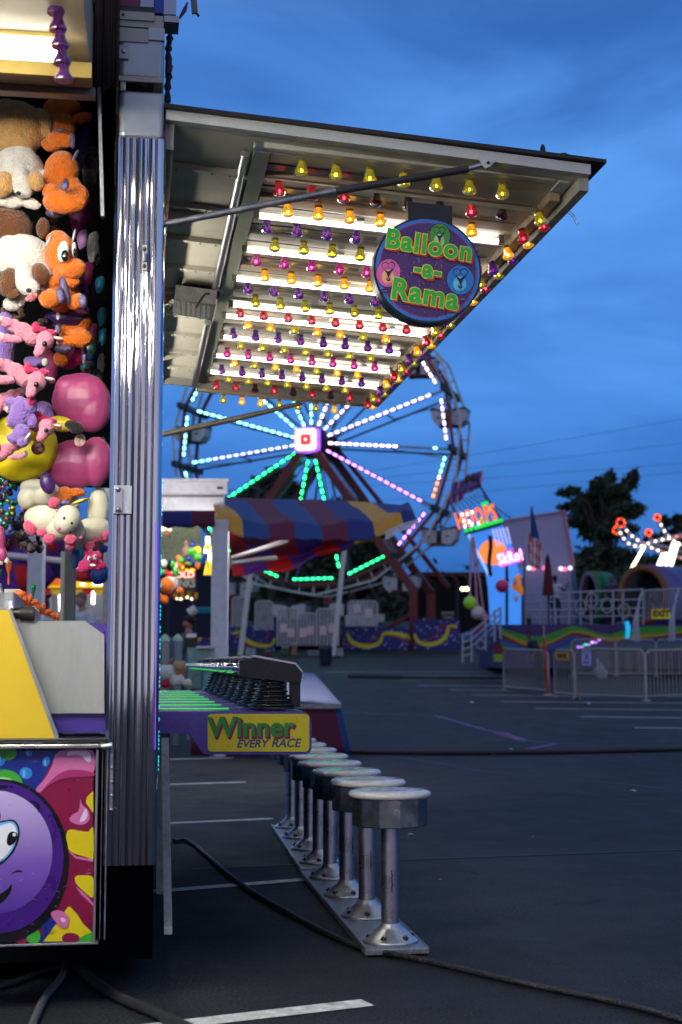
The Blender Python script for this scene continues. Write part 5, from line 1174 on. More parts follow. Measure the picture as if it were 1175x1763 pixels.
for i, (lb, x, bl, n) in enumerate((('dark tree behind the lower left spokes of the ferris wheel', 465, [(455, 835, 24, 18), (480, 820, 26, 14), (430, 860, 24, 16), (500, 845, 20, 16), (470, 870, 50, 20), (440, 845, 14, 12)], 2000), ('dark tree behind the middle of the ferris wheel', 600, [(570, 875, 40, 16), (600, 890, 50, 26), (640, 900, 40, 22), (560, 905, 50, 26)], 2400),
                                     ('dark wide tree below the ferris wheel hub', 520, [(500, 930, 60, 40), (560, 960, 70, 40), (450, 950, 50, 40), (620, 960, 50, 36), (520, 1000, 120, 30)], 4200), ('dark tree under the right side of the wheel', 650, [(650, 950, 34, 30), (625, 990, 50, 30), (600, 1010, 40, 20)], 2400),
                                     ('dark tree seen left of the striped canopy pole', 400, [(400, 1000, 60, 40), (340, 1010, 50, 40), (300, 1000, 40, 40)], 2600))):
    mktree(lb, 100 + i * 2, (x, 1085), bl, n, .38, 20 + i)
tl = MB().use(LEAF); rn = random.Random(99)
for i in range(90):
    x = -260 + i * 19; D = 128 + rn.uniform(-6, 6); yt = 1010 + 14 * sin(i * .5) + rn.uniform(-8, 8) - (10 if 700 < x < 860 else 0) + (-25 if x < 250 else 0)
    if 700 < x < 860: yt = 978 + rn.uniform(-3, 5)
    c = at(x, yt + 45, D); leafset(tl, [(c.x, c.y, c.z, 1.6, 2.6), (c.x, c.y, c.z - 2.5, 1.8, 2.5)], 95, .55, rn)
tag(tl.build('tree_line'), 'far dark line of trees closing the horizon', 'trees', kind='stuff')
hl = MB().use(mat('far_bank', (.012, .014, .012), .9)); hl.grid([[Vector((x, 135 + 3 * sin(x), gz(135) + z)) for x in range(-150, 151, 10)] for z in (-2, 4.0 + 0, 4.2)]); tag(hl.build('hills'), kind='structure')
# power lines
for i, ((x0, y0), (x1, y1), lb) in enumerate((((-100, 905), (1300, 700), 'uppermost overhead wire slanting up to the right'), ((-100, 880), (1300, 748), 'second overhead wire from the top'), ((-100, 860), (1300, 788), 'third overhead wire from the top'), ((-100, 905), (1300, 800), 'lowest overhead wire in the sky'))):
    P = [at(x0, y0, 110), at((x0 + x1) / 2, (y0 + y1) / 2 + 14, 110), at(x1, y1, 110)]
    tag(MB().use(FDK, True).tube(spline(P, 12, False), .013, 5).build('power_line'), lb, 'overhead wire', 'overhead wires across the sky')

# equipment standing in front of the gates
for i, (x, y, w_, h_, c_, lb) in enumerate(((432, 1114, 16, 12, (170, 190, 190), 'pale teal wedge shaped case at the foot of the left leaning pole'), (492, 1114, 14, 16, (60, 90, 60), 'dark green case in front of the gates'), (507, 1113, 9, 22, (150, 110, 80), 'tall tan case in front of the gates'),
                                          (540, 1114, 18, 9, (140, 140, 145), 'low grey case left of the trash can'), (586, 1113, 10, 13, (190, 180, 190), 'pale case at the foot of the right leaning pole'), (462, 1114, 9, 10, (120, 60, 60), 'small dark red case between the poles'), (645, 1072, 34, 14, (190, 185, 170), 'cream control cabinet on the ferris wheel platform'), (622, 1060, 16, 26, (140, 150, 165), 'grey blue cabinet beside the cream one'))):
    D = 60 - i * .1 if i < 6 else 63.5; s_ = D / F; b0 = at(x, y, D)
    if i < 6: b0.z = gz(D)
    t = thing('equipment_case', lb, 'case', b0, 0, 'cases standing round the ferris wheel gates'); c = paint('case_%d_%d' % (c_[0], i), c_, .5, dirt=.2)
    bevel(MB().use(c).box(b0 + UP * h_ * s_ * .42, (w_ * s_, .5, h_ * s_ * .84)).build('body', parent=t), .03); bevel(MB().use(FWH).box(b0 + UP * h_ * s_ * .92, (w_ * s_ * 1.04, .54, h_ * s_ * .12)).build('lid', parent=t), .01); MB().use(FDK, True).tube([b0 + Vector((-w_ * s_ * .2, -.27, h_ * s_ * .6)), b0 + Vector((w_ * s_ * .2, -.27, h_ * s_ * .6))], .02, 6).build('handle', parent=t)
# ------------------------------------------------------------------ people
def person(label, pos, h, yaw, skin, shirt, pants, arms, legs=None, hair=(20, 15, 12), sleeve=.35, lean=0, cap=None, look=0, pant_len=1.0):
    """pos: feet; arms/legs: joint points in body units (fractions of height), x = right, y = forward"""
    t = thing('person', label, 'person', pos, yaw)
    M_ = WM[t]; P = lambda x, y, z: M_ @ Vector((x * h, (y + lean * max(0, z - .5)) * h, z * h))
    legs = legs or [[(-.055, 0, .5), (-.06, .01, .27), (-.06, -.01, .045)], [(.055, 0, .5), (.06, .01, .27), (.06, -.01, .045)]]
    sk_ = paint('skin_%d_%d_%d' % skin, skin, .5, sheen=.1); b = MB().use(sk_, True)
    b.ell(P(0, .0, .935), (.047 * h, .055 * h, .066 * h)).tube([P(0, -.005, .83), P(0, 0, .9)], [.034 * h, .03 * h], 10)
    b.tube([P(0, 0, .5), P(0, .01, .6), P(0, .005, .72), P(0, 0, .81), P(0, 0, .84)], [.075 * h, .07 * h, .085 * h, .075 * h, .03 * h], 12)
    b.ell(P(0, .055, .925), (.010 * h, .014 * h, .018 * h), n=8, m=6)
    for s in (-1, 1): b.ell(P(.047 * s, 0, .93), (.008 * h, .012 * h, .018 * h), n=8, m=6)
    for L in legs:
        b.tube([P(*q) for q in L], [.05 * h, .034 * h, .022 * h], 10); f = Vector(L[-1]); b.ell(P(f.x, f.y + .035, .022 if f.z < .1 else f.z - .02), (.026 * h, .07 * h, .02 * h))
    for s, L in zip((-1, 1), arms):
        b.tube([P(.085 * s, 0, .79), P(.11 * s, 0, .79)] + [P(*q) for q in L], [.04 * h, .034 * h, .026 * h, .018 * h], 10)
        hp = P(*L[-1]); d = (P(*L[-1]) - P(*L[-2])).normalized(); side = d.cross(UP); side = side.normalized() if side.length > .1 else Vector((1, 0, 0))
        b.ell(hp + d * .025 * h, (.02 * h, .02 * h, .024 * h))
        for j in range(4): b.tube([hp + d * .035 * h + side * (j - 1.5) * .009 * h, hp + d * .075 * h + side * (j - 1.5) * .010 * h - UP * .01 * h], [.007 * h, .005 * h], 6)
        b.tube([hp + d * .02 * h + side * .018 * h, hp + d * .045 * h + side * .03 * h], [.008 * h, .006 * h], 6)
    o = b.build('body', parent=t); blend(o, .011 * h, 2)
    c = MB().use(paint('shirt_%d_%d_%d' % shirt, shirt, .8, bump=.3, bscale=30), True)
    c.tube([P(0, 0, .49), P(0, .01, .6), P(0, .005, .72), P(0, 0, .80), P(0, 0, .835)], [.085 * h, .082 * h, .098 * h, .088 * h, .045 * h], 12)
    for s, L in zip((-1, 1), arms):
        e = Vector(L[0]); a_ = Vector((.11 * s, 0, .79)); q = a_.lerp(e, min(1, sleeve * 2)); c.tube([P(.05 * s, 0, .79), P(*a_), P(*q)], [.055 * h, .047 * h, .042 * h], 10)
        if sleeve > .5: c.tube([P(*e), P(*(e.lerp(Vector(L[1]), .85)))], [.038 * h, .028 * h], 10)
    blend(c.build('shirt', parent=t), .012 * h, 3)
    c = MB().use(paint('pants_%d_%d_%d' % pants, pants, .8, bump=.3, bscale=30), True); c.tube([P(0, 0, .46), P(0, 0, .56)], [.09 * h, .08 * h], 12)
    for L in legs:
        k = Vector(L[1]); f = Vector(L[2]); pts = [P(*L[0]), P(*k)]; rs_ = [.066 * h, .048 * h]
        if pant_len > .6: pts.append(P(*(k.lerp(f, .9)))); rs_.append(.038 * h)
        else: pts[1] = P(*Vector(L[0]).lerp(k, pant_len * 1.6))
        c.tube(pts, rs_, 10)
    blend(c.build('trousers', parent=t), .012 * h, 3)
    hm = paint('hair_%d' % hair[0], hair, .8, bump=.6, bscale=60); c = MB().use(hm, True).ell(P(0, -.012, .955), (.053 * h, .056 * h, .056 * h)); c.build('hair', parent=t)
    if cap:
        c = MB().use(paint('cap_%d' % cap[0], cap, .7), True).ell(P(0, -.005, .968), (.055 * h, .06 * h, .042 * h)); c.ell(P(0, -.065, .95), (.04 * h, .045 * h, .008 * h)); c.build('cap', parent=t)
    sh = MB().use(FDK, True)
    for L in legs: f = Vector(L[-1]); sh.ell(P(f.x, f.y + .03, f.z - .02), (.03 * h, .078 * h, .026 * h))
    sh.build('shoes', parent=t)
    e_ = MB().use(EYE, True)
    for s in (-1, 1): e_.ell(P(.019 * s, .048, .94), (.006 * h, .004 * h, .004 * h), n=8, m=6)
    e_.use(paint('lips', (120, 60, 55))).ell(P(0, .05, .902), (.014 * h, .005 * h, .004 * h), n=8, m=6); e_.build('face_features', parent=t)
    return t

# ------------------------------------------------------------------ striped booth behind
BD = 17.0
sb = thing('striped_booth', 'second game booth with a striped canopy and a square white post', 'booth', Vector((at(380, 1140, BD).x, BD, gz(BD))))
def wbox(mb, x0, y0, x1, y1, D, dep):
    p, q = at(x0, y1, D), at(x1, y0, D); return mb.hexa([Vector(v) for v in ((p.x, D, p.z), (q.x, D, p.z), (q.x, D + dep, p.z), (p.x, D + dep, p.z), (p.x, D, q.z), (q.x, D, q.z), (q.x, D + dep, q.z), (p.x, D + dep, q.z))])
PWH = paint('booth_white_metal', (222, 220, 224), .45, var=.1, dirt=.2)
m_ = MB().use(PWH); p = at(365, 895, BD); q = at(393, 895, BD)
m_.hexa([Vector((p.x, BD, gz(BD))), Vector((q.x, BD, gz(BD))), Vector((q.x, BD + .2, gz(BD))), Vector((p.x, BD + .2, gz(BD))), Vector((p.x, BD, p.z)), Vector((q.x, BD, p.z)), Vector((q.x, BD + .2, p.z)), Vector((p.x, BD + .2, p.z))])
bevel(m_.build('post', parent=sb), .01)
m_ = MB().use(PWH); wbox(m_, 200, 826, 392, 850, BD + 1.5, .1); wbox(m_, 200, 850, 386, 884, BD + 1.55, .1); wbox(m_, 200, 824, 394, 829, BD + 1.45, .2); m_.use(FDK); 
for x in range(276, 386, 5): wbox(m_, x, 852, x + 3, 856, BD + 1.54, .02)
m_.use(paint('rust_spot', (90, 50, 40))); wbox(m_, 374, 838, 384, 842, BD + 1.49, .02); m_.build('roof_box', parent=sb)
m_ = MB().use(PWH, True).tube([at(276, 857, BD + 1.3), at(284, 857, BD + 1.3), at(285, 880, BD + 1.3), at(277, 880, BD + 1.3)], .012, 6); m_.build('grab_handle', parent=sb)
CN = paint('canvas_navy', (38, 48, 120), .8, bump=.4, bscale=8); CM = paint('canvas_maroon', (100, 32, 62), .8, bump=.4, bscale=8); CG = paint('canvas_gold', (205, 150, 60), .8, bump=.4, bscale=8); CB = paint('canvas_blue', (40, 70, 130), .8, bump=.4, bscale=8)
CRD = paint('canvas_red', (205, 35, 45), .8, bump=.4, bscale=8); CV = paint('canvas_violet', (105, 55, 165), .8, bump=.4, bscale=8); CY = paint('canvas_yellow', (240, 205, 30), .8)
m_ = MB()
m_.grid([[at(x, yb + (yt - yb) * j / 3 + (2 * sin(x * .2) * (j == 0)), BD - .05 + .02 * sin(x * .3)) for j in range(4)] for x, yb, yt in [(200 + 10 * i, 907 + 2 * (i % 2), 879) for i in range(18)]], lambda i, j: (CG if i in (7, 0, 1) else CN if 8 <= i < 13 else CM if i < 17 else CN))
solid(m_.build('valance', parent=sb), .008)
def interp(pl, x):
    for (x0, y0), (x1, y1) in zip(pl, pl[1:]):
        if x <= x1: return y0 + (y1 - y0) * (x - x0) / (x1 - x0)
    return pl[-1][1]
TOPL = [(365, 853), (400, 857), (450, 859), (560, 861), (650, 866), (690, 870), (705, 864), (722, 880)]
MIDL = [(365, 872), (395, 887), (430, 895), (500, 902), (580, 903), (650, 893), (690, 884), (705, 880), (722, 888)]
BOTL = [(365, 888), (395, 915), (430, 925), (500, 930), (560, 932), (620, 930), (655, 922), (690, 905), (722, 896)]
nx, ny = 190, 30; P = []
for i in range(nx):
    u = i / (nx - 1); row = []
    for j in range(ny):
        v = j / (ny - 1); xt = 366 + (704 - 366) * u; xb = 372 + (719 - 372) * u
        if v < .6: t = v / .6; x = xt + (xb - xt) * t * .6; y = interp(TOPL, xt) * (1 - t) + interp(MIDL, xb) * t; D = BD + 3.4 - 3.2 * t + .0
        else: t = (v - .6) / .4; x = xb - (xb - xt) * .4 * (1 - t); y = interp(MIDL, xb) * (1 - t) + interp(BOTL, xb) * t; D = BD + .2 - .15 * t
        y += 3.4 * sin(u * 22 + v * 4) * sin(v * pi) + 2.2 * sin(u * 9.5) * v + 1.2 * sin(u * 60) * (v > .9)
        row.append(at(x, y, D))
    P.append(row)
def cmf(i, j):
    v = j / ny; u = i / nx + .11 * (1 - min(1, v / .6))
    if v < .05 and i < 60: return CM
    k = u * 7.6
    seq = [CG, CB, CM, CB, CM, CN, CG, CN]
    return seq[max(0, min(7, int(k)))]
m_ = MB().grid(P, cmf); solid(m_.build('canopy_top', parent=sb), .01)
BT = mat('hidden_booth_tube', (1, 1, 1), .3, var=0, emit=(1, .95, .88), es=75)  # unseen tubes added behind canopy front and valance to brighten the booth
for (x0, y0), (x1, y1), D_ in (((415, 903), (500, 908), BD + .42), ((530, 908), (600, 906), BD + .42)):
    MB().use(BT, True).tube([at(x0, y0, D_), at(x1, y1, D_)], .03, 8).build('fluorescent_tube', parent=sb)
MB().use(BT, True).tube([at(215, 897, BD + .4), at(345, 897, BD + .4)], .03, 8).build('fluorescent_tube', parent=sb)
# hanging underside on the far side
UT = [(392, 925), (420, 932), (500, 932), (590, 922), (640, 918), (668, 918)]; UB = [(392, 990), (425, 988), (470, 984), (500, 978), (545, 958), (590, 946), (635, 932), (650, 925), (668, 922)]
P = []
for i in range(120):
    u = i / 119; x = 393 + 262 * u; yt, yb = interp(UT, x) - 14, interp(UB, x); row = []
    for j in range(17):
        v = j / 16; row.append(at(x + 8 * v, yt * (1 - v) + yb * v + 2.4 * sin(u * 20 + v * 7) * (v > .05), BD + 1.1 + 2.6 * min(1, v * 1.5) + .12 * sin(v * 9 + u * 5)))
    P.append(row)
def umf(i, j):
    u, v = i / 119, j / 16; k = u * 6.3 - .6 * v + .5
    if v > .62: k += .55
    if u > .80: return CY if (v > .35 and u < .97) else CV
    return (CRD, CV)[int(k * 1.0) % 2] if v > .25 else (CRD, CM)[int(k) % 2]
m_ = MB().grid(P, umf); solid(m_.build('canopy_underside', parent=sb), .008)
fr_ = MB().use(PWH)
for i in range(16):
    x = 664 + i * 3.6; y0 = interp(BOTL, x); fr_.hexa([at(x, y0 + 13 - i * .3, BD + .02), at(x + 2.8, y0 + 11 - i * .3, BD + .02), at(x + 2.8, y0 + 11 - i * .3, BD + .04), at(x, y0 + 13 - i * .3, BD + .04), at(x, y0 - 3, BD + .02), at(x + 2.8, y0 - 4, BD + .02), at(x + 2.8, y0 - 4, BD + .04), at(x, y0 - 3, BD + .04)])
fr_.build('fringe', parent=sb)
for k_, ((x0, y0), (x1, y1)) in enumerate((((437, 940), (414, 1116)), ((598, 900), (574, 1114)))):
    b_ = at(x1, y1, 58.5); b_.z = gz(58.5); a_ = at(x0, y0, 58.5)
    lp_ = thing('leaning_pole', ['white leaning pole in front of the left mesh gates', 'white leaning pole in front of the right mesh gates'][k_], 'pole', b_, 0, 'white poles before the ferris wheel')
    MB().use(WHITE).bar(b_, a_, .20).build('shaft', parent=lp_); MB().use(FDK).box(b_ + UP * .03, (.6, .6, .06)).build('foot', parent=lp_)
for pts in (((398, 962), (455, 944), (493, 931)), ((398, 970), (440, 964), (475, 961))): MB().use(paint('canopy_arm_grey', (95, 92, 95)), True).tube([at(x, y, BD + .3 + .3 * i) for i, (x, y) in enumerate(pts)], .035, 8).build('canopy_arm', parent=sb)
# back counter with painted cloth skirt
cb = thing('prize_table', 'low table with pale canvas top and blue and maroon skirt behind the guns', 'table', Vector((at(560, 1290, BD).x, BD, gz(BD))))
z_t = at(500, 1213, BD).z
tp_ = MB().use(paint('pale_canvas', (165, 175, 205), .7, bump=.3, bscale=5)); X0, X1 = at(330, 1213, BD).x, at(588, 1213, BD).x; zb_ = gz(BD)
tp_.grid([[Vector((X0 + (X1 - X0 - (.0 if j == 0 else .1 * j)) * i / 10, BD + j * .8, z_t + .02 + .02 * sin(i * 1.1 + j) + .075 * j)) for j in range(5)] for i in range(11)])
solid(tp_.build('canvas_top', parent=cb), .02); MB().use(ALUD).box(((X0 + X1) / 2, BD - .02, z_t - .02), (X1 - X0, .06, .05)).build('edge_rail', parent=cb)
P = [[Vector((X0 + (X1 - X0) * i / 24 + (.12 * j / 4 if i > 22 else 0), BD - .0 + .03 * sin(i * 1.7) * j / 4, z_t - .05 - (z_t - .05 - zb_ - .02) * j / 4)) for j in range(5)] for i in range(25)]
solid(MB().grid(P, lambda i, j: (CN, CM, CM, CN, CM, CM)[(i // 2 + 1) % 6] if i < 20 else (CM if i < 23 else CB)).build('skirt', parent=cb), .008)
# plush lying on the table and jars
for i, (x, y, rx, ry, c_, lb) in enumerate(((288, 1158, 14, 13, WH_, 'white plush heap at the left end of the table'), (305, 1172, 14, 10, WH_, 'white plush lying in front of the cardboard box'), (285, 1178, 9, 8, CRD, 'small red and white plush at the table corner'), (322, 1176, 9, 8, CR_, 'cream plush beside the chrome nozzles'), (310, 1148, 12, 10, fur('beige', (200, 160, 110)), 'beige plush leaning before the glass jars'))):
    t = thing('plush_toy', lb, 'plush toy', at(x, y + ry, 14.5), 0, 'plush toys lying on the table'); blend(ells(MB().use(c_, True), 14.5, [(x, y, rx, ry), (x - rx * .6, y - ry * .7, rx * .4, ry * .4), (x + rx * .5, y - ry * .6, rx * .45, ry * .5), (x + rx * .7, y + ry * .4, rx * .5, ry * .4)]).build('body', parent=t), .02, 2)
GLJ = mat('green_glass', (.35, .6, .5), .15, 0, var=.2, alpha=.6); 
tk = thing('display_case', 'pale green glass display case behind the plush heap', 'display case', at(345, 1190, 15.5)); m_ = MB().use(GLJ)
wbox(m_, 322, 1115, 366, 1185, 15.5, .3); m_.build('glass', parent=tk); m_ = MB().use(TL_); wbox(m_, 318, 1128, 324, 1190, 15.4, .04); wbox(m_, 346, 1150, 350, 1190, 15.4, .04); m_.use(PWH); wbox(m_, 338, 1112, 368, 1116, 15.4, .4); m_.build('frame', parent=tk)
tb_ = thing('cardboard_box', 'tan cardboard box among the plush on the table', 'box', at(308, 1165, 15.2)); m_ = MB().use(paint('cardboard', (175, 125, 85), .8)); wbox(m_, 298, 1142, 318, 1178, 15.2, .25); bevel(m_.build('carton', parent=tb_), .01)
ob = thing('order_tray', 'black tray with papers on it in front of the capped man', 'tray', at(330, 1125, 20)); m_ = MB().use(BLACK).prism([at(x, y, 20) for x, y in ((316, 1098), (340, 1097), (338, 1122), (319, 1122))], (0, .12, 0)); m_.build('tray', parent=ob)
m_ = MB().use(WHITE); wbox(m_, 321, 1091, 338, 1099, 20.05, .1); m_.use(paint('blue_slip', (40, 80, 190))); wbox(m_, 326, 1089, 336, 1092, 20.06, .1); m_.build('papers', parent=ob); MB().use(STEEL, True).tube([at(327, 1120, 20.1), at(326, 1150, 20.1), Vector((at(326, 1150, 20.1).x, 20.1, gz(20)))], .02, 6).build('stem', parent=ob)
for i, (x, c_) in enumerate(((284, (120, 120, 125)), (306, (90, 110, 120)))):
    t = thing('drum', ['grey ribbed drum behind the table at the post', 'darker drum with a clear lid beside the ribbed drum'][i], 'drum', at(x, 1150, 19)); q = at(x, 1150, 19); s_ = 19 / F
    MB().use(paint('drum_%d' % c_[0], c_, .5), True).lathe(Vector((q.x, q.y, gz(19))), [(8 * s_, 0), (8.5 * s_, .2)] + [((8.6 if j % 2 else 8.1) * s_, .25 + j * .06) for j in range(18)] + [(8.5 * s_, 1.36)], 16).build('body', parent=t)
    MB().use(GLJ, True).lathe(Vector((q.x, q.y, gz(19) + 1.37)), [(9.5 * s_, 0), (9 * s_, .05), (.01, .1)], 16).build('lid', parent=t)
# shelf with hanging prizes of the second booth
HB = 17.8
bw = MB().use(mat('woven_net_back', lin(140, 150, 120), .8, var=.35, scale=30, bump=.6)); wbox(bw, 200, 905, 345, 965, BD + 2.2, .02); bw.build('net_backdrop', parent=sb)
BL2 = glow('booth_bulb', (255, 240, 190), 4); 
lt_ = thing('string_light', 'bright white and yellow hanging lamps beside the booth post', 'lamp', at(360, 985, BD + .3))
m_ = MB().use(BL2, True); m_.tube([at(358, 924, BD + .3), at(358, 938, BD + .3)], .026, 8).tube([at(357, 946, BD + .3), at(357, 952, BD + .3)], .04, 8).tube([at(362, 952, BD + .3), at(362, 966, BD + .3)], .026, 8); build_each(m_, 'lamp', lt_)
m_ = MB().use(glow('yellow_lamp_shade', (255, 215, 40), .7)); m_.lathe(at(361, 990, BD + .35), [(.075, 0), (.04, .17)], 10).lathe(at(358, 948, BD + .35), [(.05, 0), (.045, .06)], 10); m_.build('shade', parent=lt_); MB().use(FDK).tube([at(358, 905, BD + .3), at(358, 990, BD + .3)], .006).build('cord', parent=lt_)
toyset = [('orange and white round plush hanging by the chrome post', [('body', OR_, [(288, 1008, 14, 15)]), ('back', WH_, [(294, 1003, 14, 14, .04)]), ('foot', OR_, [(310, 1017, 7, 7), (284, 1032, 7, 9), (275, 1028, 6, 9)])]),
          ('small orange plush dangling above the drinks sign', [('body', OR_, [(341, 974, 5, 8)]), ('cap', GRN, [(341, 966, 3, 3)])]),
          ('cluster of red, green and yellow plush fruit over the drinks sign', [('body', CRD, [(324, 974, 9, 4), (322, 970, 5, 5)]), ('leaf', GRN, [(325, 971, 7, 4, -.05), (312, 965, 6, 8), (330, 950, 9, 9), (342, 960, 8, 8)]), ('yellow', CY, [(315, 978, 4, 6), (336, 945, 5, 5), (343, 948, 5, 9)]), ('blue', BL_, [(333, 938, 6, 6), (350, 958, 5, 9), (326, 962, 6, 5)]), ('orange', OR_, [(308, 962, 5, 8), (311, 973, 5, 7)])]),
          ('teardrop brown plush hanging from a cord', [('body', fur('mauve_brown', (150, 100, 90)), [(321, 950, 7, 10), (321, 937, 4, 9)])]),
          ('green and cream plush at the left of the round orange one', [('body', GRN, [(279, 985, 8, 6), (303, 985, 6, 9), (298, 972, 5, 8)]), ('cream', CR_, [(282, 970, 7, 8), (304, 975, 3, 9)]), ('red', CRD, [(293, 990, 9, 5, 0, 25), (286, 984, 5, 4)])]),
          ('dark brown and cream plush under the valance', [('body', BR_, [(287, 918, 9, 7)]), ('cream', CR_, [(280, 911, 8, 6), (292, 912, 5, 4)])])]
for lb, parts in toyset:
    D = BD + 1.0; x, y = parts[0][2][0][:2]; t = thing('plush_toy', lb, 'plush toy', at(x, y + 15, D), 0, 'plush prizes hanging in the striped booth')
    for nm, m, L in parts: blend(ells(MB().use(m, True), D, L, 12).build(nm, parent=t), .016, 2)
# drinks stand far behind
dk_ = thing('drinks_sign', 'lit sign reading COLD DRINKS with scalloped trim, half hidden by plush', 'sign', at(318, 1030, 32)); m_ = MB(); D = 32
DKB = mat('drinks_sign_dark', lin(60, 62, 55), .5); DRD = glow('drinks_sign_red', (215, 35, 20), .45); DLT = glow('drinks_letter', (255, 240, 210), .9); DGY = glow('drinks_letter_grey', (150, 150, 135), .5)
m_.use(DKB); wbox(m_, 290, 996, 336, 1017, D, .1); m_.use(DRD); wbox(m_, 288, 984, 336, 996, D - .02, .12)
put_text(m_, DLT, 'COLD', at(313, 990, D - .03), Vector((1, 0, 0)), UP, .19, off=.008, sx=1.1, lift=.01); put_text(m_, DGY, 'DRINKS', at(311, 1005, D - .01), Vector((1, 0, 0)), UP, .24, off=.01, sx=.8, lift=.01)
m_.use(paint('sign_frame', (90, 95, 60))); wbox(m_, 288, 1016, 337, 1018, D - .03, .12); m_.build('sign_board', parent=dk_)
m_ = MB().use(glow('amber_lamp', (255, 190, 60), 2.2), True)
for i, x in enumerate((308, 314, 322, 329, 333)): m_.use(glow('amber_lamp', (255, 190, 60), 2.2) if i > 1 else glow('orange_lamp', (255, 90, 30), 1), True).ell(at(x, 982, D), (.035, .035, .04), n=8, m=6)
build_each(m_, 'lamp', dk_)
m_ = MB()
for i in range(8): m_.use((CRD, CY)[i % 2]).prism([at(293 + i * 6 + dx, 1019 + dy + 2 * sin(i), D) for dx, dy in ((0, 0), (6, 0), (5.5, 8), (3, 12), (.5, 8))], (0, .03, 0))
m_.build('scalloped_trim', parent=dk_); m_ = MB().use(glow('drinks_light', (255, 240, 200), 3), True)
for x, y in ((305, 1030), (312, 1031), (322, 1028), (331, 1031), (334, 1026)): m_.ell(at(x, y, D + .5), (.04, .04, .03), n=8, m=6)
build_each(m_, 'lamp', dk_); MB().use(FDK).tube([at(336, 984, D + .1), Vector((at(336, 984, D + .1).x, D + .1, gz(D)))], .04).tube([at(290, 1000, D + .1), Vector((at(290, 1000, D + .1).x, D + .1, gz(D)))], .04).build('post', parent=dk_)
m_ = MB().use(paint('navy_curtain', (28, 30, 52), .9)); wbox(m_, 230, 990, 372, 1098, 44, .1); q = m_.build('tarp_wall'); tag(q, 'plain navy tarpaulin wall behind the capped man', 'tarpaulin')
ta = thing('teal_awning', 'small teal awning with a white rolled end above the capped man', 'awning', at(350, 1075, 30)); m_ = MB().use(paint('teal_cloth', (20, 120, 140), .7)); wbox(m_, 336, 1045, 372, 1058, 30, .5); bevel(m_.build('cloth', parent=ta), .05); MB().use(WH_, True).tube([at(326, 1056, 30), at(338, 1048, 30)], .1, 10).build('rolled_end', parent=ta); MB().use(FDK).tube([at(337, 1052, 30.2), Vector((at(337, 1052, 30.2).x, 30.2, gz(30)))], .03).build('pole', parent=ta)
p = at(325, 1066, 26); person('man in a dark cap and grey shirt standing in profile behind the table', Vector((p.x, 26, p.z - 1.8)), 1.86, radians(75), (190, 130, 105), (75, 80, 90), (40, 42, 50), [[(-.13, .05, .62), (-.1, .15, .55)], [(.13, .05, .62), (.1, .15, .55)]], cap=(25, 22, 25))

# ------------------------------------------------------------------ things seen through the game trailer
tp = thing('red_purple_tent', 'red and purple striped tarpaulin seen through the game trailer', 'canopy', at(100, 1010, 20)); P = []
for i in range(20):
    x = -120 + i * 15; P.append([at(x + 6 * j, 920 + j * 13 - 4 * sin(i * .7) + (18 if x < 60 and j > 4 else 0) * 1, 19.6 + .5 * sin(i * .8 + j)) for j in range(7)])
solid(MB().grid(P, lambda i, j: (CRD, CV, CN, CRD, CM, CV)[(i // 2 + j // 2) % 6]).build('cloth', parent=tp), .02)
m_ = MB().use(WHITE, True).tube([at(-60, 953, 19), at(20, 957, 19), at(110, 966, 19)], .045, 8); m_.build('pipe', parent=tp)
wp = thing('white_post', 'broad white square post seen through the game trailer', 'post', Vector((at(61, 1000, 16).x, 16, 0))); m_ = MB().use(PWH); p = at(48, 945, 16); q = at(74, 945, 16); m_.hexa([Vector((x, y, z)) for z in (gz(16), p.z + .3) for x, y in ((p.x, 16), (q.x, 16), (q.x, 16.18), (p.x, 16.18))]); bevel(m_.build('column', parent=wp), .01)
wp = thing('grey_post', 'narrower grey steel post seen right of the white one', 'post', Vector((at(120, 1000, 10.5).x, 10.5, 0))); m_ = MB().use(mat('grey_post_paint', lin(120, 122, 120), .5, .3, dirt=.2)); p = at(111, 950, 10.5); q = at(129, 950, 10.5); m_.hexa([Vector((x, y, z)) for z in (gz(10), p.z + .6) for x, y in ((p.x, 10.5), (q.x, 10.5), (q.x, 10.58), (p.x, 10.58))]); m_.use(WHITE); 
r_ = at(110, 950, 10.45); m_.hexa([Vector((x, y, z)) for z in (gz(10), p.z) for x, y in ((r_.x - .02, 10.45), (r_.x + .005, 10.45), (r_.x + .005, 10.5), (r_.x - .02, 10.5))]); m_.build('column', parent=wp)
ys_ = thing('carousel_game', 'bright yellow game stand with red and yellow scalloped valance, seen under the plush', 'game stand', at(120, 1100, 28)); m_ = MB(); D = 28
YG = glow('lit_yellow_fascia', (250, 205, 20), .7); OG = glow('lit_orange_fascia', (245, 110, 30), .6); m_.use(YG); wbox(m_, -120, 982, 200, 1012, D, .15); m_.use(OG); wbox(m_, 86, 985, 104, 1008, D - .02, .1); wbox(m_, -20, 985, 20, 1008, D - .02, .1)
m_.use(WHITE, True)
for x, y, rx, ry in ((108, 990, 7, 9), (136, 988, 9, 10)): m_.use(paint('fascia_white', (240, 235, 225))).add([at(x + rx * cos(t), y + ry * sin(t), D - .05) for t in [2 * pi * k / 16 for k in range(16)]], [tuple(range(16))], False)
m_.use(CRD).add([at(134 + 3.5 * cos(t), 991 + 3 * sin(t), D - .07) for t in [2 * pi * k / 12 for k in range(12)]], [tuple(range(12))], False)
m_.use(FDK); wbox(m_, -120, 1012, 200, 1014, D - .06, .2)
for x in (140, 145, 161, 166, 171, 176): m_.use(glow('fascia_bulb', (255, 250, 230), 2), True).ell(at(x, 1006, D - .1), (.03, .03, .03), n=8, m=6)
m_.use(FDK); wbox(m_, 152, 995, 157, 1002, D - .05, .02); m_.build('fascia', parent=ys_)
m_ = MB()
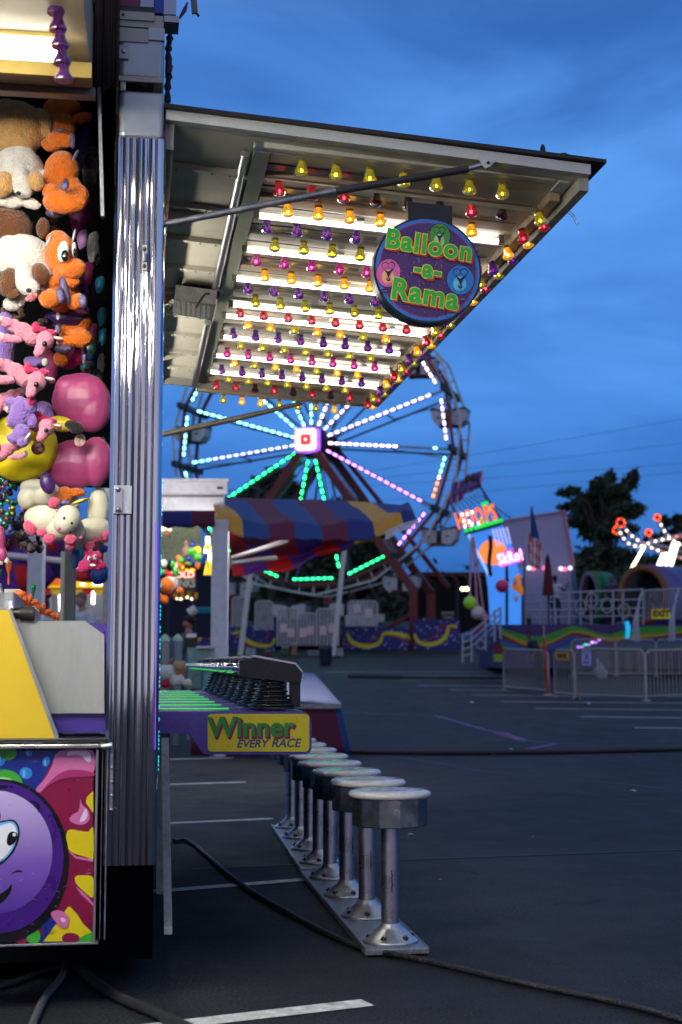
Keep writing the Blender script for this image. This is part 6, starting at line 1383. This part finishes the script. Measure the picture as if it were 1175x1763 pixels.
for i in range(18):
    x = -110 + i * 18; m_.use((glow('lit_red_scallop', (205, 20, 25), .3), glow('lit_yellow_scallop', (240, 190, 20), .35))[i % 2]).prism([at(x + 9 + 9 * cos(t), 1014 + 10 * sin(t), D) for t in [pi * k / 8 for k in range(9)]], (0, .04, 0))
m_.build('scalloped_valance', parent=ys_)
m_ = MB().use(paint('stand_white', (215, 215, 215), .5))
for x in (88, 92, 136, 176): wbox(m_, x, 1015, x + 4, 1130, D, .08)
wbox(m_, -120, 1062, 200, 1068, D - .1, .3); m_.use(paint('stand_backdrop', (160, 165, 175), .6)); wbox(m_, -120, 1015, 200, 1120, D + 1.6, .1); m_.build('frame', parent=ys_)
LB2 = glow('stand_lamp', (255, 250, 240), 8); m_ = MB().use(LB2); wbox(m_, 100, 1020, 104, 1052, D + 1.2, .05); wbox(m_, 158, 1018, 163, 1040, D + 1.2, .05); wbox(m_, 20, 1020, 25, 1060, D + 1.2, .05); build_each(m_, 'lamp', ys_)
for i, (x, y) in enumerate(((96, 1035), (80, 1040), (146, 1030), (110, 1042))):
    t = thing('prize', ['white horse shaped prize by the grey post', 'dark spotted prize left of the grey post', 'white prize left of the bald man', 'pale prize with an orange foot by the grey post'][i], 'prize', at(x, y + 20, D + .4), 0, 'prizes in the yellow game stand')
    blend(ells(MB().use((WH_, DP_, WH_, CR_)[i], True), D + .4, [(x, y, 6, 14), (x + 3, y - 15, 7, 6), (x - 4, y + 14, 3, 10), (x + 4, y + 14, 3, 10)], 10).build('body', parent=t), .03, 1)
p = at(155, 1030, 24); person('man in a white shirt bending his head, seen through the game trailer', Vector((p.x, 24, p.z - 1.72)), 1.8, radians(140), (185, 140, 125), (205, 205, 210), (60, 60, 70), [[(-.15, .06, .63), (-.06, .16, .62)], [(.15, .06, .63), (.06, .16, .62)]], lean=.25, hair=(120, 100, 85))

# ------------------------------------------------------------------ hoops tower
HD = 44.0
def wpoly(mb, m, pts, D, dep=.1, D2=None):
    mb.use(m).prism([at(x, y, D) for x, y in pts], (0, dep, 0)); return mb
ht = thing('hoops_tower', 'leaning blue basketball tower with lit HOOPS letters and striped topper', 'game tower', Vector((at(868, 1075, HD).x, HD, gz(HD))))
HBL = glow('backlit_blue_vinyl', (60, 140, 240), .85, (50, 110, 200)); HLT = glow('backlit_pale_net', (185, 190, 250), .85); HOR = glow('backlit_orange_ball', (255, 140, 60), 1.0)
m_ = MB(); wpoly(m_, HBL, [(802, 914), (863, 900), (884, 945), (898, 1000), (898, 1075), (846, 1075), (842, 1010), (838, 985)], HD, .3)
b0 = [at(x, y, HD - .01) for x, y in circ(849, 951, 24, 22)]; m_.use(HOR).add(b0, [tuple(range(36))], False)
m_.use(HLT)
for i in range(5):
    x = 847 + i * 6; m_.add([at(x, 912 - i, HD - .02), at(x + 3.5, 911 - i, HD - .02), at(x + 10, 940 - i, HD - .02), at(x + 8, 941 - i, HD - .02)], [(0, 1, 2, 3)], False)
wpoly(m_, glow('backlit_white_trim', (170, 205, 255), .9), [(803, 916), (806, 914), (844, 990), (841, 992)], HD - .03, .02)
wpoly(m_, glow('backlit_magenta_patch', (210, 110, 220), .5), [(868, 948), (884, 942), (888, 960), (874, 962)], HD - .02, .02)
m_.build('backboard_panel', parent=ht)
m_ = MB(); wpoly(m_, FDK, [(801, 912), (866, 893), (864, 904), (804, 920)], HD - .3, .4)
GLE = glow('green_led', (20, 220, 80), 1.0)
for i in range(16):
    if i < 5 and i % 2: continue
    m_.use(GLE, True).ell(at(803 + i * 4, 914 - i * 1.2, HD - .34), (.07, .05, .06), n=7, m=5)
for i in range(7): m_.ell(at(822 + i * 6, 903 - i * 1.8 + 5, HD - .34), (.06, .05, .05), n=7, m=5)
m_.build('light_bar', parent=ht)
m_ = MB(); rr = radians(14)
HO = glow('hoops_orange_bulb', (255, 110, 10), 1.2); HW = glow('hoops_white_bulb', (255, 245, 230), 3)
org = at(820, 891, HD - .3); ux = Vector((1, 0, 0)); sz = HD / F
put_text(m_, HO, 'HOOPS', org, ux, UP, 40 * sz, off=.02, sx=.46, rot=rr, ext=.03, space=1.25)
for x, y in ((796, 885), (799, 896), (801, 905), (805, 884), (808, 897), (813, 881), (813, 902), (824, 900)): m_.use(HW, True).ell(at(x, y + 1, HD - .42), (.035, .03, .06), n=7, m=5)
for x, y in ((832, 868), (838, 866), (843, 876), (829, 893), (836, 900), (846, 903)): m_.use(GLE, True).ell(at(x, y, HD - .1), (.07, .05, .06), n=7, m=5)
m_.build('lit_letters', parent=ht)
m_ = MB().use(FDK, True)
for i in range(7): m_.tube([at(778 + i * 6 + 6, 862 - i * 2, HD), at(796 + i * 8, 880 - i * 3, HD)], .012, 5)
m_.tube([at(820, 818, HD), at(838, 862, HD), at(880, 893, HD)], .018, 5).tube([at(776, 866, HD), at(803, 916, HD)], .03, 5).tube([at(816, 820, HD), at(864, 896, HD)], .03, 5); m_.build('stay_wires', parent=ht)
m_ = MB()
for i in range(11):
    x = 775 + i * 5; y = 838 - i * 1.2 - (8 if i > 4 else 0); c_ = [(150, 80, 150), (60, 60, 150), (190, 140, 180), (90, 50, 110)][i % 4]
    m_.use(paint('topper_stripe_%d' % c_[0], c_, .6)); q0 = [at(x, y + 30 - i * .8, HD), at(x + 4, y + 28 - i * .8, HD), at(x + 8, y - 8, HD), at(x + 4, y - 7, HD)]; m_.prism([q0[0], q0[3], q0[2], q0[1]], (0, .3, 0))
wpoly(m_, FDK, [(800, 822), (815, 818), (820, 824), (800, 832)], HD - .05, .2); wpoly(m_, paint('topper_band', (70, 60, 140)), [(778, 846), (822, 828), (824, 834), (779, 853)], HD - .1, .1); m_.build('striped_topper', parent=ht)
m_ = MB(); LTB = glow('pink_white_bulb', (255, 190, 245), 2.6)
put_text(m_, LTB, 'SkRo!', at(879, 960, HD - .5), ux, UP, 26 * sz, off=.012, sx=.62, rot=radians(14), ext=.03, space=1.15)
put_text(m_, glow('magenta_bulb', (230, 60, 200), .8), 'SkRo!', at(880, 961, HD - .45), ux, UP, 26 * sz, off=.05, sx=.62, rot=radians(14), ext=.01, space=1.15); m_.build('lit_sign', parent=ht)
MB().use(FDK, True).tube([at(873, 975, HD - .4), at(873, 1075, HD - .4)], .05, 6).build('sign_post', parent=ht)
fl = thing('rolled_flag', 'dark rolled flag hanging in front of the orange ball picture', 'flag', at(844, 992, HD - 1)); solid(MB().use(paint('flag_dark', (60, 30, 45), .8)).grid([[at(841 + 3 * i + 1.5 * sin(j), 922 + 10 * j, HD - 1 + .05 * (i % 2)) for j in range(8)] for i in range(3)]).build('cloth', parent=fl), .03)
for i, (x, y, r_, c_, lb) in enumerate(((810, 1038, 11.5, (175, 230, 40), 'lime green ball hanging left of the basketball tower'), (823, 1055, 11.5, (215, 190, 195), 'white and pink ball hanging under the lime one'), (834, 1063, 7, (200, 150, 160), 'smaller pink ball hanging right of the white one'), (865, 1009, 11.5, (215, 40, 110), 'magenta ball beside the man in the blue shirt'))):
    t = thing('ball', lb, 'ball', at(x, y + r_, HD - .8), 0, 'coloured balls round the basketball tower'); s_ = HD / F
    MB().use(paint('ball_%d_%d' % c_[:2], c_, .35, coat=.3), True).ell(at(x, y, HD - .8), (r_ * s_,) * 3, n=24, m=16).build('ball_skin', parent=t)
    if i < 3: MB().use(paint('pink_cord', (190, 140, 160)), True).tube([at(x - 1, y - r_ - 3, HD - .8), at(812 + i * 2, 925, HD - .3)], .03, 6).lathe(at(x, y - r_, HD - .8), [(.05, 0), (.02, .08)], 8).build('cord', parent=t)
pt = thing('plush_toy', 'big orange and white plush hanging by the tower post', 'plush toy', at(890, 1020, HD - .6)); blend(ells(MB().use(glow('lit_orange_plush', (255, 140, 40), .3), True), HD - .6, [(893, 995, 6, 7), (890, 1008, 9, 11), (898, 1018, 6, 7)], 12).build('body', parent=pt), .05, 1); blend(ells(MB().use(WH_, True), HD - .8, [(887, 1000, 5, 9), (889, 1030, 5, 7)], 12).build('belly', parent=pt), .05, 1)  # slight glow in the orange fur stands in for light falling on it

# ------------------------------------------------------------------ fun house on the right
DD = 45.0; dz = at(0, 1075, DD).z
fh = thing('fun_house', 'fun house ride with rainbow deck front, white tower wall, green and yellow barrels', 'fun house', Vector((at(1010, 1110, DD).x, DD, gz(DD))))
m_ = MB().use(paint('deck_purple', (60, 35, 95), .5)); p, q = at(862, 1075, DD), at(1300, 1075, DD)
m_.hexa([Vector(v) for v in ((p.x, DD, gz(DD) + .25), (q.x, DD, gz(DD) + .25), (q.x, DD + 7, gz(DD) + .25), (p.x, DD + 7, gz(DD) + .25), (p.x, DD, dz), (q.x, DD, dz), (q.x, DD + 7, dz), (p.x, DD + 7, dz))]); m_.build('deck', parent=fh)
m_ = MB(); RB = [paint('rainbow_%d' % i, c_, .45) for i, c_ in enumerate(((50, 30, 90), (48, 150, 34), (190, 150, 26), (115, 24, 32), (32, 72, 150), (25, 115, 135), (130, 150, 34)))]
P1 = [(862, 1080), (885, 1088), (905, 1094), (930, 1096), (950, 1090), (985, 1077), (1010, 1082), (1030, 1090), (1050, 1093), (1075, 1085), (1110, 1079), (1300, 1078)]
TH = [9, 5, 5, 8, 9, 12]; CI = [1, 2, 3, 4, 5, 6]
for i in range(74):
    x0 = 862 + i * 5; x1 = x0 + 5; ya, yb_ = interp(P1, x0), interp(P1, x1)
    for b_i in range(6):
        f_ = lambda x: TH[b_i] * (1 + .45 * sin(x * .035 + b_i * 1.7)); yc, yd = min(1118, yb_ + f_(x1)), min(1118, ya + f_(x0))
        if ya < 1117.5 or yb_ < 1117.5: m_.use(RB[CI[b_i]]).add([at(x0, ya, DD - .01), at(x1, yb_, DD - .01), at(x1, yc, DD - .01), at(x0, yd, DD - .01)], [(0, 1, 2, 3)], False)
        ya, yb_ = yd, yc
m_.build('rainbow_front', parent=fh)
WT = paint('tower_white_vinyl', (160, 155, 185), .6, var=.06); m_ = MB(); wpoly(m_, WT, [(864, 896), (973, 878), (989, 974), (905, 974), (880, 985), (884, 940)], DD + 3, .25); wpoly(m_, WT, [(904, 975), (986, 975), (1000, 1074), (904, 1074)], DD + 2.8, .2)
wpoly(m_, paint('tower_pink_edge', (200, 130, 130)), [(971, 878), (974, 878), (991, 974), (987, 974)], DD + 2.9, .1); wpoly(m_, paint('tower_pink_edge', (200, 130, 130)), [(864, 896), (972, 878), (972, 880), (864, 898)], DD + 2.9, .1)
wpoly(m_, paint('tower_blue_post', (50, 110, 140)), [(985, 975), (990, 975), (1002, 1074), (995, 1074)], DD + 2.5, .2); wpoly(m_, paint('tower_blue_post', (50, 110, 140)), [(900, 1000), (904, 1000), (906, 1074), (901, 1074)], DD + 2.2, .2)
m_.build('tower_wall', parent=fh); m_ = MB()
for i, x in enumerate((911, 919, 930, 937, 966, 973, 982)): m_.use(glow('pink_lamp' if i % 2 else 'white_lamp', (255, 120, 170) if i % 2 else (250, 240, 250), 1.2), True).ell(at(x, 978 + (i % 3) - (6 if i == 2 else 0), DD + 2.5), (.08, .06, .08), n=8, m=6)
build_each(m_, 'lamp', fh)
def barrel(x, y, rx, ry, D, L, col_in, col_out, ring, nm, th=3):
    m_ = MB(); s_ = D / F; c = at(x, y, D); n = 32; ri = [(c + Vector((rx * s_ * cos(t), 0, ry * s_ * sin(t)))) for t in [2 * pi * k / n for k in range(n)]]
    off = Vector((L, .9, .0)); ro = [c + (p - c) * (1 + th / rx) for p in ri]
    m_.use(ring).add(ri + ro, [(k, k + n, (k + 1) % n + n, (k + 1) % n) for k in range(n)], True)
    m_.use(col_out).add(ro + [p + off for p in ro], [(k, k + n, (k + 1) % n + n, (k + 1) % n) for k in range(n)], True)
    m_.use(col_in).add([p + Vector((0, .01, 0)) for p in ri] + [p + off for p in ri], [(k, (k + 1) % n, (k + 1) % n + n, k + n) for k in range(n)], True)
    solid(m_.build(nm, parent=fh), .03)
GB = paint('barrel_green', (20, 110, 50), .4); DB = paint('barrel_dark', (16, 10, 22), .6)
barrel(1014, 1028, 13, 36, DD + 1.6, .85, DB, GB, paint('barrel_lilac_rim', (110, 95, 130)), 'green_barrel')
barrel(1107, 1024, 34, 41, DD + 1.2, 1.2, DB, paint('barrel_violet', (75, 60, 140), .35, coat=.5), paint('barrel_ochre_rim', (120, 72, 16)), 'yellow_barrel', 9)
m_ = MB(); OC = paint('barrel_ochre', (190, 120, 20))
for x, y, w_, h_ in ((1112, 988, 5, 14), (1116, 998, 3, 10), (1120, 1025, 4, 10), (1124, 1045, 4, 16), (1084, 1050, 4, 18), (1130, 1015, 3, 8)): wpoly(m_, OC, [(x, y - h_ / 2), (x + w_, y - h_ / 3), (x + w_ * .7, y + h_ / 2), (x - 1, y + h_ / 3)], DD + 1.9, .05)
m_.build('barrel_flames', parent=fh)
m_ = MB().use(paint('ochre_truss', (150, 95, 20)))
for a_, b_ in (((1148, 985), (1200, 965)), ((1150, 1000), (1200, 982)), ((1155, 1012), (1200, 1002)), ((1155, 980), (1160, 1015)), ((1165, 975), (1172, 1010)), ((1150, 985), (1172, 1008))): m_.bar(at(*a_, DD + 3), at(*b_, DD + 3), .09)
m_.build('truss_stairs', parent=fh)
RAIL = paint('rail_grey_white', (160, 162, 175), .4, metal=.2)
m_ = MB().use(RAIL, True)
for y0, y1 in ((1023, 1015), (1037, 1032), (1051, 1047), (1063, 1060)): m_.tube([at(905, y0, DD + .1), at(1108, y1, DD + .1)], .03, 6)
for x in (905, 930, 955, 980, 1000, 1018, 1056, 1073, 1108): m_.tube([at(x, 1019, DD + .1), at(x, 1075, DD + .1)], .035, 6)
for x, y in ((1019, 1034), (1045, 1043), (1075, 1052), (1000, 1045)): m_.tube([at(*c_, DD + .05) for c_ in circ(x, y, 9, 12.5, 0, 20)], .03, 6, closed=True)
for x in range(1112, 1200, 5): m_.tube([at(x, 1017, DD + .1), at(x, 1066, DD + .1)], .018, 5)
m_.tube([at(1108, 1017, DD + .1), at(1200, 1012, DD + .1)], .03, 6)
for sx in (0, 62):
    for k, dx in enumerate((0, 6, 11)): m_.tube([at(1107 + sx - dx * .5, 1014 + dx * 1.2, DD - .2), at(1092 + sx + dx * .6, 1068, DD - 1.0), at(1091 + sx + dx * .8, 1105, DD - 1.3)], .028, 6)
m_.build('railing', parent=fh)
m_ = MB().use(glow('backlit_exit_yellow', (190, 190, 20), .28, (170, 170, 30))); wbox(m_, 1123, 1049, 1154, 1065, DD - .02, .08)
put_text(m_, paint('exit_maroon', (95, 20, 35)), 'EXIT', at(1138.5, 1057, DD - .02), ux, UP, 15 * DD / F, off=.02, sx=.95, lift=.012); m_.build('exit_sign', parent=fh)
m_ = MB().use(glow('cyan_strip', (20, 170, 230), .9)); m_.prism([at(x, y, DD - .15) for x, y in ((1077, 1070), (1083, 1069), (1086, 1080), (1084, 1098), (1078, 1099), (1079, 1085))], (0, .1, 0)); m_.build('light_strip', parent=fh)
m_ = MB().use(TL_); m_.use(paint('red_cabinet', (110, 20, 40))); wbox(m_, 853, 1109, 866, 1126, DD - 2, .6); m_.use(paint('lime_cabinet', (150, 190, 20))); wbox(m_, 853, 1126, 865, 1139, DD - 2.02, .6); m_.use(paint('maroon_column', (70, 12, 20))); wbox(m_, 890, 1033, 902, 1075, DD + .5, .3); m_.use(FDK); wbox(m_, 907, 1060, 915, 1075, DD + .5, .3); build_each(m_, 'side_cabinet', fh)
# front steps at the left
sg = thing('entry_stairs', 'white tubular entry stairs climbing to the fun house deck', 'stairs', G(815, 1142)); m_ = MB().use(RAIL, True); SD = 41
for off in (0, 1.1):
    for k in range(4): m_.tube([at(797 + k * 0, 1094 + k * 12, SD + off), at(812, 1090 + k * 12, SD + off), at(862, 1046 + k * 11, SD + off + 2)], .03, 6)
    for x, y0, y1 in ((797, 1094, 1142), (812, 1090, 1140), (836, 1068, 1120), (852, 1050, 1105), (862, 1045, 1100)): m_.tube([at(x, y0, SD + off), at(x, y1, SD + off)], .035, 6)
    m_.tube([at(*c_, SD + off) for c_ in circ(828, 1110, 7, 8, 0, 16)], .025, 5, closed=True)
m_.build('railing', parent=sg); m_ = MB().use(paint('step_blue', (40, 110, 170)))
for k in range(5): q = at(806 + k * 12, 1128 - k * 11, SD); m_.box(q + Vector((.1, .6, 0)), (.3, 1.1, .05))
m_.build('steps', parent=sg)
# purple roller structure behind stairs
ws = thing('crowd_slide', 'blue and magenta slide edge glinting behind the entry stairs', 'slide', Vector((at(830, 1090, 46).x, 46, gz(46)))); m_ = MB(); wpoly(m_, paint('slide_blue', (40, 110, 170), .3), [(790, 1094), (845, 1070), (862, 1075), (862, 1092), (800, 1104)], 46, .3); wpoly(m_, paint('slide_magenta', (170, 25, 80), .3), [(812, 1083), (835, 1072), (838, 1082), (818, 1090)], 45.9, .1); m_.build('slide', parent=ws)
# flag, umbrella
us = thing('flag', 'striped red, white and blue flag hanging from a thin pole', 'flag', at(915, 1000, 42)); m_ = MB().use(STEEL, True).tube([at(903, 960, 42), at(918, 872, 42)], .02, 6).tube([at(903, 955, 42), at(903, 1075, 42.5)], .03, 6); m_.build('pole', parent=us)
FR = paint('flag_red', (190, 45, 60), .8); FW_ = paint('flag_white', (235, 225, 235), .8); FB = paint('flag_blue', (45, 85, 160), .8)
P = [[at(918 + (i / 12 - .5) * (2 + 20 * min(1, j / 12)) + j * .35 - 2, 873 + j * 5.2 + abs(i - 6) * -.3 * j / 10 + (i - 3) * .5, 42 + .06 * sin(i * 1.3 + j * .2)) for j in range(21)] for i in range(13)]
P = [list(r) for r in P]; solid(MB().grid(P, lambda i, j: FB if (j < 10 and i > 1) else ((FR, FW_)[int((i + .25 * j) // 1.6) % 2])).build('cloth', parent=us), .02)
um = thing('umbrella', 'closed maroon umbrella standing on the deck', 'umbrella', at(945, 1075, 43)); s_ = 43 / F; c = at(945, 1075, 43)
MB().use(paint('umbrella_maroon', (80, 12, 25), .8, bump=.3, bscale=10), True).lathe(c, [(10.5 * s_, 50 * s_), (10 * s_, 54 * s_), (7 * s_, 85 * s_), (4 * s_, 112 * s_), (2.2 * s_, 118 * s_), (.01, 121 * s_)], 12).build('canopy', parent=um); MB().use(FDK, True).tube([c, c + UP * 52 * s_], .03, 6).build('pole', parent=um)
# people on the deck
person('man in a blue shirt and pale trousers at the top of the stairs', Vector((at(876, 1075, 44).x, 44.2, dz)), 1.72, radians(80), (120, 85, 70), (30, 60, 150), (150, 150, 150), [[(-.12, .08, .63), (-.1, .2, .6)], [(.12, .08, .63), (.1, .18, .55)]], hair=(60, 50, 45))
person('person in a white tank top with one hand raised beside the maroon umbrella', Vector((at(964, 1072, 44.4).x, 45.2, dz)), 1.55, radians(-30), (75, 50, 42), (185, 185, 195), (25, 25, 32), [[(-.13, -.02, .62), (-.14, .0, .5)], [(.17, .08, .68), (.2, .14, .8)]], sleeve=.12, pant_len=.5)
person('person in a dark purple shirt leaning beside the green barrel', Vector((at(1055, 1075, 46.5).x, 46.5, dz)), 1.6, radians(160), (110, 80, 75), (65, 40, 80), (30, 30, 50), [[(-.13, .05, .62), (-.1, .15, .55)], [(.13, .05, .62), (.1, .15, .55)]], hair=(30, 20, 18))

# ------------------------------------------------------------------ spinning ride arms
sr = thing('spinning_ride', 'spinning ride arms outlined by bulbs with lit tubes hanging below', 'ride', Vector((at(1190, 1090, 62).x, 62, gz(62)))); RD = 62
ARM = paint('ride_arm_white', (190, 175, 185), .4); BW = glow('arm_white_bulb', (255, 250, 240), 3); BO = glow('arm_orange_bulb', (255, 110, 40), 2); BR2 = glow('arm_red_bulb', (255, 40, 20), 1.6)
for pts, dd in (([(1064, 907), (1070, 922), (1082, 936), (1100, 941), (1118, 935), (1140, 929), (1175, 922), (1230, 914)], 0), ([(1072, 903), (1082, 918), (1100, 932), (1125, 945), (1160, 957), (1220, 972)], 1.2), ([(1133, 893), (1142, 912), (1158, 930), (1180, 942), (1230, 955)], 2), ([(1118, 926), (1130, 938), (1160, 946), (1200, 960)], 3)):
    P = spline([at(x, y, RD + dd) for x, y in pts], 8, False); m_ = MB().use(ARM, True).tube(P, .10, 6); m_.build('arm', parent=sr)
    m_ = MB(); L = 0; last = 0
    for i in range(1, len(P)):
        L += (P[i] - P[i - 1]).length
        if L - last > .28: last = L; m_.use(BW if int(L * 3) % 3 or L < 2.2 else BO, True).ell(P[i] - Vector((0, .1, 0)), (.055, .05, .055), n=7, m=5)
    if dd < 2.5: m_.build('bulb_chain', parent=sr)
for x, y, r_ in ((1062, 913, 6), (1069, 900, 7), (1117, 917, 5), (1132, 891, 5)):
    m_ = MB(); 
    for k in range(9): m_.use(BR2 if k % 2 else BO, True).ell(at(x + r_ * cos(k * .7), y + r_ * sin(k * .7), RD), (.05, .05, .05), n=7, m=5)
    m_.build('red_lamp_ring', parent=sr); MB().use(FDK, True).lathe(at(x, y, RD + .1), [(r_ * RD / F, 0), (r_ * RD / F * .8, .1)], 14, axis=Vector((0, -1, 0))).build('arm_cap', parent=sr)
TL2 = glow('ride_tube_light', (255, 245, 215), 5)
for (x0, y0), (x1, y1), n in (((1110, 940), (1085, 984), 1), ((1142, 953), (1130, 981), 2), ((1160, 934), (1147, 976), 1), ((1168, 934), (1155, 978), 1), ((1148, 952), (1136, 981), 0)):
    MB().use(TL2, True).tube([at(x0, y0, RD - .3), at(x1, y1, RD - .3)], .06, 8).build('light_tube', parent=sr)
MB().use(FDK, True).tube([Vector((at(1220, 930, 64).x, 64, gz(64))), at(1220, 930, 64)], .5, 14).build('mast', parent=sr)
# dark red ride building behind the wheel
rb = thing('ride_shelter', 'dark red open steel shelter left of the basketball tower', 'shelter', Vector((at(780, 1090, 70).x, 70, gz(70)))); m_ = MB().use(paint('shelter_red', (75, 22, 18), .6)); wbox(m_, 708, 985, 846, 992, 70, 4); 
for x in (712, 735, 748, 786, 842): wbox(m_, x, 990, x + 2.5, 1085, 70 + (x % 3), .1)
for k in range(6): m_.bar(at(712 + k * 22, 992, 70), at(722 + k * 22, 1002, 70), .08)
m_.build('frame', parent=rb); m_ = MB().use(mat('shelter_dark_back', (.008, .006, .008), .9)); wbox(m_, 708, 992, 850, 1090, 75, .2); m_.build('back_wall', parent=rb); m_ = MB().use(paint('bench_white', (140, 138, 130))); wbox(m_, 761, 1053, 783, 1057, 68, .6); wbox(m_, 763, 1057, 766, 1066, 68, .5); wbox(m_, 778, 1057, 781, 1066, 68, .5); wbox(m_, 762, 1060, 782, 1065, 68, .1); m_.build('bench', parent=rb)
lm = thing('flood_lamp', 'warm white double flood lamp glowing under the dark red shelter', 'lamp', at(801, 1018, 66)); m_ = MB().use(glow('flood_warm', (255, 235, 170), 9), True).ell(at(797, 1014, 66), (.10, .06, .08)).ell(at(804, 1014, 66), (.10, .06, .08)); m_.build('lens', parent=lm); MB().use(FDK).box(at(801, 1014, 66.1), (.5, .08, .25)).tube([at(788, 1000, 66.2), Vector((at(788, 1000, 66.2).x, 66.2, gz(66)))], .05).tube([at(788, 1010, 66.2), at(800, 1012, 66.2)], .04).build('bracket', parent=lm)
# ------------------------------------------------------------------ barricades
BARM = paint('barricade_galvanised', (160, 156, 150), .4, metal=.3, dirt=.15)
def barricade(label, x0, y0, x1, y1, h, n, gate=False, lean=0):
    p, q = G(x0, y0), G(x1, y1); t = thing('barricade', label, 'barricade', p, 0, 'pipe barricades in front of the fun house'); m_ = MB().use(BARM, True); z0 = UP * .10; z1 = UP * h
    d = (q - p).normalized(); m_.tube([p, p + z1 - UP * .1, p + z1 + d * .1, q + z1 - d * .1, q + z1 - UP * .1, q], .026, 8).tube([p + z0, q + z0], .022, 8); m_.build('frame', parent=t)
    b_ = MB().use(BARM, True)
    for i in range(1, n): a_ = p.lerp(q, i / n); b_.tube([a_ + z0 + d * lean * (i / n), a_ + z1 * .99], .0115, 6)
    b_.build('bars', parent=t); f_ = MB().use(BARM)
    for a_ in (p, q): f_.box(a_ + UP * .015, (.12, .4, .03))
    f_.build('foot', parent=t); return t, p, q, d
barricade('leftmost pipe barricade with a shiny bottom rail', 868, 1189, 945, 1196, 1.06, 19)
t, p, q, d = barricade('narrow pipe gate carrying the yellow ENTER sign', 956, 1200, 990, 1203, 1.10, 7)
m_ = MB().use(paint('enter_yellow', (215, 165, 25), .5)).prism([p.lerp(q, .15) + UP * z - d.cross(UP) * -.05 for z in (1.06,)] + [p.lerp(q, .85) + UP * 1.06 + d.cross(UP) * .05] + [p.lerp(q, .85) + UP * .87 + d.cross(UP) * .05, p.lerp(q, .15) + UP * .87 + d.cross(UP) * .05], (0, .01, 0))
put_text(m_, FDK, 'ENTER', p.lerp(q, .5) + UP * .965 + d.cross(UP) * .052, d, UP, .15, off=.006, sx=.9, lift=.006); m_.build('enter_sign', parent=t)
t, p, q, d = barricade('long pipe barricade carrying the white arrow notice', 993, 1203, 1112, 1208, 1.14, 26)
c_ = p.lerp(q, .18); m_ = MB().use(paint('notice_white', (165, 170, 215), .5)); o_ = d.cross(UP) * .05
m_.prism([c_ - d * .13 + UP * 1.12 + o_, c_ + d * .13 + UP * 1.12 + o_, c_ + d * .13 + UP * .76 + o_, c_ - d * .13 + UP * .76 + o_], (0, .01, 0))
put_text(m_, LB, 'YOU MUST BE', c_ + UP * 1.075 + o_ * 1.06, d, UP, .042, lift=.003); put_text(m_, LB, '3', c_ + UP * .955 + o_ * 1.06, d, UP, .16, off=.006, lift=.003); put_text(m_, LB, 'RIDE', c_ + UP * .83 + o_ * 1.06, d, UP, .07, off=.002, lift=.003); m_.build('notice', parent=t)
barricade('right-hand pipe barricade running out of the frame', 1114, 1207, 1260, 1200, 1.12, 24, lean=.12)
# second row further back
for i, (x0, x1) in enumerate(((985, 1060), (1062, 1130), (1132, 1215))): barricade(['back barricade left of the fun house steps', 'back barricade in front of the cyan light', 'back barricade at the right edge under the yellow truss'][i], x0, 1165, x1, 1165, 1.15, 18)
op = thing('orange_pole', 'thin orange pole leaning in front of the barricade', 'pole', G(944, 1198)); q0 = WM[op].translation; MB().use(paint('pole_orange', (190, 60, 25), .5), True).tube([q0, at(937, 1098, q0.y)], .035, 8).build('shaft', parent=op); MB().use(BARM, True).tube([at(937, 1098, q0.y), at(936.5, 1076, q0.y)], .02, 8).lathe(q0, [(.12, 0), (.1, .03), (.04, .04)], 12).build('fitting', parent=op)
person('person stooping behind the leftmost barricade with a white cloth at the neck', Vector((G(930, 1180).x, G(930, 1180).y, gz(G(930, 1180).y))), 1.5, radians(110), (120, 85, 75), (30, 45, 50), (20, 25, 35), [[(-.12, .1, .62), (-.1, .2, .5)], [(.12, .1, .62), (.1, .2, .5)]], lean=.5)
wc = thing('plastic_bag', 'white bag hanging behind the long barricade', 'bag', G(1034, 1190)); q0 = WM[wc].translation; blend(MB().use(paint('bag_white', (150, 150, 165), .4), True).ell(q0 + UP * .5, (.14, .08, .2)).ell(q0 + UP * .72 + Vector((-.06, 0, 0)), (.05, .04, .12)).ell(q0 + UP * .42 + Vector((.08, 0, 0)), (.12, .08, .14)).build('bag', parent=wc), .02, 2)
ld = thing('led_whip', 'small purple and green light strip lying behind the barricade', 'light strip', at(1020, 1118, 36)); m_ = MB()
for i, c_ in enumerate((PUL, PUL, GRNL, PUL, LIL, PUL, PUL)): m_.use(glow('whip_%d' % c_[0], c_, 1.3), True).ell(at(996 + i * 6, 1114 - i * 2 + (i % 2) * 2, 36), (.045, .04, .03), n=7, m=5)
build_each(m_, 'lamp', ld)
